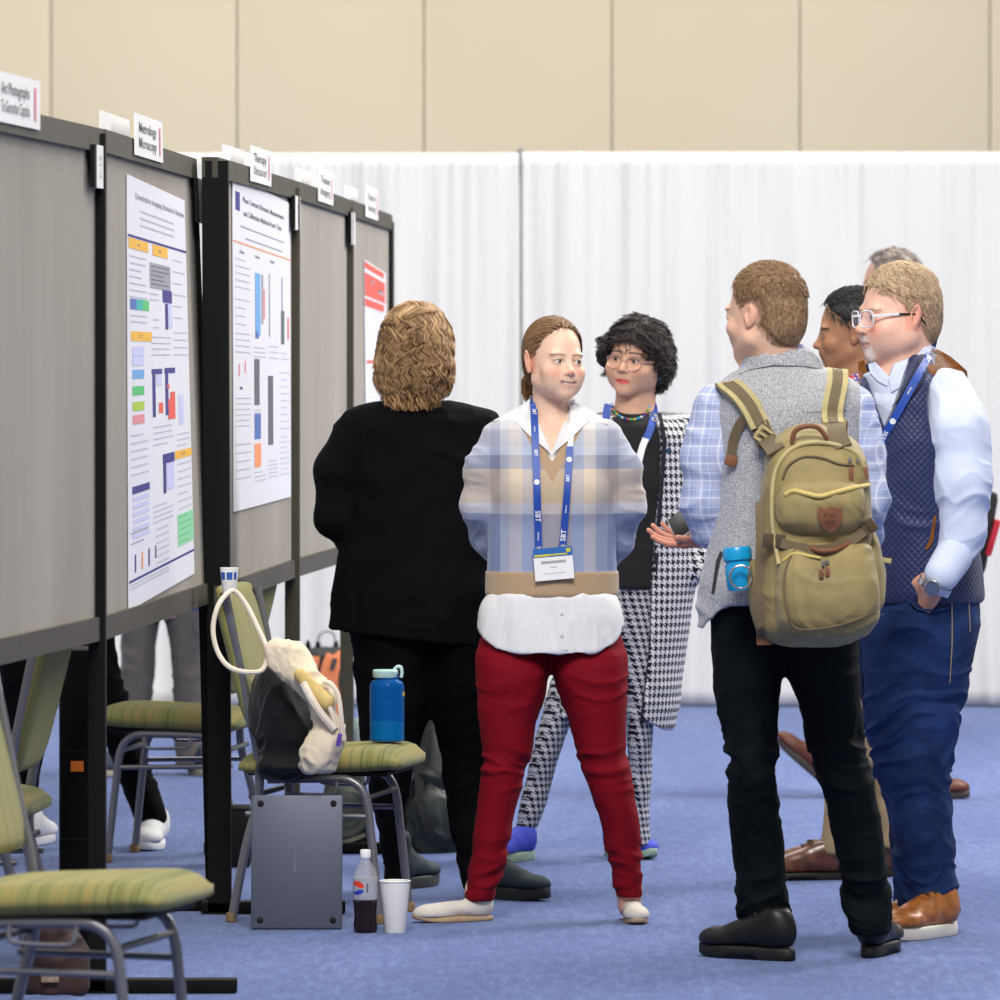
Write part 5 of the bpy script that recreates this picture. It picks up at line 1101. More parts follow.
    TH = plain('tan_stitching', srgb(150, 130, 110), .8)
    drape(f, 'side_seam_stitching', jp, [(947, 600), (948, 600), (948, 640), (946, 680), (945, 680), (946.6, 640)], TH, .006, .001, .01, parent=jn); drape(f, 'pocket_stitching', jp, [(965, 602), (966, 602), (967, 630), (966, 630)], TH, .006, .001, .01, parent=jn)
    drape(f, 'pocket_edge', jp, [(906, 597), (914, 605), (930, 607), (947, 604), (947, 606), (930, 609), (912, 607), (904, 599)], JN, .008, .004, .006, parent=jn)
    # watch
    wc = f.p(932.5, 588, -.284); wt = empty('wrist_watch'); wt.parent = f.root; wt.location = tuple(wc); wt.rotation_euler = (math.radians(8), math.radians(28), math.radians(-10)); MT = plain('steel', (.55, .55, .56), .25, 1); RX = Matrix.Rotation(math.pi/2, 3, 'X')
    MB().lathe([(.001, -.008), (.020, -.008), (.0215, -.004), (.0215, .003), (.019, .005)], (0, 0, 0), 28, RX).build('case', MT, wt); MB().lathe([(.0001, .0055), (.0165, .0055), (.0165, .0062), (.0001, .0062)], (0, 0, 0), 24, RX).build('dial', plain('grey_dial', srgb(80, 92, 120), .3), wt)
    for sgn in (-1, 1):
        mb = MB()
        for k in range(7):
            t = (k+.6)*.009; a = t/.034; mb.box((sgn*(.034*math.sin(a)*.0+.018+.034*math.sin(a)*.75), .030-.030*math.cos(a)+.0, 0), (.0085, .003, .018), Matrix.Rotation(-sgn*-a, 3, 'Z'), .0008)
        mb.build('band', MT, wt)
    TN = NT('tan_leather'); TN.obj(); n = TN.noise(TN.ov, 40, 4, .6); TN = TN.done(TN.ramp(n, [(.3, srgb(138, 76, 28)), (.7, srgb(190, 118, 56))]), .35, 0, .5)
    WSO = plain('white_rubber_sole', (.78, .74, .66), .6, var=.05); DL = plain('dark_brown_lace', (.03, .02, .015), .7)
    shoe(f, f.p(955, 921, -.02)*[1, 1, 0], -132, .30, .108, .105, TN, WSO, .034, .004, style='lace', lace=DL)
    shoe(f, f.p(955, 915, .13)*[1, 1, 0], -140, .30, .108, .105, TN, WSO, .034, .004, style='lace', lace=DL)
    return f
def build_khaki_man():
    f = Fig(855, 19.4, 'black-haired man in red and blue checked shirt and khaki trousers behind the quilted vest')
    skin = (.42, .21, .11)
    o, R, s = place_head(f, 851, 333, 0, -92, 4, 0, .97)
    hp = xf(head_prims(jaw=1.05, nose=1.05, browr=1.2, eyeopen=.8, ear=1.05), o, R, s); nb = f.p(855, 395, .0)
    V, Q = sdfmesh(hp+[cone(o+R@np.array([0, .025, -.05])*s, nb, .056, .064, k=.015)], .0028, 1); L = tolocal(V, o, R, s)
    C = head_cols(L, skin, lip=(.30, .11, .09), blush=.15, brow=(.015, .01, .01), browt=1.5, beard=((.12, .07, .05), .5))
    arms = [[(835, 425, -.1), (845, 520, -.12), (840, 560, -.15)], [(880, 425, .1), (885, 520, .15), (870, 580, .1)]]
    legs = [[(865, 640, -.02), (855, 740, .0), (836, 840, .0), (833, 862, .0)], [(870, 640, .08), (880, 740, .10), (886, 835, .1), (887, 855, .1)]]
    finish_body(f, V, Q, C, limb_set(f, arms, legs, [(410, 842, 880, 0, .1), (440, 840, 885, 0, .12), (560, 842, 885, 0, .12), (640, 845, 885, 0, .12)]), skin, hands=hand_prims(f.p(840, 560, -.15), rotm(0, 0, 0), .95, side=-1)+hand_prims(f.p(870, 580, .1), rotm(0, 0, 0), .95))
    eyeballs(f, o, R, s, iris=(.02, .01, .01))
    keep = hairline([(-.30, .20), (-.09, .085), (-.06, .05), (-.03, .030), (0, -.002), (.02, -.014), (.04, -.036), (.06, -.052), (.078, -.070), (.2, -.12)]); keep = earkeep(keep, .026)
    hair = short_hair(f, o, R, s, keep, (.006, .006, .006), (.03, .028, .028), thick=.011, amp=.002, seed=33)
    dr = lambda p: np.stack([.1*np.sign(p[:, 0])+0*p[:, 0], np.where(p[:, 2] > .08, .8, .5), np.where(p[:, 2] > .08, .1, -.8)], 1)
    hair_strands(f, o, R, s, keep, dr, 1800, .025, 4, (.002, .008), .0014, (.006, .006, .006), (.07, .065, .065), thick=.010, seed=34, parent=hair, jitter=.3, minkeep=-.003)
    CK = check_mat('red_blue_checked_cotton', (.80, .80, .84), [(0, .35, srgb(190, 50, 60), .8), (.5, .35, srgb(40, 50, 130), .8)], .022)
    rows = [(366, 845, 878, .01, .07), (376, 838, 882, 0, .085), (390, 832, 888, 0, .13), (410, 830, 892, 0, .18), (450, 830, 894, 0, .19), (560, 830, 894, 0, .18), (620, 832, 894, 0, .17), (662, 842, 894, 0, .16)]
    pr = [loft(f.rows(rows), k=.02)]+chain([f.p(838, 408, -.14), f.p(846, 470, -.18), f.p(846, 530, -.18), f.p(840, 560, -.16)], [.06, .06, .05, .04], k=.03)+chain([f.p(880, 408, .14), f.p(885, 500, .18), f.p(872, 575, .12)], [.06, .055, .04], k=.03)+[(lambda p: np.sqrt((p[:, 0]-nb[0])**2+(p[:, 1]-nb[1])**2)-.068, nb-[.12, .12, .01], nb+.16, .004, True)]
    garment(f, 'shirt', pr, CK, .0055, lambda V: folds(V, .005, (7, 7, 12), 71), ck2)
    KH = NT('khaki_cotton'); KH.obj(); n = KH.noise(KH.ov, 600, 2); KH.bump(n, .2, .0006); KH = KH.done(KH.mix(n, srgb(150, 128, 96), srgb(188, 166, 130)), .85, 0, .2)
    A = [(630, 838, 888, -.02, .15), (680, 838, 886, -.02, .12), (720, 834, 880, -.01, .10), (760, 830, 872, 0, .09), (800, 825, 860, 0, .08), (840, 822, 848, 0, .07), (853, 821, 847, 0, .068)]
    B = [(630, 845, 892, .08, .13), (680, 852, 893, .1, .11), (720, 858, 894, .1, .10), (760, 864, 895, .1, .09), (800, 869, 897, .1, .08), (835, 873, 899, .1, .07), (847, 873, 899.5, .1, .068)]
    garment(f, 'trousers', [loft(f.rows(A)), loft(f.rows(B), k=.03)], KH, .006, lambda V: folds(V, .006, (6, 6, 16), 72))
    BL = NT('polished_brown_leather'); BL.obj(); n = BL.noise(BL.ov, 25, 3, .5); BL = BL.done(BL.ramp(n, [(.3, srgb(66, 34, 20)), (.7, srgb(120, 70, 46))]), .25, 0, .6)
    SO = plain('dark_heel', (.02, .015, .012), .5); LC = plain('dark_lace', (.02, .015, .012), .6)
    shoe(f, f.p(846, 883, .0)*[1, 1, 0], -172, .30, .10, .095, BL, SO, .022, .006, style='lace', lace=LC, heelblock=True)
    shoe(f, f.p(903, 877, .12)*[1, 1, 0], -175, .30, .10, .095, BL, SO, .022, .006, style='lace', lace=LC, heelblock=True)
    return f
def ck2(V): return np.stack([V[:, 0]+V[:, 1]*.6, V[:, 1], V[:, 2]], 1)
def build_simple_man(px, d, label, ox, oy, yaw, hs, haircol, skin, torso, jacketm, trous, trm, shoes, shm, slm, armsv, legsv, keepf=None):
    f = Fig(px, d, label)
    o, R, s = place_head(f, ox, oy, 0, yaw, 0, 0, hs); nb = f.p(ox+4*(1 if yaw < 0 else -1), oy+62*17/d*1.0, 0)
    V, Q = sdfmesh(xf(head_prims(jaw=1.05, browr=1.1), o, R, s)+[cone(o+R@np.array([0, .025, -.05])*s, nb, .056, .062, k=.015)], .0038, 1); L = tolocal(V, o, R, s)
    C = head_cols(L, skin, blush=.5, brow=haircol[0])
    hd = []
    for i, a in enumerate(armsv): hd += hand_prims(f.p(*a[-1]), rotm(0, 0, 0), .98, side=(1 if i else -1))
    finish_body(f, V, Q, C, limb_set(f, armsv, legsv, [(r[0]+8, r[1]+10, r[2]-10, r[3], max(.03, r[4]-.03)) for r in torso[1:]]), skin, .009, hands=hd)
    eyeballs(f, o, R, s)
    keep = earkeep(hairline([(-.30, .20), (-.09, .085), (-.06, .05), (-.03, .030), (0, -.002), (.03, -.025), (.05, -.04), (.08, -.066), (.2, -.12)]), .026)
    hair = short_hair(f, o, R, s, keep, haircol[0], haircol[1], thick=.013, amp=.002, seed=43, h=.004)
    hair_strands(f, o, R, s, keep, constdir((.3, .7, -.3)), 900, .035, 4, (.002, .012), .0018, haircol[0], haircol[1], thick=.012, seed=44, parent=hair, jitter=.4, n=3)
    pr = [loft(f.rows(torso), k=.02)]
    for a in armsv: pr += chain([f.p(*q) for q in a[:-1]]+[f.p(a[-1][0], a[-1][1]-4, a[-1][2])], [.062, .055, .042], k=.03)
    garment(f, 'jacket' if jacketm.name.startswith('grey_j') else 'shirt', pr, jacketm, .008, lambda V: folds(V, .006, (6, 6, 10), 81))
    garment(f, 'trousers', [loft(f.rows(trous[0])), loft(f.rows(trous[1]), k=.03)], trm, .008, lambda V: folds(V, .008, (6, 6, 16), 82))
    for (p, an, kw) in shoes: shoe(f, p if len(p) == 3 and isinstance(p, np.ndarray) else f.p(*p)*[1, 1, 0], an, .29, .10, .095, shm, slm, .026, .006, style='lace', **kw)
    return f
MAN, VP = build_backpack_man(); build_phone(MAN); build_vest_man(); build_khaki_man()

def build_backpack():
    f = Fig(812, 16.7, 'olive green canvas backpack with brown leather badge and handles, worn by the man in grey', 'backpack', 'backpack')
    dx = f.ox-MAN.ox; P = [(lambda p, q=q: q[0](p+np.array([dx, 0, 0], np.float32)), q[1]-[dx, 0, 0], q[2]-[dx, 0, 0], q[3], q[4]) for q in VP]
    OL = NT('olive_canvas'); OL.obj(); n = OL.noise(OL.ov, 7, 3, .6); n2 = OL.noise(OL.ov, 800, 2); OL.bump(n2, .2, .0006); OLM = OL.done(OL.ramp(OL.M('ADD', OL.M('MULTIPLY', n, .8), OL.M('MULTIPLY', n2, .2)), [(.3, srgb(122, 106, 66)), (.7, srgb(160, 144, 98))]), .62, 0, .3, .1)
    TW = plain('taupe_webbing', srgb(106, 92, 70), .8, bump=.3, bscale=900); LE = plain('brown_leather', srgb(122, 78, 52), .55, var=.15); BG = plain('pale_olive_edge', srgb(176, 162, 116), .7); YZ = plain('yellow_zip_tape', srgb(196, 176, 104), .6); DKB = plain('brown_plastic', srgb(74, 62, 44), .4); MT = plain('bright_metal', (.6, .58, .52), .25, 1)
    main = [loft(f.rows([(424, 795, 826, -.22, .045), (432, 783, 845, -.24, .07), (445, 771, 858, -.25, .10), (465, 765, 866, -.26, .125), (500, 761, 869, -.27, .135), (545, 758, 872, -.27, .14), (590, 757, 876, -.27, .14), (625, 760, 872, -.27, .13), (641, 770, 856, -.265, .10), (646, 782, 845, -.26, .07)]), k=.02, n=3.2, round_=.02)]
    def fo(V): return folds(V, .005, (8, 8, 8), 91)+.003*vnoise(V*14, 5)
    garment(f, 'main_compartment', main, OLM, .005, fo)
    up = [loft(f.rows([(481, 784, 856, -.37, .045), (490, 779, 862, -.38, .055), (505, 776, 864, -.385, .065), (520, 777, 862, -.385, .062), (532, 783, 856, -.38, .05), (537, 792, 848, -.375, .04)]), k=.02, n=2.6, round_=.02)]
    garment(f, 'upper_pocket', up, OLM, .0045, lambda V: folds(V, .006, (9, 9, 6), 92, 1.0, rotm(0, 25, 0)))
    low = [loft(f.rows([(540, 790, 866, -.36, .045), (550, 782, 872, -.375, .062), (570, 776, 875, -.39, .082), (595, 774, 878, -.395, .09), (618, 776, 877, -.39, .085), (634, 782, 868, -.385, .065), (641, 792, 858, -.37, .045)]), k=.02, n=2.8, round_=.02)]
    garment(f, 'lower_pocket', low, OLM, .0045, lambda V: folds(V, .007, (8, 8, 5), 93, 1.0, rotm(0, -35, 0))+folds(V, .004, (6, 6, 14), 94))
    garment(f, 'side_pocket', [loft(f.rows([(528, 866, 872, -.28, .05), (545, 864, 880, -.28, .07), (575, 864, 885, -.28, .08), (600, 865, 885, -.28, .08), (615, 866, 878, -.28, .06)]), round_=.01)], OLM, .004, lambda V: folds(V, .004, (9, 9, 9), 95), label='olive side pocket on the right flank')
    garment(f, 'side_pocket', [loft(f.rows([(560, 748, 768, -.24, .05), (580, 746, 768, -.24, .07), (610, 751, 770, -.24, .07), (636, 758, 772, -.24, .05)]), round_=.01)], OLM, .004, lambda V: folds(V, .004, (9, 9, 9), 96), label='olive side pocket holding the blue bottle')
    A = main+up+low
    # front piping, zips and seams follow the bag
    def cord(name, pts, r, mat, off=.004, prims=None, flat=None, label=None):
        Q = smooth_path([tuple(f.p(a, b)) for a, b in pts], 6); V = np.array([tuple(q) for q in Q]); y = front_y(prims or A, V[:, 0], V[:, 2])
        for _ in range(3): y[1:-1] = np.minimum(y[1:-1], (y[:-2]+y[2:])/2)
        return MB().tube([(V[i, 0], y[i]-off, V[i, 2]) for i in range(len(V))], r, 8, flat=flat).build(name, mat, f.root, label=label) if False else MB().tube([(V[i, 0], y[i]-off, V[i, 2]) for i in range(len(V))], r, 8, flat=flat).build(name, mat, f.root)
    cord('rim_piping', [(772, 560), (766, 520), (767, 480), (775, 458), (790, 445), (812, 441), (838, 446), (852, 455), (860, 475)], .0055, BG)
    cord('zip_line', [(776, 476), (782, 463), (797, 455), (815, 456), (832, 462), (846, 463)], .0030, TW)
    cord('zip_line', [(778, 492), (786, 488), (800, 491), (812, 493), (828, 489), (846, 485), (862, 483)], .0060, YZ)
    cord('pocket_seam', [(788, 545), (779, 560), (776, 580), (780, 605), (790, 622), (830, 618), (868, 604)], .0028, TW)
    cord('pocket_seam', [(776, 556), (786, 549), (800, 551), (812, 553)], .004, YZ)
    # straps
    for pts, w_ in (([(727, 384), (737, 392), (747, 404), (755, 419), (762, 434), (771, 450)], .054), ([(837, 371), (836, 382), (833, 395), (830, 410), (830, 428), (836, 446)], .052)):
        _, W = ribbon(f, 'x', P+main, pts, w_, BG, .010, thick=.006); bpy.data.objects.remove(_)
        sg = -1 if pts[0][0] < 780 else 1; w0 = W[0]; W = [(w0[0]+sg*.006, w0[1]+.16, w0[2]-.09), (w0[0]+sg*.006, w0[1]+.10, w0[2]-.035), (w0[0]+sg*.004, w0[1]+.04, w0[2]-.004)]+W
        cut = next((i for i, q in enumerate(W) if i > 4 and q[2] < f.p(0, 428)[2]), len(W)); l = lanyard(f, W[:cut], w_, BG, 'shoulder_strap', thick=.006, up=(0, -.75, .66)); lanyard(f, [(x, y+.003, z) for (x, y, z) in W[cut-2:]], w_*.85, TW, 'lower_strap', parent=l, thick=.004)
        lanyard(f, [(x, y-.006, z+.004) for (x, y, z) in W[:cut]], w_*.48, TW, 'strap_webbing', parent=l, thick=.0015, up=(0, -.75, .66))
    for (x, y, a) in ((763, 436, 35), (832, 425, 4)):
        c = f.p(x, y); yy = front_y(P+main, np.array([c[0]]), np.array([c[2]]))[0]-.040; Rm = Matrix.Rotation(math.radians(a), 3, 'Y'); mb = MB()
        for (ox, oz, sx, sz) in ((0, .016, .052, .007), (0, -.016, .052, .007), (-.023, 0, .007, .034), (.023, 0, .007, .034), (0, 0, .044, .006)): mb.box(Vector((c[0], yy, c[2]))+Rm@Vector((ox, 0, oz)), (sx, .006, sz), Rm, .0015)
        mb.build('ladder_buckle', BG, f.root)
        MB().box((c[0]+.006, yy+.010, c[2]-.012), (.050, .012, .05), Rm, .004).build('buckle_webbing', TW, f.root)
    l, W = ribbon(f, 'load_strap', P, [(758, 424), (748, 417), (738, 424), (732, 440), (730, 455)], .024, TW, .016, thick=.0015)
    c = W[-1]; MB().box((c[0]-.001, c[1]-.002, c[2]-.012), (.030, .005, .028), Matrix.Rotation(math.radians(12), 3, 'Y'), .003).build('leather_tip', LE, f.root)
    l, W = ribbon(f, 'compression_strap', main, [(757, 500), (757, 540), (756, 580), (757, 610), (759, 632)], .034, TW, .012, thick=.0018); c = W[-1]
    MB().box((c[0]+.001, c[1]-.002, c[2]-.004), (.038, .005, .032), None, .002).build('leather_tab', LE, f.root)
    l, W = ribbon(f, 'waist_strap', A, [(760, 536), (772, 538), (790, 543), (812, 545), (835, 540), (852, 530), (864, 520)], .024, TW, .008, thick=.002)
    for (x, y, a) in ((768, 537, 4), (858, 525, -35)):
        c = f.p(x, y); yy = front_y(A, np.array([c[0]]), np.array([c[2]]))[0]-.014; mb = MB(); Rm = Matrix.Rotation(math.radians(a), 3, 'Y')
        for (ox, sx) in ((-.016, .026), (.014, .024)): mb.box(Vector((c[0], yy, c[2]))+Rm@Vector((ox, 0, 0)), (sx, .012, .036), Rm, .004)
        mb.build('side_release_buckle', DKB, f.root)
    # handles
    def handle(pts, r, lift):
        Q = smooth_path([tuple(f.p(a, b)) for a, b in pts], 8); V = np.array([tuple(q) for q in Q]); y = front_y(A, V[:, 0], V[:, 2]); n = len(V)
        MB().tube([(V[i, 0], y[0]*(1-i/(n-1))+y[-1]*i/(n-1)-lift*math.sin(math.pi*i/(n-1))-.006, V[i, 2]) for i in range(n)], r, 10).build('leather_handle', LE, f.root)
    handle([(786, 441), (789, 430), (800, 425), (812, 427), (821, 438)], .0065, .01); handle([(802, 543), (812, 546), (826, 545), (840, 539)], .0065, .028)
    drape(f, 'leather_badge', A, [(810, 504), (817, 505), (822, 503), (829, 505), (832.5, 504), (833, 514), (830, 522), (822, 528), (813, 522), (809, 513)], LE, .002, .003, .005, soft=3, smooth_outline=3, label='shield-shaped leather badge')
    c = f.p(821, 513); yy = front_y(A, np.array([c[0]]), np.array([c[2]]))[0]-.0085; ink = plain('pressed_mark', srgb(96, 50, 30), .6); mb = MB()
    for (ox, oz, w_, a) in ((-.012, .006, .003, 20), (-.004, .006, .003, -20), (.004, .006, .003, 20), (.012, .006, .003, -20)): mb.box((c[0]+ox, yy, c[2]+oz), (w_*.6, .001, .009), Matrix.Rotation(math.radians(a), 3, 'Y'))
    mb.box((c[0], yy, c[2]-.006), (.020, .001, .002)); mb.build('badge_mark', ink, f.root)
    for (x, y) in ((842, 458), (850, 458), (857, 462), (814, 558), (818, 556)):
        c = f.p(x, y); yy = front_y(A, np.array([c[0]]), np.array([c[2]]))[0]-.010
        MB().lathe([(.0035, -.006), (.005, 0), (.0035, .006)], (c[0], yy, c[2]), 8).build('zip_slider', MT, f.root)
    for (x, y, L) in ((843, 471, .032), (858, 471, .030), (812, 568, .022), (818, 566, .022)):
        c = f.p(x, y); yy = front_y(A, np.array([c[0]]), np.array([c[2]]))[0]-.008
        MB().box((c[0], yy, c[2]), (.011, .004, L), None, .002).build('zip_pull', LE, f.root)
    c = f.p(884, 560, -.3); MB().box((c[0], c[1], c[2]), (.036, .004, .012), Matrix.Rotation(math.radians(10), 3, 'Y'), .001).build('strap_end', BG, f.root)
    # bottle in the side pocket and its ring
    b = f.p(741, 590, -.25); t = empty('water_bottle', (f.ox+b[0], f.d+b[1], b[2])); t.rotation_euler = (0, math.radians(-6), 0); tag(t, 'bright blue bottle in the side pocket of the olive backpack', 'bottle')
    TQ = plain('turquoise_plastic', srgb(20, 150, 205), .25, var=.03)
    MB().lathe([(.030, 0), (.034, .01), (.034, .06), (.031, .068), (.031, .074)], (0, 0, 0), 28).build('body', TQ, t); MB().lathe([(.032, .072), (.036, .076), (.036, .098), (.032, .106), (.0001, .108)], (0, 0, 0), 28).build('cap', TQ, t)
    c = f.p(741, 577, -.305); r = empty('carabiner_ring', (f.ox+c[0], f.d+c[1], c[2]-.028)); tag(r, 'round silver ring clipped by the blue bottle on the olive backpack', 'ring'); MB().tube([(.027*math.cos(a), 0, .028+.028*math.sin(a)) for a in np.linspace(0, 2*math.pi, 25)[:-1]], .0028, 8, closed=True).build('loop', MT, r); MB().box((.020, 0, .05), (.012, .006, .008), None, .002).build('gate', MT, r)
build_backpack()
SHG = cloth('grey_jacket_cloth', srgb(70, 72, 78), srgb(96, 98, 104)); SHB = cloth('blue_shirt_cloth', srgb(24, 66, 150), srgb(40, 88, 178)); BLKC = cloth('black_cloth', (.002, .002, .0025), (.005, .005, .006), spec=.06, sheen=0)
GT = cloth('grey_brown_cloth', srgb(98, 92, 88), srgb(122, 116, 110)); DJ = cloth('dark_denim', srgb(40, 44, 60), srgb(58, 62, 80)); RBR = plain('red_brown_leather', srgb(96, 50, 38), .45); DRK = plain('dark_sole', (.05, .04, .035), .6); NB = plain('navy_shoe', srgb(50, 62, 84), .6); CRM = plain('cream_sole', srgb(200, 190, 165), .7); WSN = plain('white_sneaker_leather', (.78, .78, .78), .55, var=.04)
def feet(f, specs, up, sole, lace=None):
    for (px, py, dy, an, z, pitch) in specs:
        h = f.p(px, py, dy)*[1, 1, 0]+np.array([0, 0, z]); shoe(f, h, an, .29, .10, .095, up, sole, .026, .006, style='lace', pitch=pitch, lace=lace)
F1 = build_simple_man(888, 23.3, 'grey-haired man walking far behind the quilted vest, only his hair showing above it', 889, 288, -88, .98, ((.16, .13, .11), (.46, .40, .36)), (.6, .36, .28),
    [(342, 876, 902, 0, .06), (352, 862, 918, 0, .08), (366, 850, 930, 0, .12), (400, 848, 936, 0, .18), (470, 850, 934, 0, .17), (570, 852, 930, 0, .17), (600, 854, 928, 0, .16)], SHG,
    [[(560, 868, 920, 0, .13), (620, 850, 905, -.05, .12), (680, 836, 876, -.08, .09), (730, 826, 856, -.1, .07), (755, 822, 848, -.1, .06)], [(560, 864, 916, 0, .13), (620, 870, 920, .0, .12), (690, 878, 916, -.1, .09), (750, 885, 914, -.2, .065), (785, 886, 912, -.2, .06)]], DJ, [], RBR, DRK,
    [[(856, 372, -.16), (850, 440, -.18), (855, 505, -.2)], [(922, 372, .16), (926, 440, .2), (918, 500, .12)]], [[(884, 560, -.05), (856, 660, -.08), (835, 758, -.1)], [(890, 560, .08), (897, 690, -.1), (899, 775, -.2)]])
feet(F1, [(836, 797, -.1, 180, .0, -41), (887, 797, -.2, -4, .0, 0)], RBR, DRK)
F2 = build_simple_man(163, 24.5, 'person in blue shirt and grey-brown trousers standing behind the boards', 163, 332, 160, .98, ((.03, .02, .015), (.08, .05, .03)), (.6, .36, .28),
    [(372, 150, 178, 0, .06), (381, 128, 200, 0, .09), (392, 118, 210, 0, .12), (440, 116, 212, 0, .14), (520, 120, 208, 0, .14), (610, 118, 206, 0, .15)], SHB,
    [[(600, 119, 162, 0, .12), (650, 121, 156, 0, .10), (668, 120, 155, 0, .095), (700, 119, 152, 0, .085), (755, 116, 144, 0, .07), (766, 110, 140, 0, .07)], [(600, 160, 206, 0, .12), (650, 170, 203, 0, .10), (668, 172, 204, 0, .095), (700, 173, 204, 0, .085), (755, 175, 204, 0, .07), (768, 175, 205, 0, .07)]], GT, [], NB, CRM,
    [[(122, 400, 0), (112, 470, .0), (110, 545, -.1)], [(204, 400, 0), (206, 470, .0), (204, 540, -.1)]], [[(143, 600, 0), (138, 670, 0), (128, 762, 0)], [(183, 600, 0), (188, 670, 0), (190, 765, 0)]])
feet(F2, [(128, 772, .05, -110, 0, 0), (190, 775, .05, -60, 0, 0)], NB, CRM)
F3 = build_simple_man(66, 20.7, 'person in black trousers and white sneakers standing with legs apart behind the boards', 62, 324, 175, .95, ((.02, .015, .01), (.06, .04, .03)), (.6, .34, .26),
    [(370, 45, 80, 0, .06), (382, 20, 106, 0, .09), (400, 8, 118, 0, .12), (470, 8, 116, 0, .14), (560, 12, 112, 0, .14), (630, 6, 116, 0, .15)], BLKC,
    [[(610, 2, 62, 0, .13), (660, 0, 52, 0, .12), (710, 4, 48, 0, .10), (750, 8, 44, 0, .085), (790, 13, 38, .02, .07), (798, 14, 37, .02, .065)], [(610, 50, 112, 0, .13), (660, 66, 117, 0, .12), (700, 88, 130, 0, .10), (735, 103, 139, 0, .09), (780, 120, 155, 0, .075), (815, 133, 166, 0, .065), (822, 136, 167, 0, .06)]], BLKC, [], WSN, WSN,
    [[(16, 410, 0), (4, 480, .0), (8, 560, .1)], [(108, 410, 0), (118, 480, .05), (106, 555, .1)]], [[(34, 620, 0), (27, 710, 0), (25, 800, .02), (25, 835, .02)], [(88, 620, 0), (118, 730, 0), (148, 815, 0)]])
feet(F3, [(26, 846, .03, 80, 0, 0), (160, 843, .1, -98, .0, 0)], WSN, WSN)
# shoulder bag of the walking man
g = empty('shoulder_bag', (F1.ox+(985-888)*23.3/FPX, 23.3+.1, EYE+(HZ-575)*23.3/FPX)); tag(g, 'black bag with a red panel behind the white-sleeved arm at the right edge', 'bag')
MB().box((-.03, 0, .15), (.11, .26, .30), Matrix.Rotation(math.radians(10), 3, 'Y'), .03).build('body', plain('black_nylon', (.012, .012, .013), .6), g); MB().box((.025, -.02, .13), (.022, .262, .13), Matrix.Rotation(math.radians(16), 3, 'Y'), .008).build('red_panel', plain('red_nylon', srgb(190, 30, 50), .6), g)
# ---------------- poster boards ----------------
def board_fabric():
    s = NT('grey_tack_fabric'); s.obj(); n = s.noise(s.ov, 2.5, 3, .6, (1, 1, .25)); n2 = s.noise(s.ov, 500, 2); s.bump(n2, .3, .001)
    return s.done(s.ramp(s.M('ADD', s.M('MULTIPLY', n, .7), s.M('MULTIPLY', n2, .3)), [(.3, srgb(146, 140, 132)), (.7, srgb(168, 162, 153))]), .95, 0, .1)
FAB = board_fabric(); FRM = plain('dark_olive_frame', srgb(66, 62, 52), .6); BLK = plain('black_metal', (.005, .005, .005), .6, spec=.12, bump=.1, bscale=60); OLV = plain('olive_brown_post', srgb(62, 58, 42), .6)
PAPER = plain('white_poster_paper', srgb(222, 222, 230), .7, var=.02); CARD = plain('white_card', srgb(232, 230, 230), .7, var=.02)
INK = {k: plain('ink_'+k, c, .7, var=.03) for k, c in dict(navy=srgb(52, 50, 130), amber=srgb(236, 180, 62), grey=srgb(150, 152, 165), pale=srgb(186, 190, 204), blue=srgb(110, 165, 220), green=srgb(80, 190, 110), lime=srgb(170, 200, 70), red=srgb(228, 92, 80), mint=srgb(140, 210, 165), lilac=srgb(196, 200, 236), dark=srgb(96, 98, 104), orange=srgb(240, 150, 100), teal=srgb(50, 175, 165), cobalt=srgb(80, 110, 180), pink=srgb(222, 140, 150)).items()}
def wp(px, py, d): return Vector(((px-500)*d/FPX, d, EYE+(HZ-py)*d/FPX))
class Board:
    """flat panel spanned by corner points; local u,v in 0..1 and w = distance out of the face towards the aisle"""
    def __init__(s, TL, TR, BL, BR, label, fw=.05, sidem=None):
        s.o = (BL+TL+TR+BR)/4; base = Vector((s.o.x, s.o.y, 0)); s.root = empty('poster_board', base); tag(s.root, label, 'board', 'freestanding grey poster boards'); s.b = base
        s.c = [p-base for p in (TL, TR, BL, BR)]; s.n = (s.c[1]-s.c[0]).cross(s.c[2]-s.c[0]).normalized()
        if s.n.y > 0 and s.n.x < 0: s.n = -s.n
        if s.n.dot(Vector((1, -.2, 0))) < 0: s.n = -s.n
    def P(s, u, v, w=0.0): TL, TR, BL, BR = s.c; return TL.lerp(TR, u).lerp(BL.lerp(BR, u), v)+s.n*w
    def slab(s, name, u0, u1, v0, v1, w0, w1, mat, parent=None, off=None):
        nu = max(1, int((u1-u0)*10)); nv = max(1, int((v1-v0)*10)); V = []; F = []; k = (nu+1)*(nv+1)
        for w in (w0, w1):
            for a in range(nu+1):
                for b in range(nv+1): V.append(s.P(u0+(u1-u0)*a/nu, v0+(v1-v0)*b/nv, w)-(off or Vector((0, 0, 0))))
        ix = lambda a, b: a*(nv+1)+b
        for a in range(nu):
            for b in range(nv): q = (ix(a, b), ix(a+1, b), ix(a+1, b+1), ix(a, b+1)); F.append(q[::-1]); F.append(tuple(i+k for i in q))
        ring = [ix(a, 0) for a in range(nu)]+[ix(nu, b) for b in range(nv)]+[ix(a, nv) for a in range(nu, 0, -1)]+[ix(0, b) for b in range(nv, 0, -1)]
        for t in range(len(ring)): a, b = ring[t], ring[(t+1) % len(ring)]; F.append((a, b, b+k, a+k))
        return MB().add(V, F).build(name, mat, parent or s.root, False)
LB = []
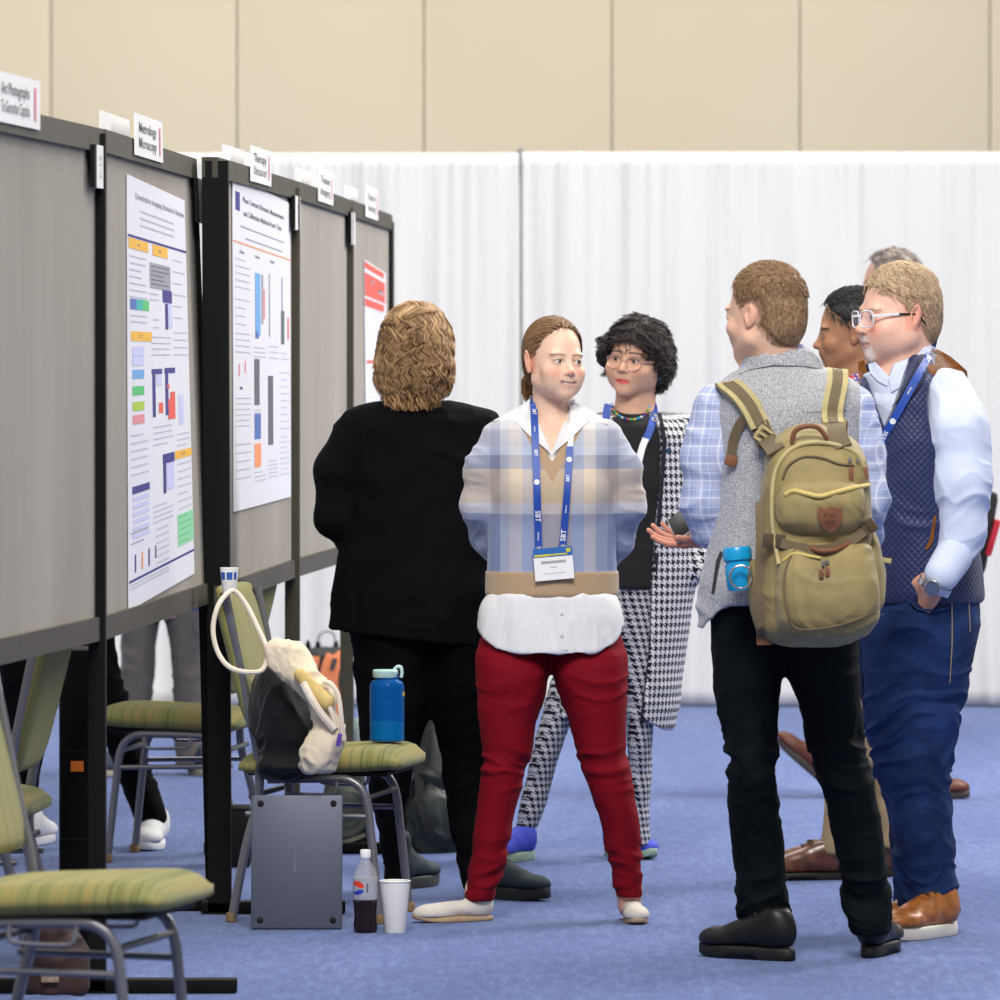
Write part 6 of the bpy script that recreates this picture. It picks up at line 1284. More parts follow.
def make_board(c, label, frame=FRM, side=BLK):
    b = Board(*c, label); L = (c[1]-c[0]).length; H = (c[2]-c[0]).length; fu = .028/L; fv = .055/H
    b.slab('tack_panel', fu, 1-fu, fv, 1-fv, -.02, .004, FAB)
    b.slab('top_rail', 0, 1, 0, fv, -.028, .016, frame); b.slab('bottom_rail', 0, 1, 1-fv, 1, -.028, .016, frame)
    b.slab('side_rail', 0, fu, fv, 1-fv, -.028, .016, side); b.slab('side_rail', 1-fu, 1, fv, 1-fv, -.028, .016, side)
    return b
s2d = lambda s: FPX/s
# corner depths from the pixel scale of a 1.2 m high panel
def D(top, bot, H=1.21): return FPX*H/(bot-top)
dA = D(129, 640); dB = 18.25; d0 = 14.25
x0 = -110
B1 = make_board((wp(x0, 82, 13.1), wp(97, 129, dA), wp(x0, 690, 13.1), wp(97, 640, dA)), 'bare grey poster board nearest the camera, at the left edge')
B2 = make_board((wp(98.5, 129, dA+.01), wp(191, 159, dB), wp(98.5, 640, dA+.01), wp(208, 602, dB)), 'grey poster board with the tall poster with yellow headings')
dC = D(157, 604); dD = D(181, 577); dE = D(200, 560); dF = D(214, 545)
B3 = make_board((wp(212, 157, dC), wp(292, 181, dD), wp(214, 606, dC), wp(292, 577, dD)), 'grey poster board with the poster under an orange line')
B4 = make_board((wp(292.5, 181, dD+.01), wp(347, 200, dE), wp(292.5, 577, dD+.01), wp(347, 560, dE)), 'bare grey poster board between two boards with posters, beside the black jacket')
B5 = make_board((wp(347.5, 200, dE+.01), wp(388, 215, dF), wp(347.5, 560, dE+.01), wp(388, 545, dF)), 'farthest grey poster board with a red and white poster')
def post(b, px, d, ztop, label, mat=BLK, w=.045, foot=(-.27, .33), px2=None):
    t = empty('support_post', Vector(((px-500)*d/FPX, d, 0))-b.b); t.parent = b.root; x2 = 0 if px2 is None else (px2-px)*d/FPX
    V = []; F = []
    for (z, xo) in ((.0, 0), (ztop, x2)):
        for (a, c) in ((-1, -1), (1, -1), (1, 1), (-1, 1)): V.append((xo+a*w/2, c*.03, z))
    MB().add(V, [(3, 2, 1, 0), (4, 5, 6, 7), (0, 1, 5, 4), (1, 2, 6, 5), (2, 3, 7, 6), (3, 0, 4, 7)]).build('upright', mat, t, False)
    MB().box(((foot[0]+foot[1])/2, 0, .018), (foot[1]-foot[0], .06, .032), None, .004).build('foot_bar', BLK, t)
    return t
post(B1, 97.5, dA-.03, 2.03, '', w=.040)
post(B1, -95, 13.15, 2.03, '', w=.040)
post(B2, 215, dB+.02, .87, '', px2=207, w=.045, foot=(-.30, .02))
post(B3, 220, dC+.03, 2.04, '', px2=217, w=.062, foot=(-.05, .34))
post(B3, 292.5, dD-.03, 2.03, '', OLV, w=.045)
post(B4, 347, dE-.03, 2.02, '', OLV, w=.045)
post(B5, 388, dF+.05, 2.02, '', OLV, w=.045)
# clips with printed number labels at the board joints
def side_label(b, u0, u1, v0, v1, label):
    t = b.slab('number_label', u0, u1, v0, v1, .018, .026, CARD); t.parent = None; t.location = b.b; tag(t, label, 'label'); return t
def own(o, b, label, cat, group=None): o.parent = None; o.location = b.b; return tag(o, label, cat, group)
def number_label(b, u0, u1, v0, v1, label, txt):
    t = empty('number_label', b.b); tag(t, label, 'label'); MBx = b.slab('card', u0, u1, v0, v1, .018, .024, CARD, t)
    b.slab('clip', u0-.012*(1 if u0 < .5 else 1), u0, v0, v1, .016, .026, BLK, t)
    mb = MB(); c = b.P((u0+u1)/2, (v0+v1)/2, .0245); ux = (b.P(0, 1)-b.P(0, 0)).normalized()*-1; uy = b.n.cross(ux); lettering(mb, txt, .03, c, ux, uy, .01); mb.build('printed_number', INK['dark'], t, False)
number_label(B1, .935, .988, .035, .118, 'white number label at the top joint of the nearest two boards', 'P-12')
number_label(B2, .96, 1.03, .045, .145, 'white number label at the upper far corner of the yellow-headed poster board', 'P-13')
number_label(B3, .93, 1.01, .040, .125, 'white number label between the orange-line poster board and the bare middle board', 'P-14')
number_label(B4, .94, 1.02, .035, .125, 'white number label between the bare middle board and the red poster board', 'P-15')
# topic cards standing on the top rails
def topic_card(b, u0, u1, v0, v1, lines, label, back=True, tilt=0):
    t = empty('topic_card', b.P((u0+u1)/2, 0)+b.b); tag(t, label, 'card', None); o = b.P((u0+u1)/2, 0)
    def q(u, v, w): return b.P(u, v, w)-o
    if back:
        du = (u1-u0)*.42
        V = [q(u0-du, v0+.004, -.032), q(u1-du, v0+.004, -.032), q(u1-du, v1-.01, -.032), q(u0-du, v1-.01, -.032)]; V += [v-b.n*.002 for v in V]
        MB().add(V, [(0, 1, 2, 3), (7, 6, 5, 4), (0, 4, 5, 1), (1, 5, 6, 2), (2, 6, 7, 3), (3, 7, 4, 0)]).build('rear_leaf', CARD, t, False)
    V = [q(u0, v0, .022), q(u1, v0, .022), q(u1, v1, .022), q(u0, v1, .022)]; V += [v-b.n*.002 for v in V]
    MB().add(V, [(0, 1, 2, 3), (7, 6, 5, 4), (0, 4, 5, 1), (1, 5, 6, 2), (2, 6, 7, 3), (3, 7, 4, 0)]).build('front_leaf', CARD, t, False)
    H = (q(0, v1, 0)-q(0, v0, 0)).length; ux = (b.P(1, 0)-b.P(0, 0)).normalized(); uy = (b.P(.5, 0)-b.P(.5, 1)).normalized(); mb = MB()
    W = (q(u1, 0, 0)-q(u0, 0, 0)).length
    for i, s in enumerate(lines):
        V, F = text_vf(s, 1.0, .01); xs = [v[0] for v in V]; k = W*.62/(max(xs)-min(xs)); kk = H*.34
        cc = q((u0+u1)/2-(u1-u0)*.06, v0+(v1-v0)*(.32+.36*i), .0235); mb.add([cc+ux*v[0]*k+uy*v[1]*kk for v in V], F)
    mb.build('printed_words', INK['dark'], t, False)
    mb = MB(); c = q(u0+(u1-u0)*.88, (v0+v1)/2, .0235); hu = ux*W*.025; hv = uy*H*.34; mb.add([c-hu-hv, c+hu-hv, c+hu+hv, c-hu+hv], [(0, 1, 2, 3)]); mb.build('red_edge_print', INK['pink'], t, False)
topic_card(B1, .41, .635, -.060, .030, ['Art Photographs', 'To Gerontion Captcha'], 'large white topic card on top of the nearest bare board', False)
topic_card(B2, .27, .57, -.052, .034, ['Metrology', 'Microscopy'], 'white folded topic card on top of the yellow-headed poster board')
topic_card(B3, .36, .62, -.050, .034, ['Therapy', 'Ultrasound'], 'white folded topic card on top of the orange-line poster board')
topic_card(B4, .33, .60, -.052, .034, ['Tissue', 'Imaging'], 'white folded topic card on top of the bare middle board')
topic_card(B5, .28, .58, -.054, .034, ['Optics', 'Sensing'], 'white folded topic card on top of the red poster board')
# posters
def poster(b, c, label, build):
    """c = u0,v0top-left corner, etc. of the sheet on the board"""
    (u0, v0), (u1, v1), (u2, v2), (u3, v3) = c         # TL TR BR BL
    t = empty('poster', b.P(u0, v0)+b.b); tag(t, label, 'poster'); o = b.P(u0, v0)
    def q(x, y, w): return b.P((u0*(1-x)+u1*x)*(1-y)+(u3*(1-x)+u2*x)*y, (v0*(1-x)+v1*x)*(1-y)+(v3*(1-x)+v2*x)*y, w)-o
    V = []; F = []; n = 12; k = (n+1)**2
    for w in (.006, .0085):
        for a in range(n+1):
            for c_ in range(n+1): V.append(q(a/n, c_/n, w))
    for a in range(n):
        for c_ in range(n): t_ = a*(n+1)+c_; f_ = (t_, t_+n+1, t_+n+2, t_+1); F.append(f_[::-1]); F.append(tuple(i+k for i in f_))
    ring = [a*(n+1) for a in range(n)]+[n*(n+1)+c_ for c_ in range(n)]+[a*(n+1)+n for a in range(n, 0, -1)]+[c_ for c_ in range(n, 0, -1)]
    for i in range(len(ring)): F.append((ring[i], ring[(i+1) % len(ring)], ring[(i+1) % len(ring)]+k, ring[i]+k))
    MB().add(V, F).build('sheet', PAPER, t, False)
    store = {}
    def rect(col, x0, y0, x1, y1, w=.0092): m = store.setdefault(col, MB()); m.add([q(x0, y0, w), q(x1, y0, w), q(x1, y1, w), q(x0, y1, w)], [(3, 2, 1, 0)])
    rg = random.Random(len(label))
    def text(x0, y0, x1, y1, n, col='pale', th=.0028):
        for i in range(n):
            y = y0+(y1-y0)*i/max(1, n-1); rect(col, x0, y, x1-(x1-x0)*rg.choice([0, .02, .05, .3]), y+th)
    def head(s, x, y, w, h, col='dark'):
        V, F = text_vf(s, 1.0, .01); xs = [v[0] for v in V]; ys = [v[1] for v in V]; m = store.setdefault(col, MB()); cx = (max(xs)+min(xs))/2; cy = (max(ys)+min(ys))/2
        m.add([q(x+(v[0]-cx)/(max(xs)-min(xs))*w, y-(v[1]-cy)*h, .0092) for v in V], F)
    build(rect, text, head)
    for k, m in store.items(): m.build('print_'+k, INK[k], t, False)
    return t
def p1(rect, text, head):
    head('Quantitative Imaging Standards Review', .55, .045, .86, .020, 'grey'); text(.2, .075, .8, .11, 3, 'pale', .004)
    rect('navy', 0, .142, 1, .148)
    rect('amber', .01, .150, .33, .175); rect('amber', .40, .150, .66, .178); rect('amber', .04, .375, .37, .398); rect('amber', .72, .690, 1.0, .712)
    head('A', .17, .163, .05, .012, 'dark'); head('B', .53, .164, .04, .012, 'dark'); head('C', .2, .387, .06, .012); head('D', .86, .701, .06, .012)
    rect('grey', .35, .198, .70, .262); text(.37, .205, .68, .25, 5, 'dark', .003); text(.02, .192, .30, .29, 7); text(.74, .175, .97, .33, 6); text(.34, .275, .5, .29, 2)
    for i, c in enumerate(('cobalt', 'teal', 'green')): rect(c, .03+.1*i, .296, .13+.1*i, .322)
    rect('navy', .56, .262, .72, .295); rect('navy', .60, .297, .645, .365); rect('lilac', .65, .297, .72, .360)
    text(.36, .385, .68, .43, 4); text(.74, .37, .98, .43, 4); text(.40, .34, .50, .36, 2); text(.03, .335, .3, .35, 2)
    for y, c in ((.412, 'lilac'), (.436, 'lilac'), (.468, 'blue'), (.508, 'green'), (.546, 'lime'), (.578, 'pink')): rect(c, .06, y, .24, y+.022)
    rect('navy', .36, .468, .53, .481); rect('navy', .37, .481, .42, .590); rect('lilac', .44, .483, .52, .51); rect('navy', .57, .466, .75, .480); rect('navy', .58, .480, .63, .590)
    rect('red', .47, .555, .54, .582); rect('red', .62, .548, .74, .602); rect('red', .66, .530, .74, .550); rect('red', .61, .510, .65, .520); rect('lilac', .80, .54, .88, .62)
    text(.03, .625, .3, .72, 6); text(.38, .615, .7, .66, 4); text(.76, .645, .99, .675, 3); text(.76, .725, .99, .845, 7)
    rect('navy', .05, .750, .31, .768)
    for i in range(6): rect('lilac', .06, .776+i*.018, .30, .786+i*.018)
    rect('navy', .52, .690, .71, .715); rect('navy', .525, .715, .57, .792); rect('lilac', .58, .717, .70, .785)
    text(.36, .815, .68, .855, 4); rect('mint', .74, .862, 1.0, .946); text(.76, .868, .98, .935, 5, 'green', .003); text(.03, .86, .3, .885, 2, 'grey')
    for i, c in enumerate(('navy', 'orange', 'navy', 'dark')): rect(c, .08+.10*i, .915, .10+.10*i, .958-.012*(i == 3))
    text(.40, .875, .60, .96, 6); rect('navy', .0, .972, 1, .978); text(.02, .984, .6, .992, 2)
def p1b(rect, text, head): p1(lambda c, x0, y0, x1, y1, w=.0092: rect(c, x0, y0*.96, x1, y1*.96, w), lambda x0, y0, x1, y1, n, col='pale', th=.0028: text(x0, y0*.96, x1, y1*.96, n, col, th), lambda s, x, y, w, h, col='dark': head(s, x, y*.96, w, h, col))
def p2(rect, text, head):
    rect('navy', .04, .045, .11, .105); rect('lilac', .055, .06, .095, .09); head('Phase Contrast Ultrasonic Measurements', .52, .062, .72, .024, 'dark'); head('and Calibration Methods from Trials', .50, .105, .66, .024, 'dark')
    text(.12, .150, .9, .150, 1, 'grey', .004); text(.2, .185, .85, .185, 1, 'grey', .004); rect('orange', .0, .205, 1, .210)
    for x in (.14, .40, .66): head('Aims', x, .235, .08, .014)
    text(.03, .26, .28, .35, 5); text(.03, .39, .28, .47, 4); text(.03, .50, .28, .56, 4); text(.03, .71, .28, .80, 6); text(.03, .86, .28, .97, 5)
    rect('blue', .36, .29, .45, .50); rect('cobalt', .36, .40, .42, .51); rect('pink', .50, .34, .53, .44); rect('grey', .47, .29, .50, .46)
    rect('grey', .60, .28, .62, .5); rect('dark', .82, .40, .88, .52); rect('grey', .83, .28, .85, .40); rect('red', .94, .42, .965, .50)
    text(.34, .54, .54, .57, 3); text(.60, .53, .78, .57, 3); text(.82, .55, .99, .57, 2); rect('dark', .34, .58, .43, .735); rect('dark', .58, .635, .67, .875); text(.8, .62, .98, .82, 9)
    rect('cobalt', .34, .765, .45, .85); rect('orange', .34, .865, .45, .945); text(.34, .75, .5, .76, 2); text(.58, .93, .76, .985, 5); text(.34, .96, .54, .99, 3); text(.80, .85, .98, .985, 8)
    rect('pink', .08, .60, .10, .64); rect('pink', .18, .59, .20, .63); rect('navy', .10, .675, .14, .683)
def p2b(rect, text, head): p2(lambda c, x0, y0, x1, y1, w=.0092: rect(c, x0, y0*.93, x1, y1*.93, w), lambda x0, y0, x1, y1, n, col='pale', th=.0028: text(x0, y0*.93, x1, y1*.93, n, col, th), lambda s, x, y, w, h, col='dark': head(s, x, y*.93, w, h, col))
def p3(rect, text, head):
    rect('red', .0, .01, .9, .05); rect('red', .0, .075, .95, .22); rect('red', .0, .235, .9, .285); head('SAR', .62, .15, .3, .09, 'mint') if False else None
    rect('pale', .30, .10, .42, .13); rect('pale', .60, .14, .9, .17); text(.35, .30, .9, .33, 2, 'grey'); text(.1, .4, .9, .55, 6); rect('red', .05, .62, .55, .64); text(.1, .66, .9, .95, 10)
poster(B2, ((.245, .075), (.865, .100), (.84, .925), (.225, .960)), 'tall scientific poster with yellow headings and navy rules', p1b)
poster(B3, ((.20, .030), (.935, .060), (.945, .795), (.205, .80)), 'scientific poster with an orange rule and grey image strips', p2b)
poster(B5, ((.34, .155), (.88, .18), (.9, .60), (.38, .62)), 'red and white poster on the farthest board', p3)
# ---------------- banquet chairs ----------------
def stripe_fabric():
    s = NT('olive_striped_fabric'); q = s.pc(); a = s.noise(s.pcv, 1.0, 3, .7, (110, 1, 1.0)); b = s.noise(s.pcv, 1.0, 2, .6, (38, 1, 1)); s.obj(); n2 = s.noise(s.ov, 700, 2); s.bump(n2, .2, .0008)
    f = s.M('ADD', s.M('MULTIPLY', a, .6), s.M('MULTIPLY', b, .4))
    return s.done(s.ramp(f, [(.30, srgb(78, 82, 52)), (.42, srgb(112, 114, 68)), (.52, srgb(132, 130, 80)), (.60, srgb(146, 128, 74)), (.70, srgb(92, 102, 72))]), .85, 0, .2, .1)
SF = stripe_fabric(); TUB = plain('grey_steel_tube', srgb(122, 122, 128), .35, .55, var=.05); TUBD = plain('dark_grey_steel', srgb(74, 76, 82), .4, .4); GLD = plain('brown_glide', srgb(120, 96, 60), .6); BKP = plain('black_plastic', (.007, .007, .008), .6, spec=.15)
def pillow(c, hd, n=5, e=6.0):     # plump cushion mesh with stripe coordinates
    V = []; F = []; N = 20
    for i in range(N+1):
        for j in range(N+1):
            V.append((-1+2*i/N, -1+2*j/N))
    out = []
    for s_ in (1, -1):
        for (x, y) in V:
            r = (abs(x)**e+abs(y)**e); h = max(0, 1-min(1, r))**.42; k = 1.0
            out.append((c[0]+x*hd[0]*(1-.05*abs(y)**4), c[1]+y*hd[1]*(1-.05*abs(x)**4), c[2]+s_*hd[2]*(.25+.75*h)*(1 if s_ > 0 else .55)))
    m = (N+1)**2
    for i in range(N):
        for j in range(N):
            q = (i*(N+1)+j, (i+1)*(N+1)+j, (i+1)*(N+1)+j+1, i*(N+1)+j+1); F.append(q); F.append(tuple(a+m for a in q[::-1]))
    ring = [j for j in range(N)]+[i*(N+1)+N for i in range(N)]+[N*(N+1)+N-j for j in range(N)]+[(N-i)*(N+1) for i in range(N)]
    for a, b in zip(ring, ring[1:]+ring[:1]): F.append((a, b, b+m, a+m))
    return np.array(out), F
def make_chair(label, px, d, rz):
    t = empty('banquet_chair', ((px-500)*d/FPX, d, 0), math.radians(rz)); tag(t, label, 'chair', 'olive banquet chairs by the boards')
    V, F = pillow((.005, 0, .420), (.225, .225, .045)); V[:, 2] += .010*(V[:, 0]/.235)**1-.014*np.clip((V[:, 0]-.17)/.07, 0, 1)**2; mesh_obj('seat', V, F, SF, t, pc=V)
    V, F = pillow((0, 0, 0), (.205, .215, .026)); a = math.radians(14); W = np.stack([-.225-.012-V[:, 0]*math.sin(a)-V[:, 2]*math.cos(a)-.10*0-.09, V[:, 1], .70+V[:, 0]*math.cos(a)-V[:, 2]*math.sin(a)], 1); W[:, 0] += .09+.017; mesh_obj('backrest', W, F, SF, t, pc=V[:, [1, 0, 2]])
    for sy in (-1, 1):
        y = sy*.205
        MB().tube(smooth_path([(.175, y*1.04, 0), (.152, y, .22), (.136, y, .335), (.100, y, .378), (.04, y, .385), (-.13, y, .381)], 5), .0115, 10).build('front_leg', TUB, t)
        MB().tube(smooth_path([(-.228, y*1.04, 0), (-.190, y, .20), (-.155, y, .34), (-.160, y, .46), (-.195, y, .62), (-.248, y, .88)], 5), [(.0115, .014)]*26, 10).build('rear_leg', TUB, t)
        for (x, yy) in ((.175, y*1.04), (-.228, y*1.04)): MB().lathe([(.013, 0), (.015, .002), (.015, .022), (.012, .026)], (x, yy, .0), 12).build('glide', GLD, t)
        MB().tube([(.144, y, .285), (-.190, y, .29)], .0075, 8).build('side_stretcher', TUB, t)
        MB().tube(smooth_path([(.06, y*1.06, .378), (.055, y*1.09, .350), (.03, y*1.1, .343), (-.05, y*1.1, .345), (-.075, y*1.09, .352), (-.078, y*1.06, .378)], 4), .005, 8).build('ganging_hook', TUB, t)
    MB().tube([(.136, -.205, .335), (.136, .205, .335)], .008, 8).build('cross_stretcher', TUBD, t); MB().tube([(-.176, -.205, .335), (-.176, .205, .335)], .008, 8).build('cross_stretcher', TUBD, t)
    MB().box((.0, 0, .396), (.38, .36, .012), None, .004).build('seat_pan', BKP, t)
    return t
C1 = make_chair('olive banquet chair nearest the camera at the lower left corner, facing right', 79, 13.35, -13)
C0 = make_chair('olive banquet chair behind the black post, its leaning backrest seen from the side', -47, 16.3, 175)
C2 = make_chair('empty olive banquet chair facing left behind the yellow-headed poster board', 178, 20.25, 172)
C3 = make_chair('olive banquet chair holding the tote bag and the large blue bottle', 331, 18.05, -10)
def at(px, py, d): return Vector(((px-500)*d/FPX, d, EYE+(HZ-py)*d/FPX))
def thing_at(name, px, d, z, label, cat, group=None, rz=0): return empty(name, ((px-500)*d/FPX, d, z), rz, label=label, cat=cat, group=group)
class Loc(Fig):
    def __init__(s, px, d, z, label, name, cat):
        s.d = d; s.ox = (px-500)*d/FPX; s.z0 = z; s.root = empty(name, (s.ox, d, z)); tag(s.root, label, cat)
    def p(s, px, py, dy=0.0): q = Fig.p(s, px, py, dy); q[2] -= s.z0; return q
# ---------------- laptop, bottles, cups ----------------
t = thing_at('laptop', 296.5, 17.62, 0.002, 'closed grey laptop standing on its short edge against the chair', 'laptop'); t.rotation_euler = (math.radians(-10), 0, 0)
ALU = plain('space_grey_aluminium', srgb(80, 84, 100), .45, .3, var=.03)
MB().box((0, 0, .178), (.240, .010, .352), None, .0045).build('base', ALU, t); MB().box((0, .0085, .178), (.240, .005, .352), None, .002).build('lid', ALU, t)
for sx in (-.096, .096):
    for z in (.024, .332): MB().lathe([(.0085, .0), (.0085, .002), (.006, .003)], (sx, -.005, z), 16, Matrix.Rotation(math.pi/2, 3, 'X')).build('rubber_foot', BKP, t)
mb = MB(); lettering(mb, 'MacBook Pro', .010, (-.004, -.0055, .178), (0, 0, 1), (-1, 0, 0)); mb.build('engraved_name', plain('faint_engraving', srgb(124, 128, 142), .5), t, False)
def clearmat(name, col, rough=.06, tr=.9): s = NT(name); s.b.inputs['IOR'].default_value = 1.35; return s.done(col, rough, 0, .5, alpha=1-tr)
t = thing_at('cola_bottle', 365.5, 17.55, 0, 'small plastic bottle of dark cola with a silver label and white cap on the carpet', 'bottle')
prof = [(.0235, 0), (.0300, .004), (.0310, .02), (.0285, .045), (.0300, .06), (.0325, .085), (.0325, .145), (.029, .160), (.0215, .175), (.0145, .186), (.0125, .192), (.0125, .200)]
MB().lathe(prof, (0, 0, 0), 32).build('bottle_wall', clearmat('clear_plastic', (.6, .6, .62), .08, .72), t)
MB().lathe([(.0001, -.0002), (.024, -.0002), (.0305, .004), (.0315, .02), (.0290, .045), (.0305, .06), (.0327, .086), (.0001, .0862)], (0, 0, 0), 28).build('cola', plain('dark_cola', (.012, .005, .004), .15), t)
MB().lathe([(.0329, .088), (.0331, .090), (.0331, .142), (.0329, .144)], (0, 0, 0), 32).build('label_band', plain('silver_label', srgb(176, 178, 186), .35, .25), t)
MB().lathe([(.0138, .196), (.0142, .198), (.0142, .214), (.0125, .217), (.0001, .2172)], (0, 0, 0), 24).build('cap', plain('white_plastic', (.82, .82, .83), .35), t)
def arc_patch(r, a0, a1, zf, n=12):
    V = []; F = []
    for i in range(n+1):
        a = math.radians(a0+(a1-a0)*i/n); z0, z1 = zf(i/n); 
        for z in (z0, z1): V.append((r*math.sin(a), -r*math.cos(a), z))
    return V, [(2*i, 2*i+2, 2*i+3, 2*i+1) for i in range(n)]
mb = MB(); mb.add(*arc_patch(.0334, -78, -5, lambda k: (.122+.004*math.sin(k*6), .123+.014*math.sin(k*math.pi)**.6))); mb.build('red_wave', plain('label_red', srgb(224, 60, 40), .4), t)
mb = MB(); mb.add(*arc_patch(.0334, -78, -5, lambda k: (.112-.012*math.sin(k*math.pi)**.6, .111-.003*math.sin(k*6)))); mb.build('blue_wave', plain('label_blue', srgb(40, 60, 170), .4), t)
mb = MB(); mb.add(*arc_patch(.0334, 4, 14, lambda k: (.106, .130))); mb.add(*arc_patch(.0335, 7, 11, lambda k: (.112, .118))); mb.build('grey_lettering', plain('label_grey', srgb(110, 112, 120), .5), t)
t = thing_at('paper_cup', 395, 17.55, 0, 'tall plain white paper cup standing on the carpet beside the cola bottle', 'cup'); WC = plain('white_paper', (.80, .79, .76), .6, var=.02)
MB().lathe([(.0275, 0), (.028, .001), (.0395, .134), (.0375, .134), (.026, .004), (.0001, .0042)], (0, 0, 0), 40).build('cup_wall', WC, t); MB().tube([(.0395*math.cos(a), .0395*math.sin(a), .1345) for a in np.linspace(0, 6.2832, 37)[:-1]], .0022, 8, closed=True).build('rolled_rim', WC, t)
t = thing_at('water_bottle', 387, 18.03, .474, 'large translucent blue water bottle with a pale lid standing on the chair seat', 'bottle')
s = NT('blue_translucent'); s.b.inputs['IOR'].default_value = 1.2; BLU = s.done(srgb(10, 92, 168), .15, 0, .5, alpha=.62)
MB().lathe([(.042, 0), (.0465, .005), (.0465, .148), (.043, .160), (.035, .166), (.031, .168), (.031, .182)], (0, 0, 0), 40).build('bottle_wall', BLU, t)
MB().lathe([(.0001, .003), (.0445, .003), (.0445, .052), (.0001, .0521)], (0, 0, 0), 36).build('water', plain('blue_water', srgb(20, 160, 205), .2, var=.03), t)
MB().lathe([(.033, .172), (.0345, .174), (.0345, .190), (.032, .193), (.0001, .193)], (-.004, 0, 0), 32).build('lid', plain('pale_green_lid', srgb(176, 208, 204), .4), t)
MB().tube(smooth_path([(.016, 0, .188), (.026, 0, .200), (.036, 0, .200), (.040, 0, .188), (.038, 0, .172)], 4), .0045, 8).build('carry_loop', plain('pale_green_loop', srgb(186, 214, 210), .4), t)
MB().box((.044, -.014, .128), (.006, .002, .012), None, .0008).build('yellow_sticker', plain('yellow_mark', srgb(214, 190, 70), .5), t)
# printed paper cup on top of the chair back
cupd = 18.05; t = empty('paper_cup', (at(232, 591, 18.0).x, 18.0-.18, .880)); tag(t, 'small white paper cup with blue print perched on top of the chair back', 'cup')
MB().lathe([(.018, 0), (.0185, .001), (.0245, .068), (.023, .068), (.0165, .004), (.0001, .0042)], (0, 0, 0), 32).build('cup_wall', WC, t)
V = []; F = []; n = 10; mb = MB()
for (a0, a1) in ((-70, -28), (-16, 24), (34, 60)):
    k = .0001; vs_, fs_ = arc_patch(1, a0, a1, lambda q: (.036, .056)); mb.add([(x*(.0188+z*.0875), y*(.0188+z*.0875), z) for x, y, z in vs_], fs_)
mb.build('blue_print', plain('cup_blue', srgb(50, 90, 170), .5), t)
# ---------------- tote bag, jacket, bags ----------------
f = Loc(320, 17.85, .50, 'cream canvas tote bag with rope handles draped over the chair', 'tote_bag', 'bag')
CV = plain('cream_canvas', srgb(222, 208, 182), .9, var=.06, bump=.3, bscale=500)
pr = [cone(f.p(276, 650, -.16), f.p(292, 663, -.16), .025, .050, k=.02, flat=((0, 1, 0), .7)), cone(f.p(288, 658, -.16), f.p(322, 700, -.20), .050, .036, k=.03, flat=((0, 1, 0), .7)), cone(f.p(318, 695, -.20), f.p(331, 738, -.22), .030, .040, k=.02, flat=((0, 1, 0), .7)), ell(f.p(322, 748, -.21), (.052, .055, .065), rotm(0, 28, 0), k=.02), ell(f.p(318, 766, -.19), (.045, .05, .024), k=.02)]
garment(f, 'bag_body', pr, CV, .004, lambda V: folds(V, .012, (14, 14, 8), 101, 1.0, rotm(0, 35, 0))+folds(V, .004, (30, 30, 20), 109))
garment(f, 'bag_mouth', [cone(f.p(300, 675, -.23), f.p(326, 702, -.25), .017, .022, k=.01), cone(f.p(306, 682, -.26), f.p(309, 686, -.30), .010, .012, k=.004, sub=True)], plain('yellow_canvas_lining', srgb(206, 180, 116), .9, bump=.3), .0035, lambda V: folds(V, .004, (14, 14, 14), 102))
RP = plain('cream_rope', srgb(226, 214, 196), .9, bump=.5, bscale=300)
for pts in ([(268, 655, -.16), (262, 670, -.17), (245, 672, -.2), (228, 666, -.2), (217, 650, -.18), (213, 628, -.17), (218, 606, -.16), (228, 593, -.13), (236, 592, -.12), (247, 606, -.12), (258, 628, -.14), (268, 650, -.16)], [(303, 683, -.26), (312, 700, -.27), (322, 715, -.27), (334, 729, -.26)], [(324, 682, -.24), (331, 684, -.25), (338, 695, -.26), (341, 715, -.26), (343, 740, -.25)], [(318, 690, -.25), (326, 700, -.26), (333, 716, -.26), (336, 728, -.25)]):
    r = [.0075]*999; P = smooth_path([tuple(f.p(*q)) for q in pts], 6); r = [.0068+.004*(1 if pts[0][0] == 303 else 0)]*len(P); MB().tube(P, r, 8).build('rope_handle', RP, f.root)
c = f.p(339, 740, -.275); MB().box(tuple(c), (.012, .003, .034), Matrix.Rotation(.2, 3, 'Y'), .001).build('purple_print', plain('purple_ink', srgb(90, 60, 150), .7), f.root)
f = Loc(295, 17.95, .50, 'black folded jacket bundled on the chair under the tote bag', 'black_jacket', 'jacket')
pr = [ell(f.p(280, 705, -.10), (.07, .10, .10), k=.05), ell(f.p(298, 735, -.10), (.10, .11, .085), k=.05), ell(f.p(275, 680, -.05), (.045, .07, .07), k=.04), ell(f.p(290, 765, -.10), (.085, .12, .035), k=.04), ell(f.p(263, 705, -.05), (.035, .08, .075), k=.03)]
garment(f, 'cloth_bundle', pr, cloth('black_nylon_cloth', (.004, .0045, .006), (.011, .012, .015), .7, spec=.15), .005, lambda V: folds(V, .022, (9, 9, 11), 103, 1.1))
f = Loc(325, 26.0, 0, 'black backpack with orange shoulder straps standing on the carpet near the drape', 'backpack', 'backpack')
pr = [loft(f.rows([(648, 310, 345, 0, .09), (656, 303, 351, 0, .12), (690, 301, 353, 0, .13), (735, 303, 352, 0, .13), (750, 306, 350, 0, .12)]), n=3, round_=.02)]
garment(f, 'bag_body', pr, plain('charcoal_nylon', (.022, .025, .025), .7), .006, lambda V: folds(V, .008, (8, 8, 8), 104))
ORG = plain('orange_strap', srgb(236, 140, 92), .7, var=.06)
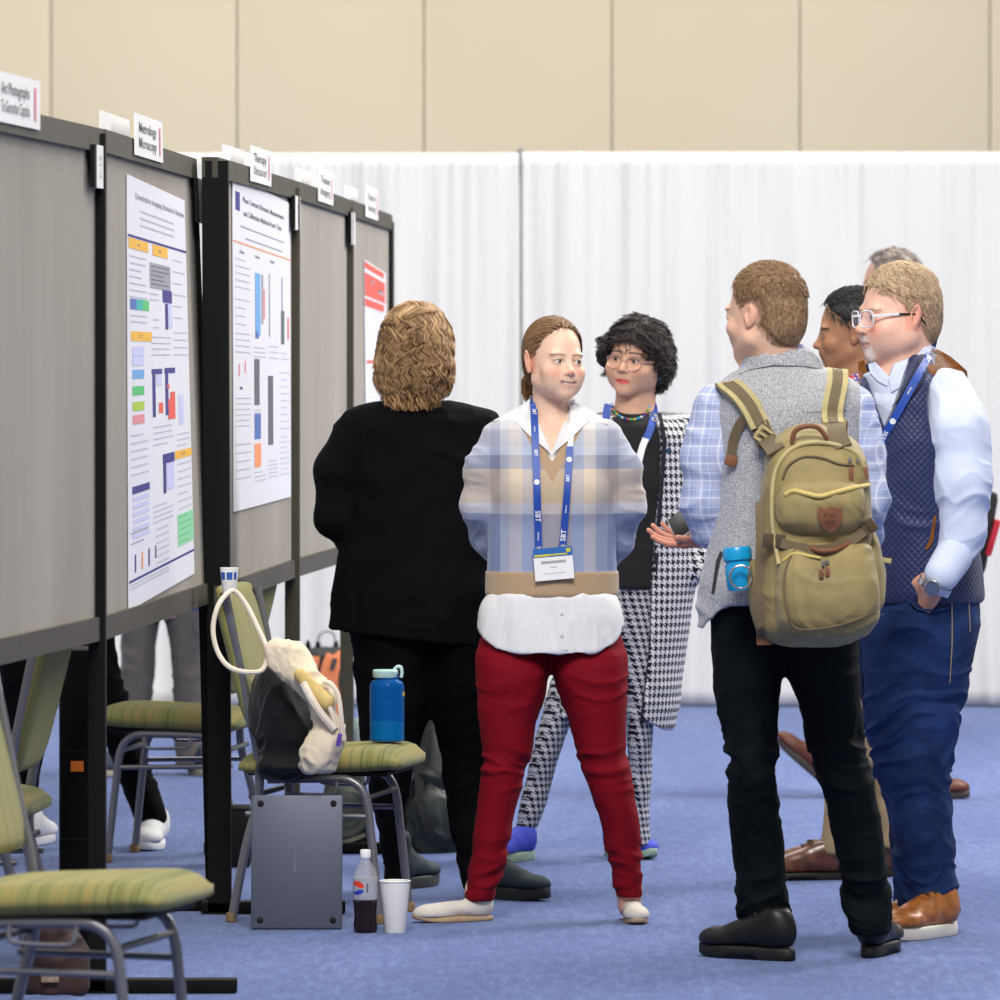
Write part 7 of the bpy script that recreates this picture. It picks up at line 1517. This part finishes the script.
for pts, w_ in (([(336, 655), (331, 668), (330, 685), (334, 700), (338, 720), (338, 740)], .070), ([(346, 654), (340, 658), (335, 664)], .055), ([(313, 655), (311, 668), (306, 684), (305, 700)], .06)):
    ribbon(f, 'orange_strap', pr, pts, w_, ORG, .012, thick=.008)
ribbon(f, 'dark_webbing', pr, [(336, 657), (333, 668)], .018, plain('dark_webbing', (.05, .05, .06), .7), .024)
MB().tube(smooth_path([tuple(f.p(*q)) for q in ((318, 648), (319, 636), (326, 631), (334, 634), (336, 648))], 5), .006, 8).build('grab_handle', plain('pale_grey_wire', (.45, .46, .46), .5), f.root)
for px in (308, 318, 336, 346): c = f.p(px, 644); MB().lathe([(.012, 0), (.010, .02), (.004, .035)], (c[0], 0, c[2]-.02), 8).build('strap_anchor', BKP, f.root)
f = Loc(420, 20.6, 0, 'dark grey backpack slumped on the carpet behind the black trousers', 'backpack', 'backpack')
pr = [loft(f.rows([(708, 430, 438, 0, .05), (722, 424, 444, 0, .07), (750, 416, 450, 0, .11), (790, 408, 452, 0, .15), (820, 400, 458, 0, .17), (848, 398, 460, 0, .17), (853, 402, 456, 0, .16)]), k=.03), ell(f.p(412, 835, -.05), (.075, .1, .055), k=.03), ell(f.p(452, 820, -.05), (.06, .1, .09), k=.03)]
garment(f, 'bag_body', pr, plain('dark_grey_nylon', srgb(48, 54, 52), .55, var=.3, scale=8), .006, lambda V: folds(V, .022, (9, 6, 4), 105, 1.0))
MB().tube(smooth_path([tuple(f.p(*q)) for q in ((434, 716, 0), (433, 704, 0), (436, 700, 0), (439, 706, 0), (438, 716, 0))], 4), .007, 8).build('grab_loop', BKP, f.root)
ribbon(f, 'strap', pr, [(424, 745), (420, 770), (422, 800), (432, 830), (450, 845)], .028, plain('charcoal_strap', srgb(34, 38, 38), .7), .012, thick=.003)
f = Loc(350, 20.6, 0, 'grey-green bag on the carpet behind the laptop chair', 'bag', 'bag')
pr = [loft(f.rows([(768, 330, 362, 0, .10), (800, 322, 370, 0, .15), (835, 320, 372, 0, .17), (848, 324, 368, 0, .15)]), k=.03)]
garment(f, 'bag_body', pr, plain('grey_green_nylon', srgb(62, 68, 62), .7, var=.2), .007, lambda V: folds(V, .012, (7, 6, 6), 106)); ribbon(f, 'pale_piping', pr, [(326, 838), (345, 838), (366, 832)], .012, plain('pale_piping', srgb(120, 122, 104), .7), .008)
f = Loc(350, 25.7, 0, 'pale grey cloth pouch on the carpet beside the orange-strapped backpack', 'pouch', 'bag')
garment(f, 'cloth_body', [loft(f.rows([(718, 347, 360, 0, .06), (730, 345, 364, 0, .08), (749, 346, 366, 0, .08)]), round_=.01)], plain('grey_pouch', srgb(112, 124, 122), .8), .006)
# black case with orange tag behind the first post, and a black floor box
f = Loc(80, 16.75, 0, 'tall black case with an orange tag standing behind the black post', 'black_case', 'case'); c = f.p(79, 800); hgt = EYE+(HZ-645)*16.75/FPX
MB().box((0, .10, hgt/2), (.105, .22, hgt-.02), None, .015).build('body', plain('black_case_shell', (.004, .004, .0045), .6, spec=.1), f.root)
c = f.p(77.5, 766); MB().box((c[0], -.012, c[2]), (.032, .004, .026)).build('orange_tag', plain('orange_tag', srgb(232, 120, 20), .6), f.root)
for z in (.30, .52): MB().box((0, -.010, z), (.10, .006, .006)).build('ridge', BKP, f.root)
t = thing_at('equipment_box', 239, 19.9, 0, 'small black box on the carpet behind the laptop chair leg', 'box'); MB().box((0, .05, .085), (.066, .2, .168), None, .006).build('body', BKP, t); MB().box((0, .05, .172), (.060, .19, .008), None, .003).build('lid', BKP, t)
f = Loc(45, 15.3, 0, 'dark red-brown bag on the carpet under the seats at the left', 'bag', 'bag'); pr = [loft(f.rows([(905, 38, 62, 0, .06), (930, 28, 76, 0, .10), (960, 22, 88, 0, .12), (992, 20, 92, 0, .12)]), k=.03)]
garment(f, 'bag_body', pr, plain('dark_maroon_cloth', srgb(48, 28, 24), .7, var=.4, scale=20), .006, lambda V: folds(V, .015, (9, 9, 9), 107)); c = f.p(50, 978, -.12); MB().box(tuple(c), (.04, .006, .02), None, .002).build('patterned_trim', plain('pale_trim', srgb(150, 130, 110), .7, var=.5, scale=80), f.root)
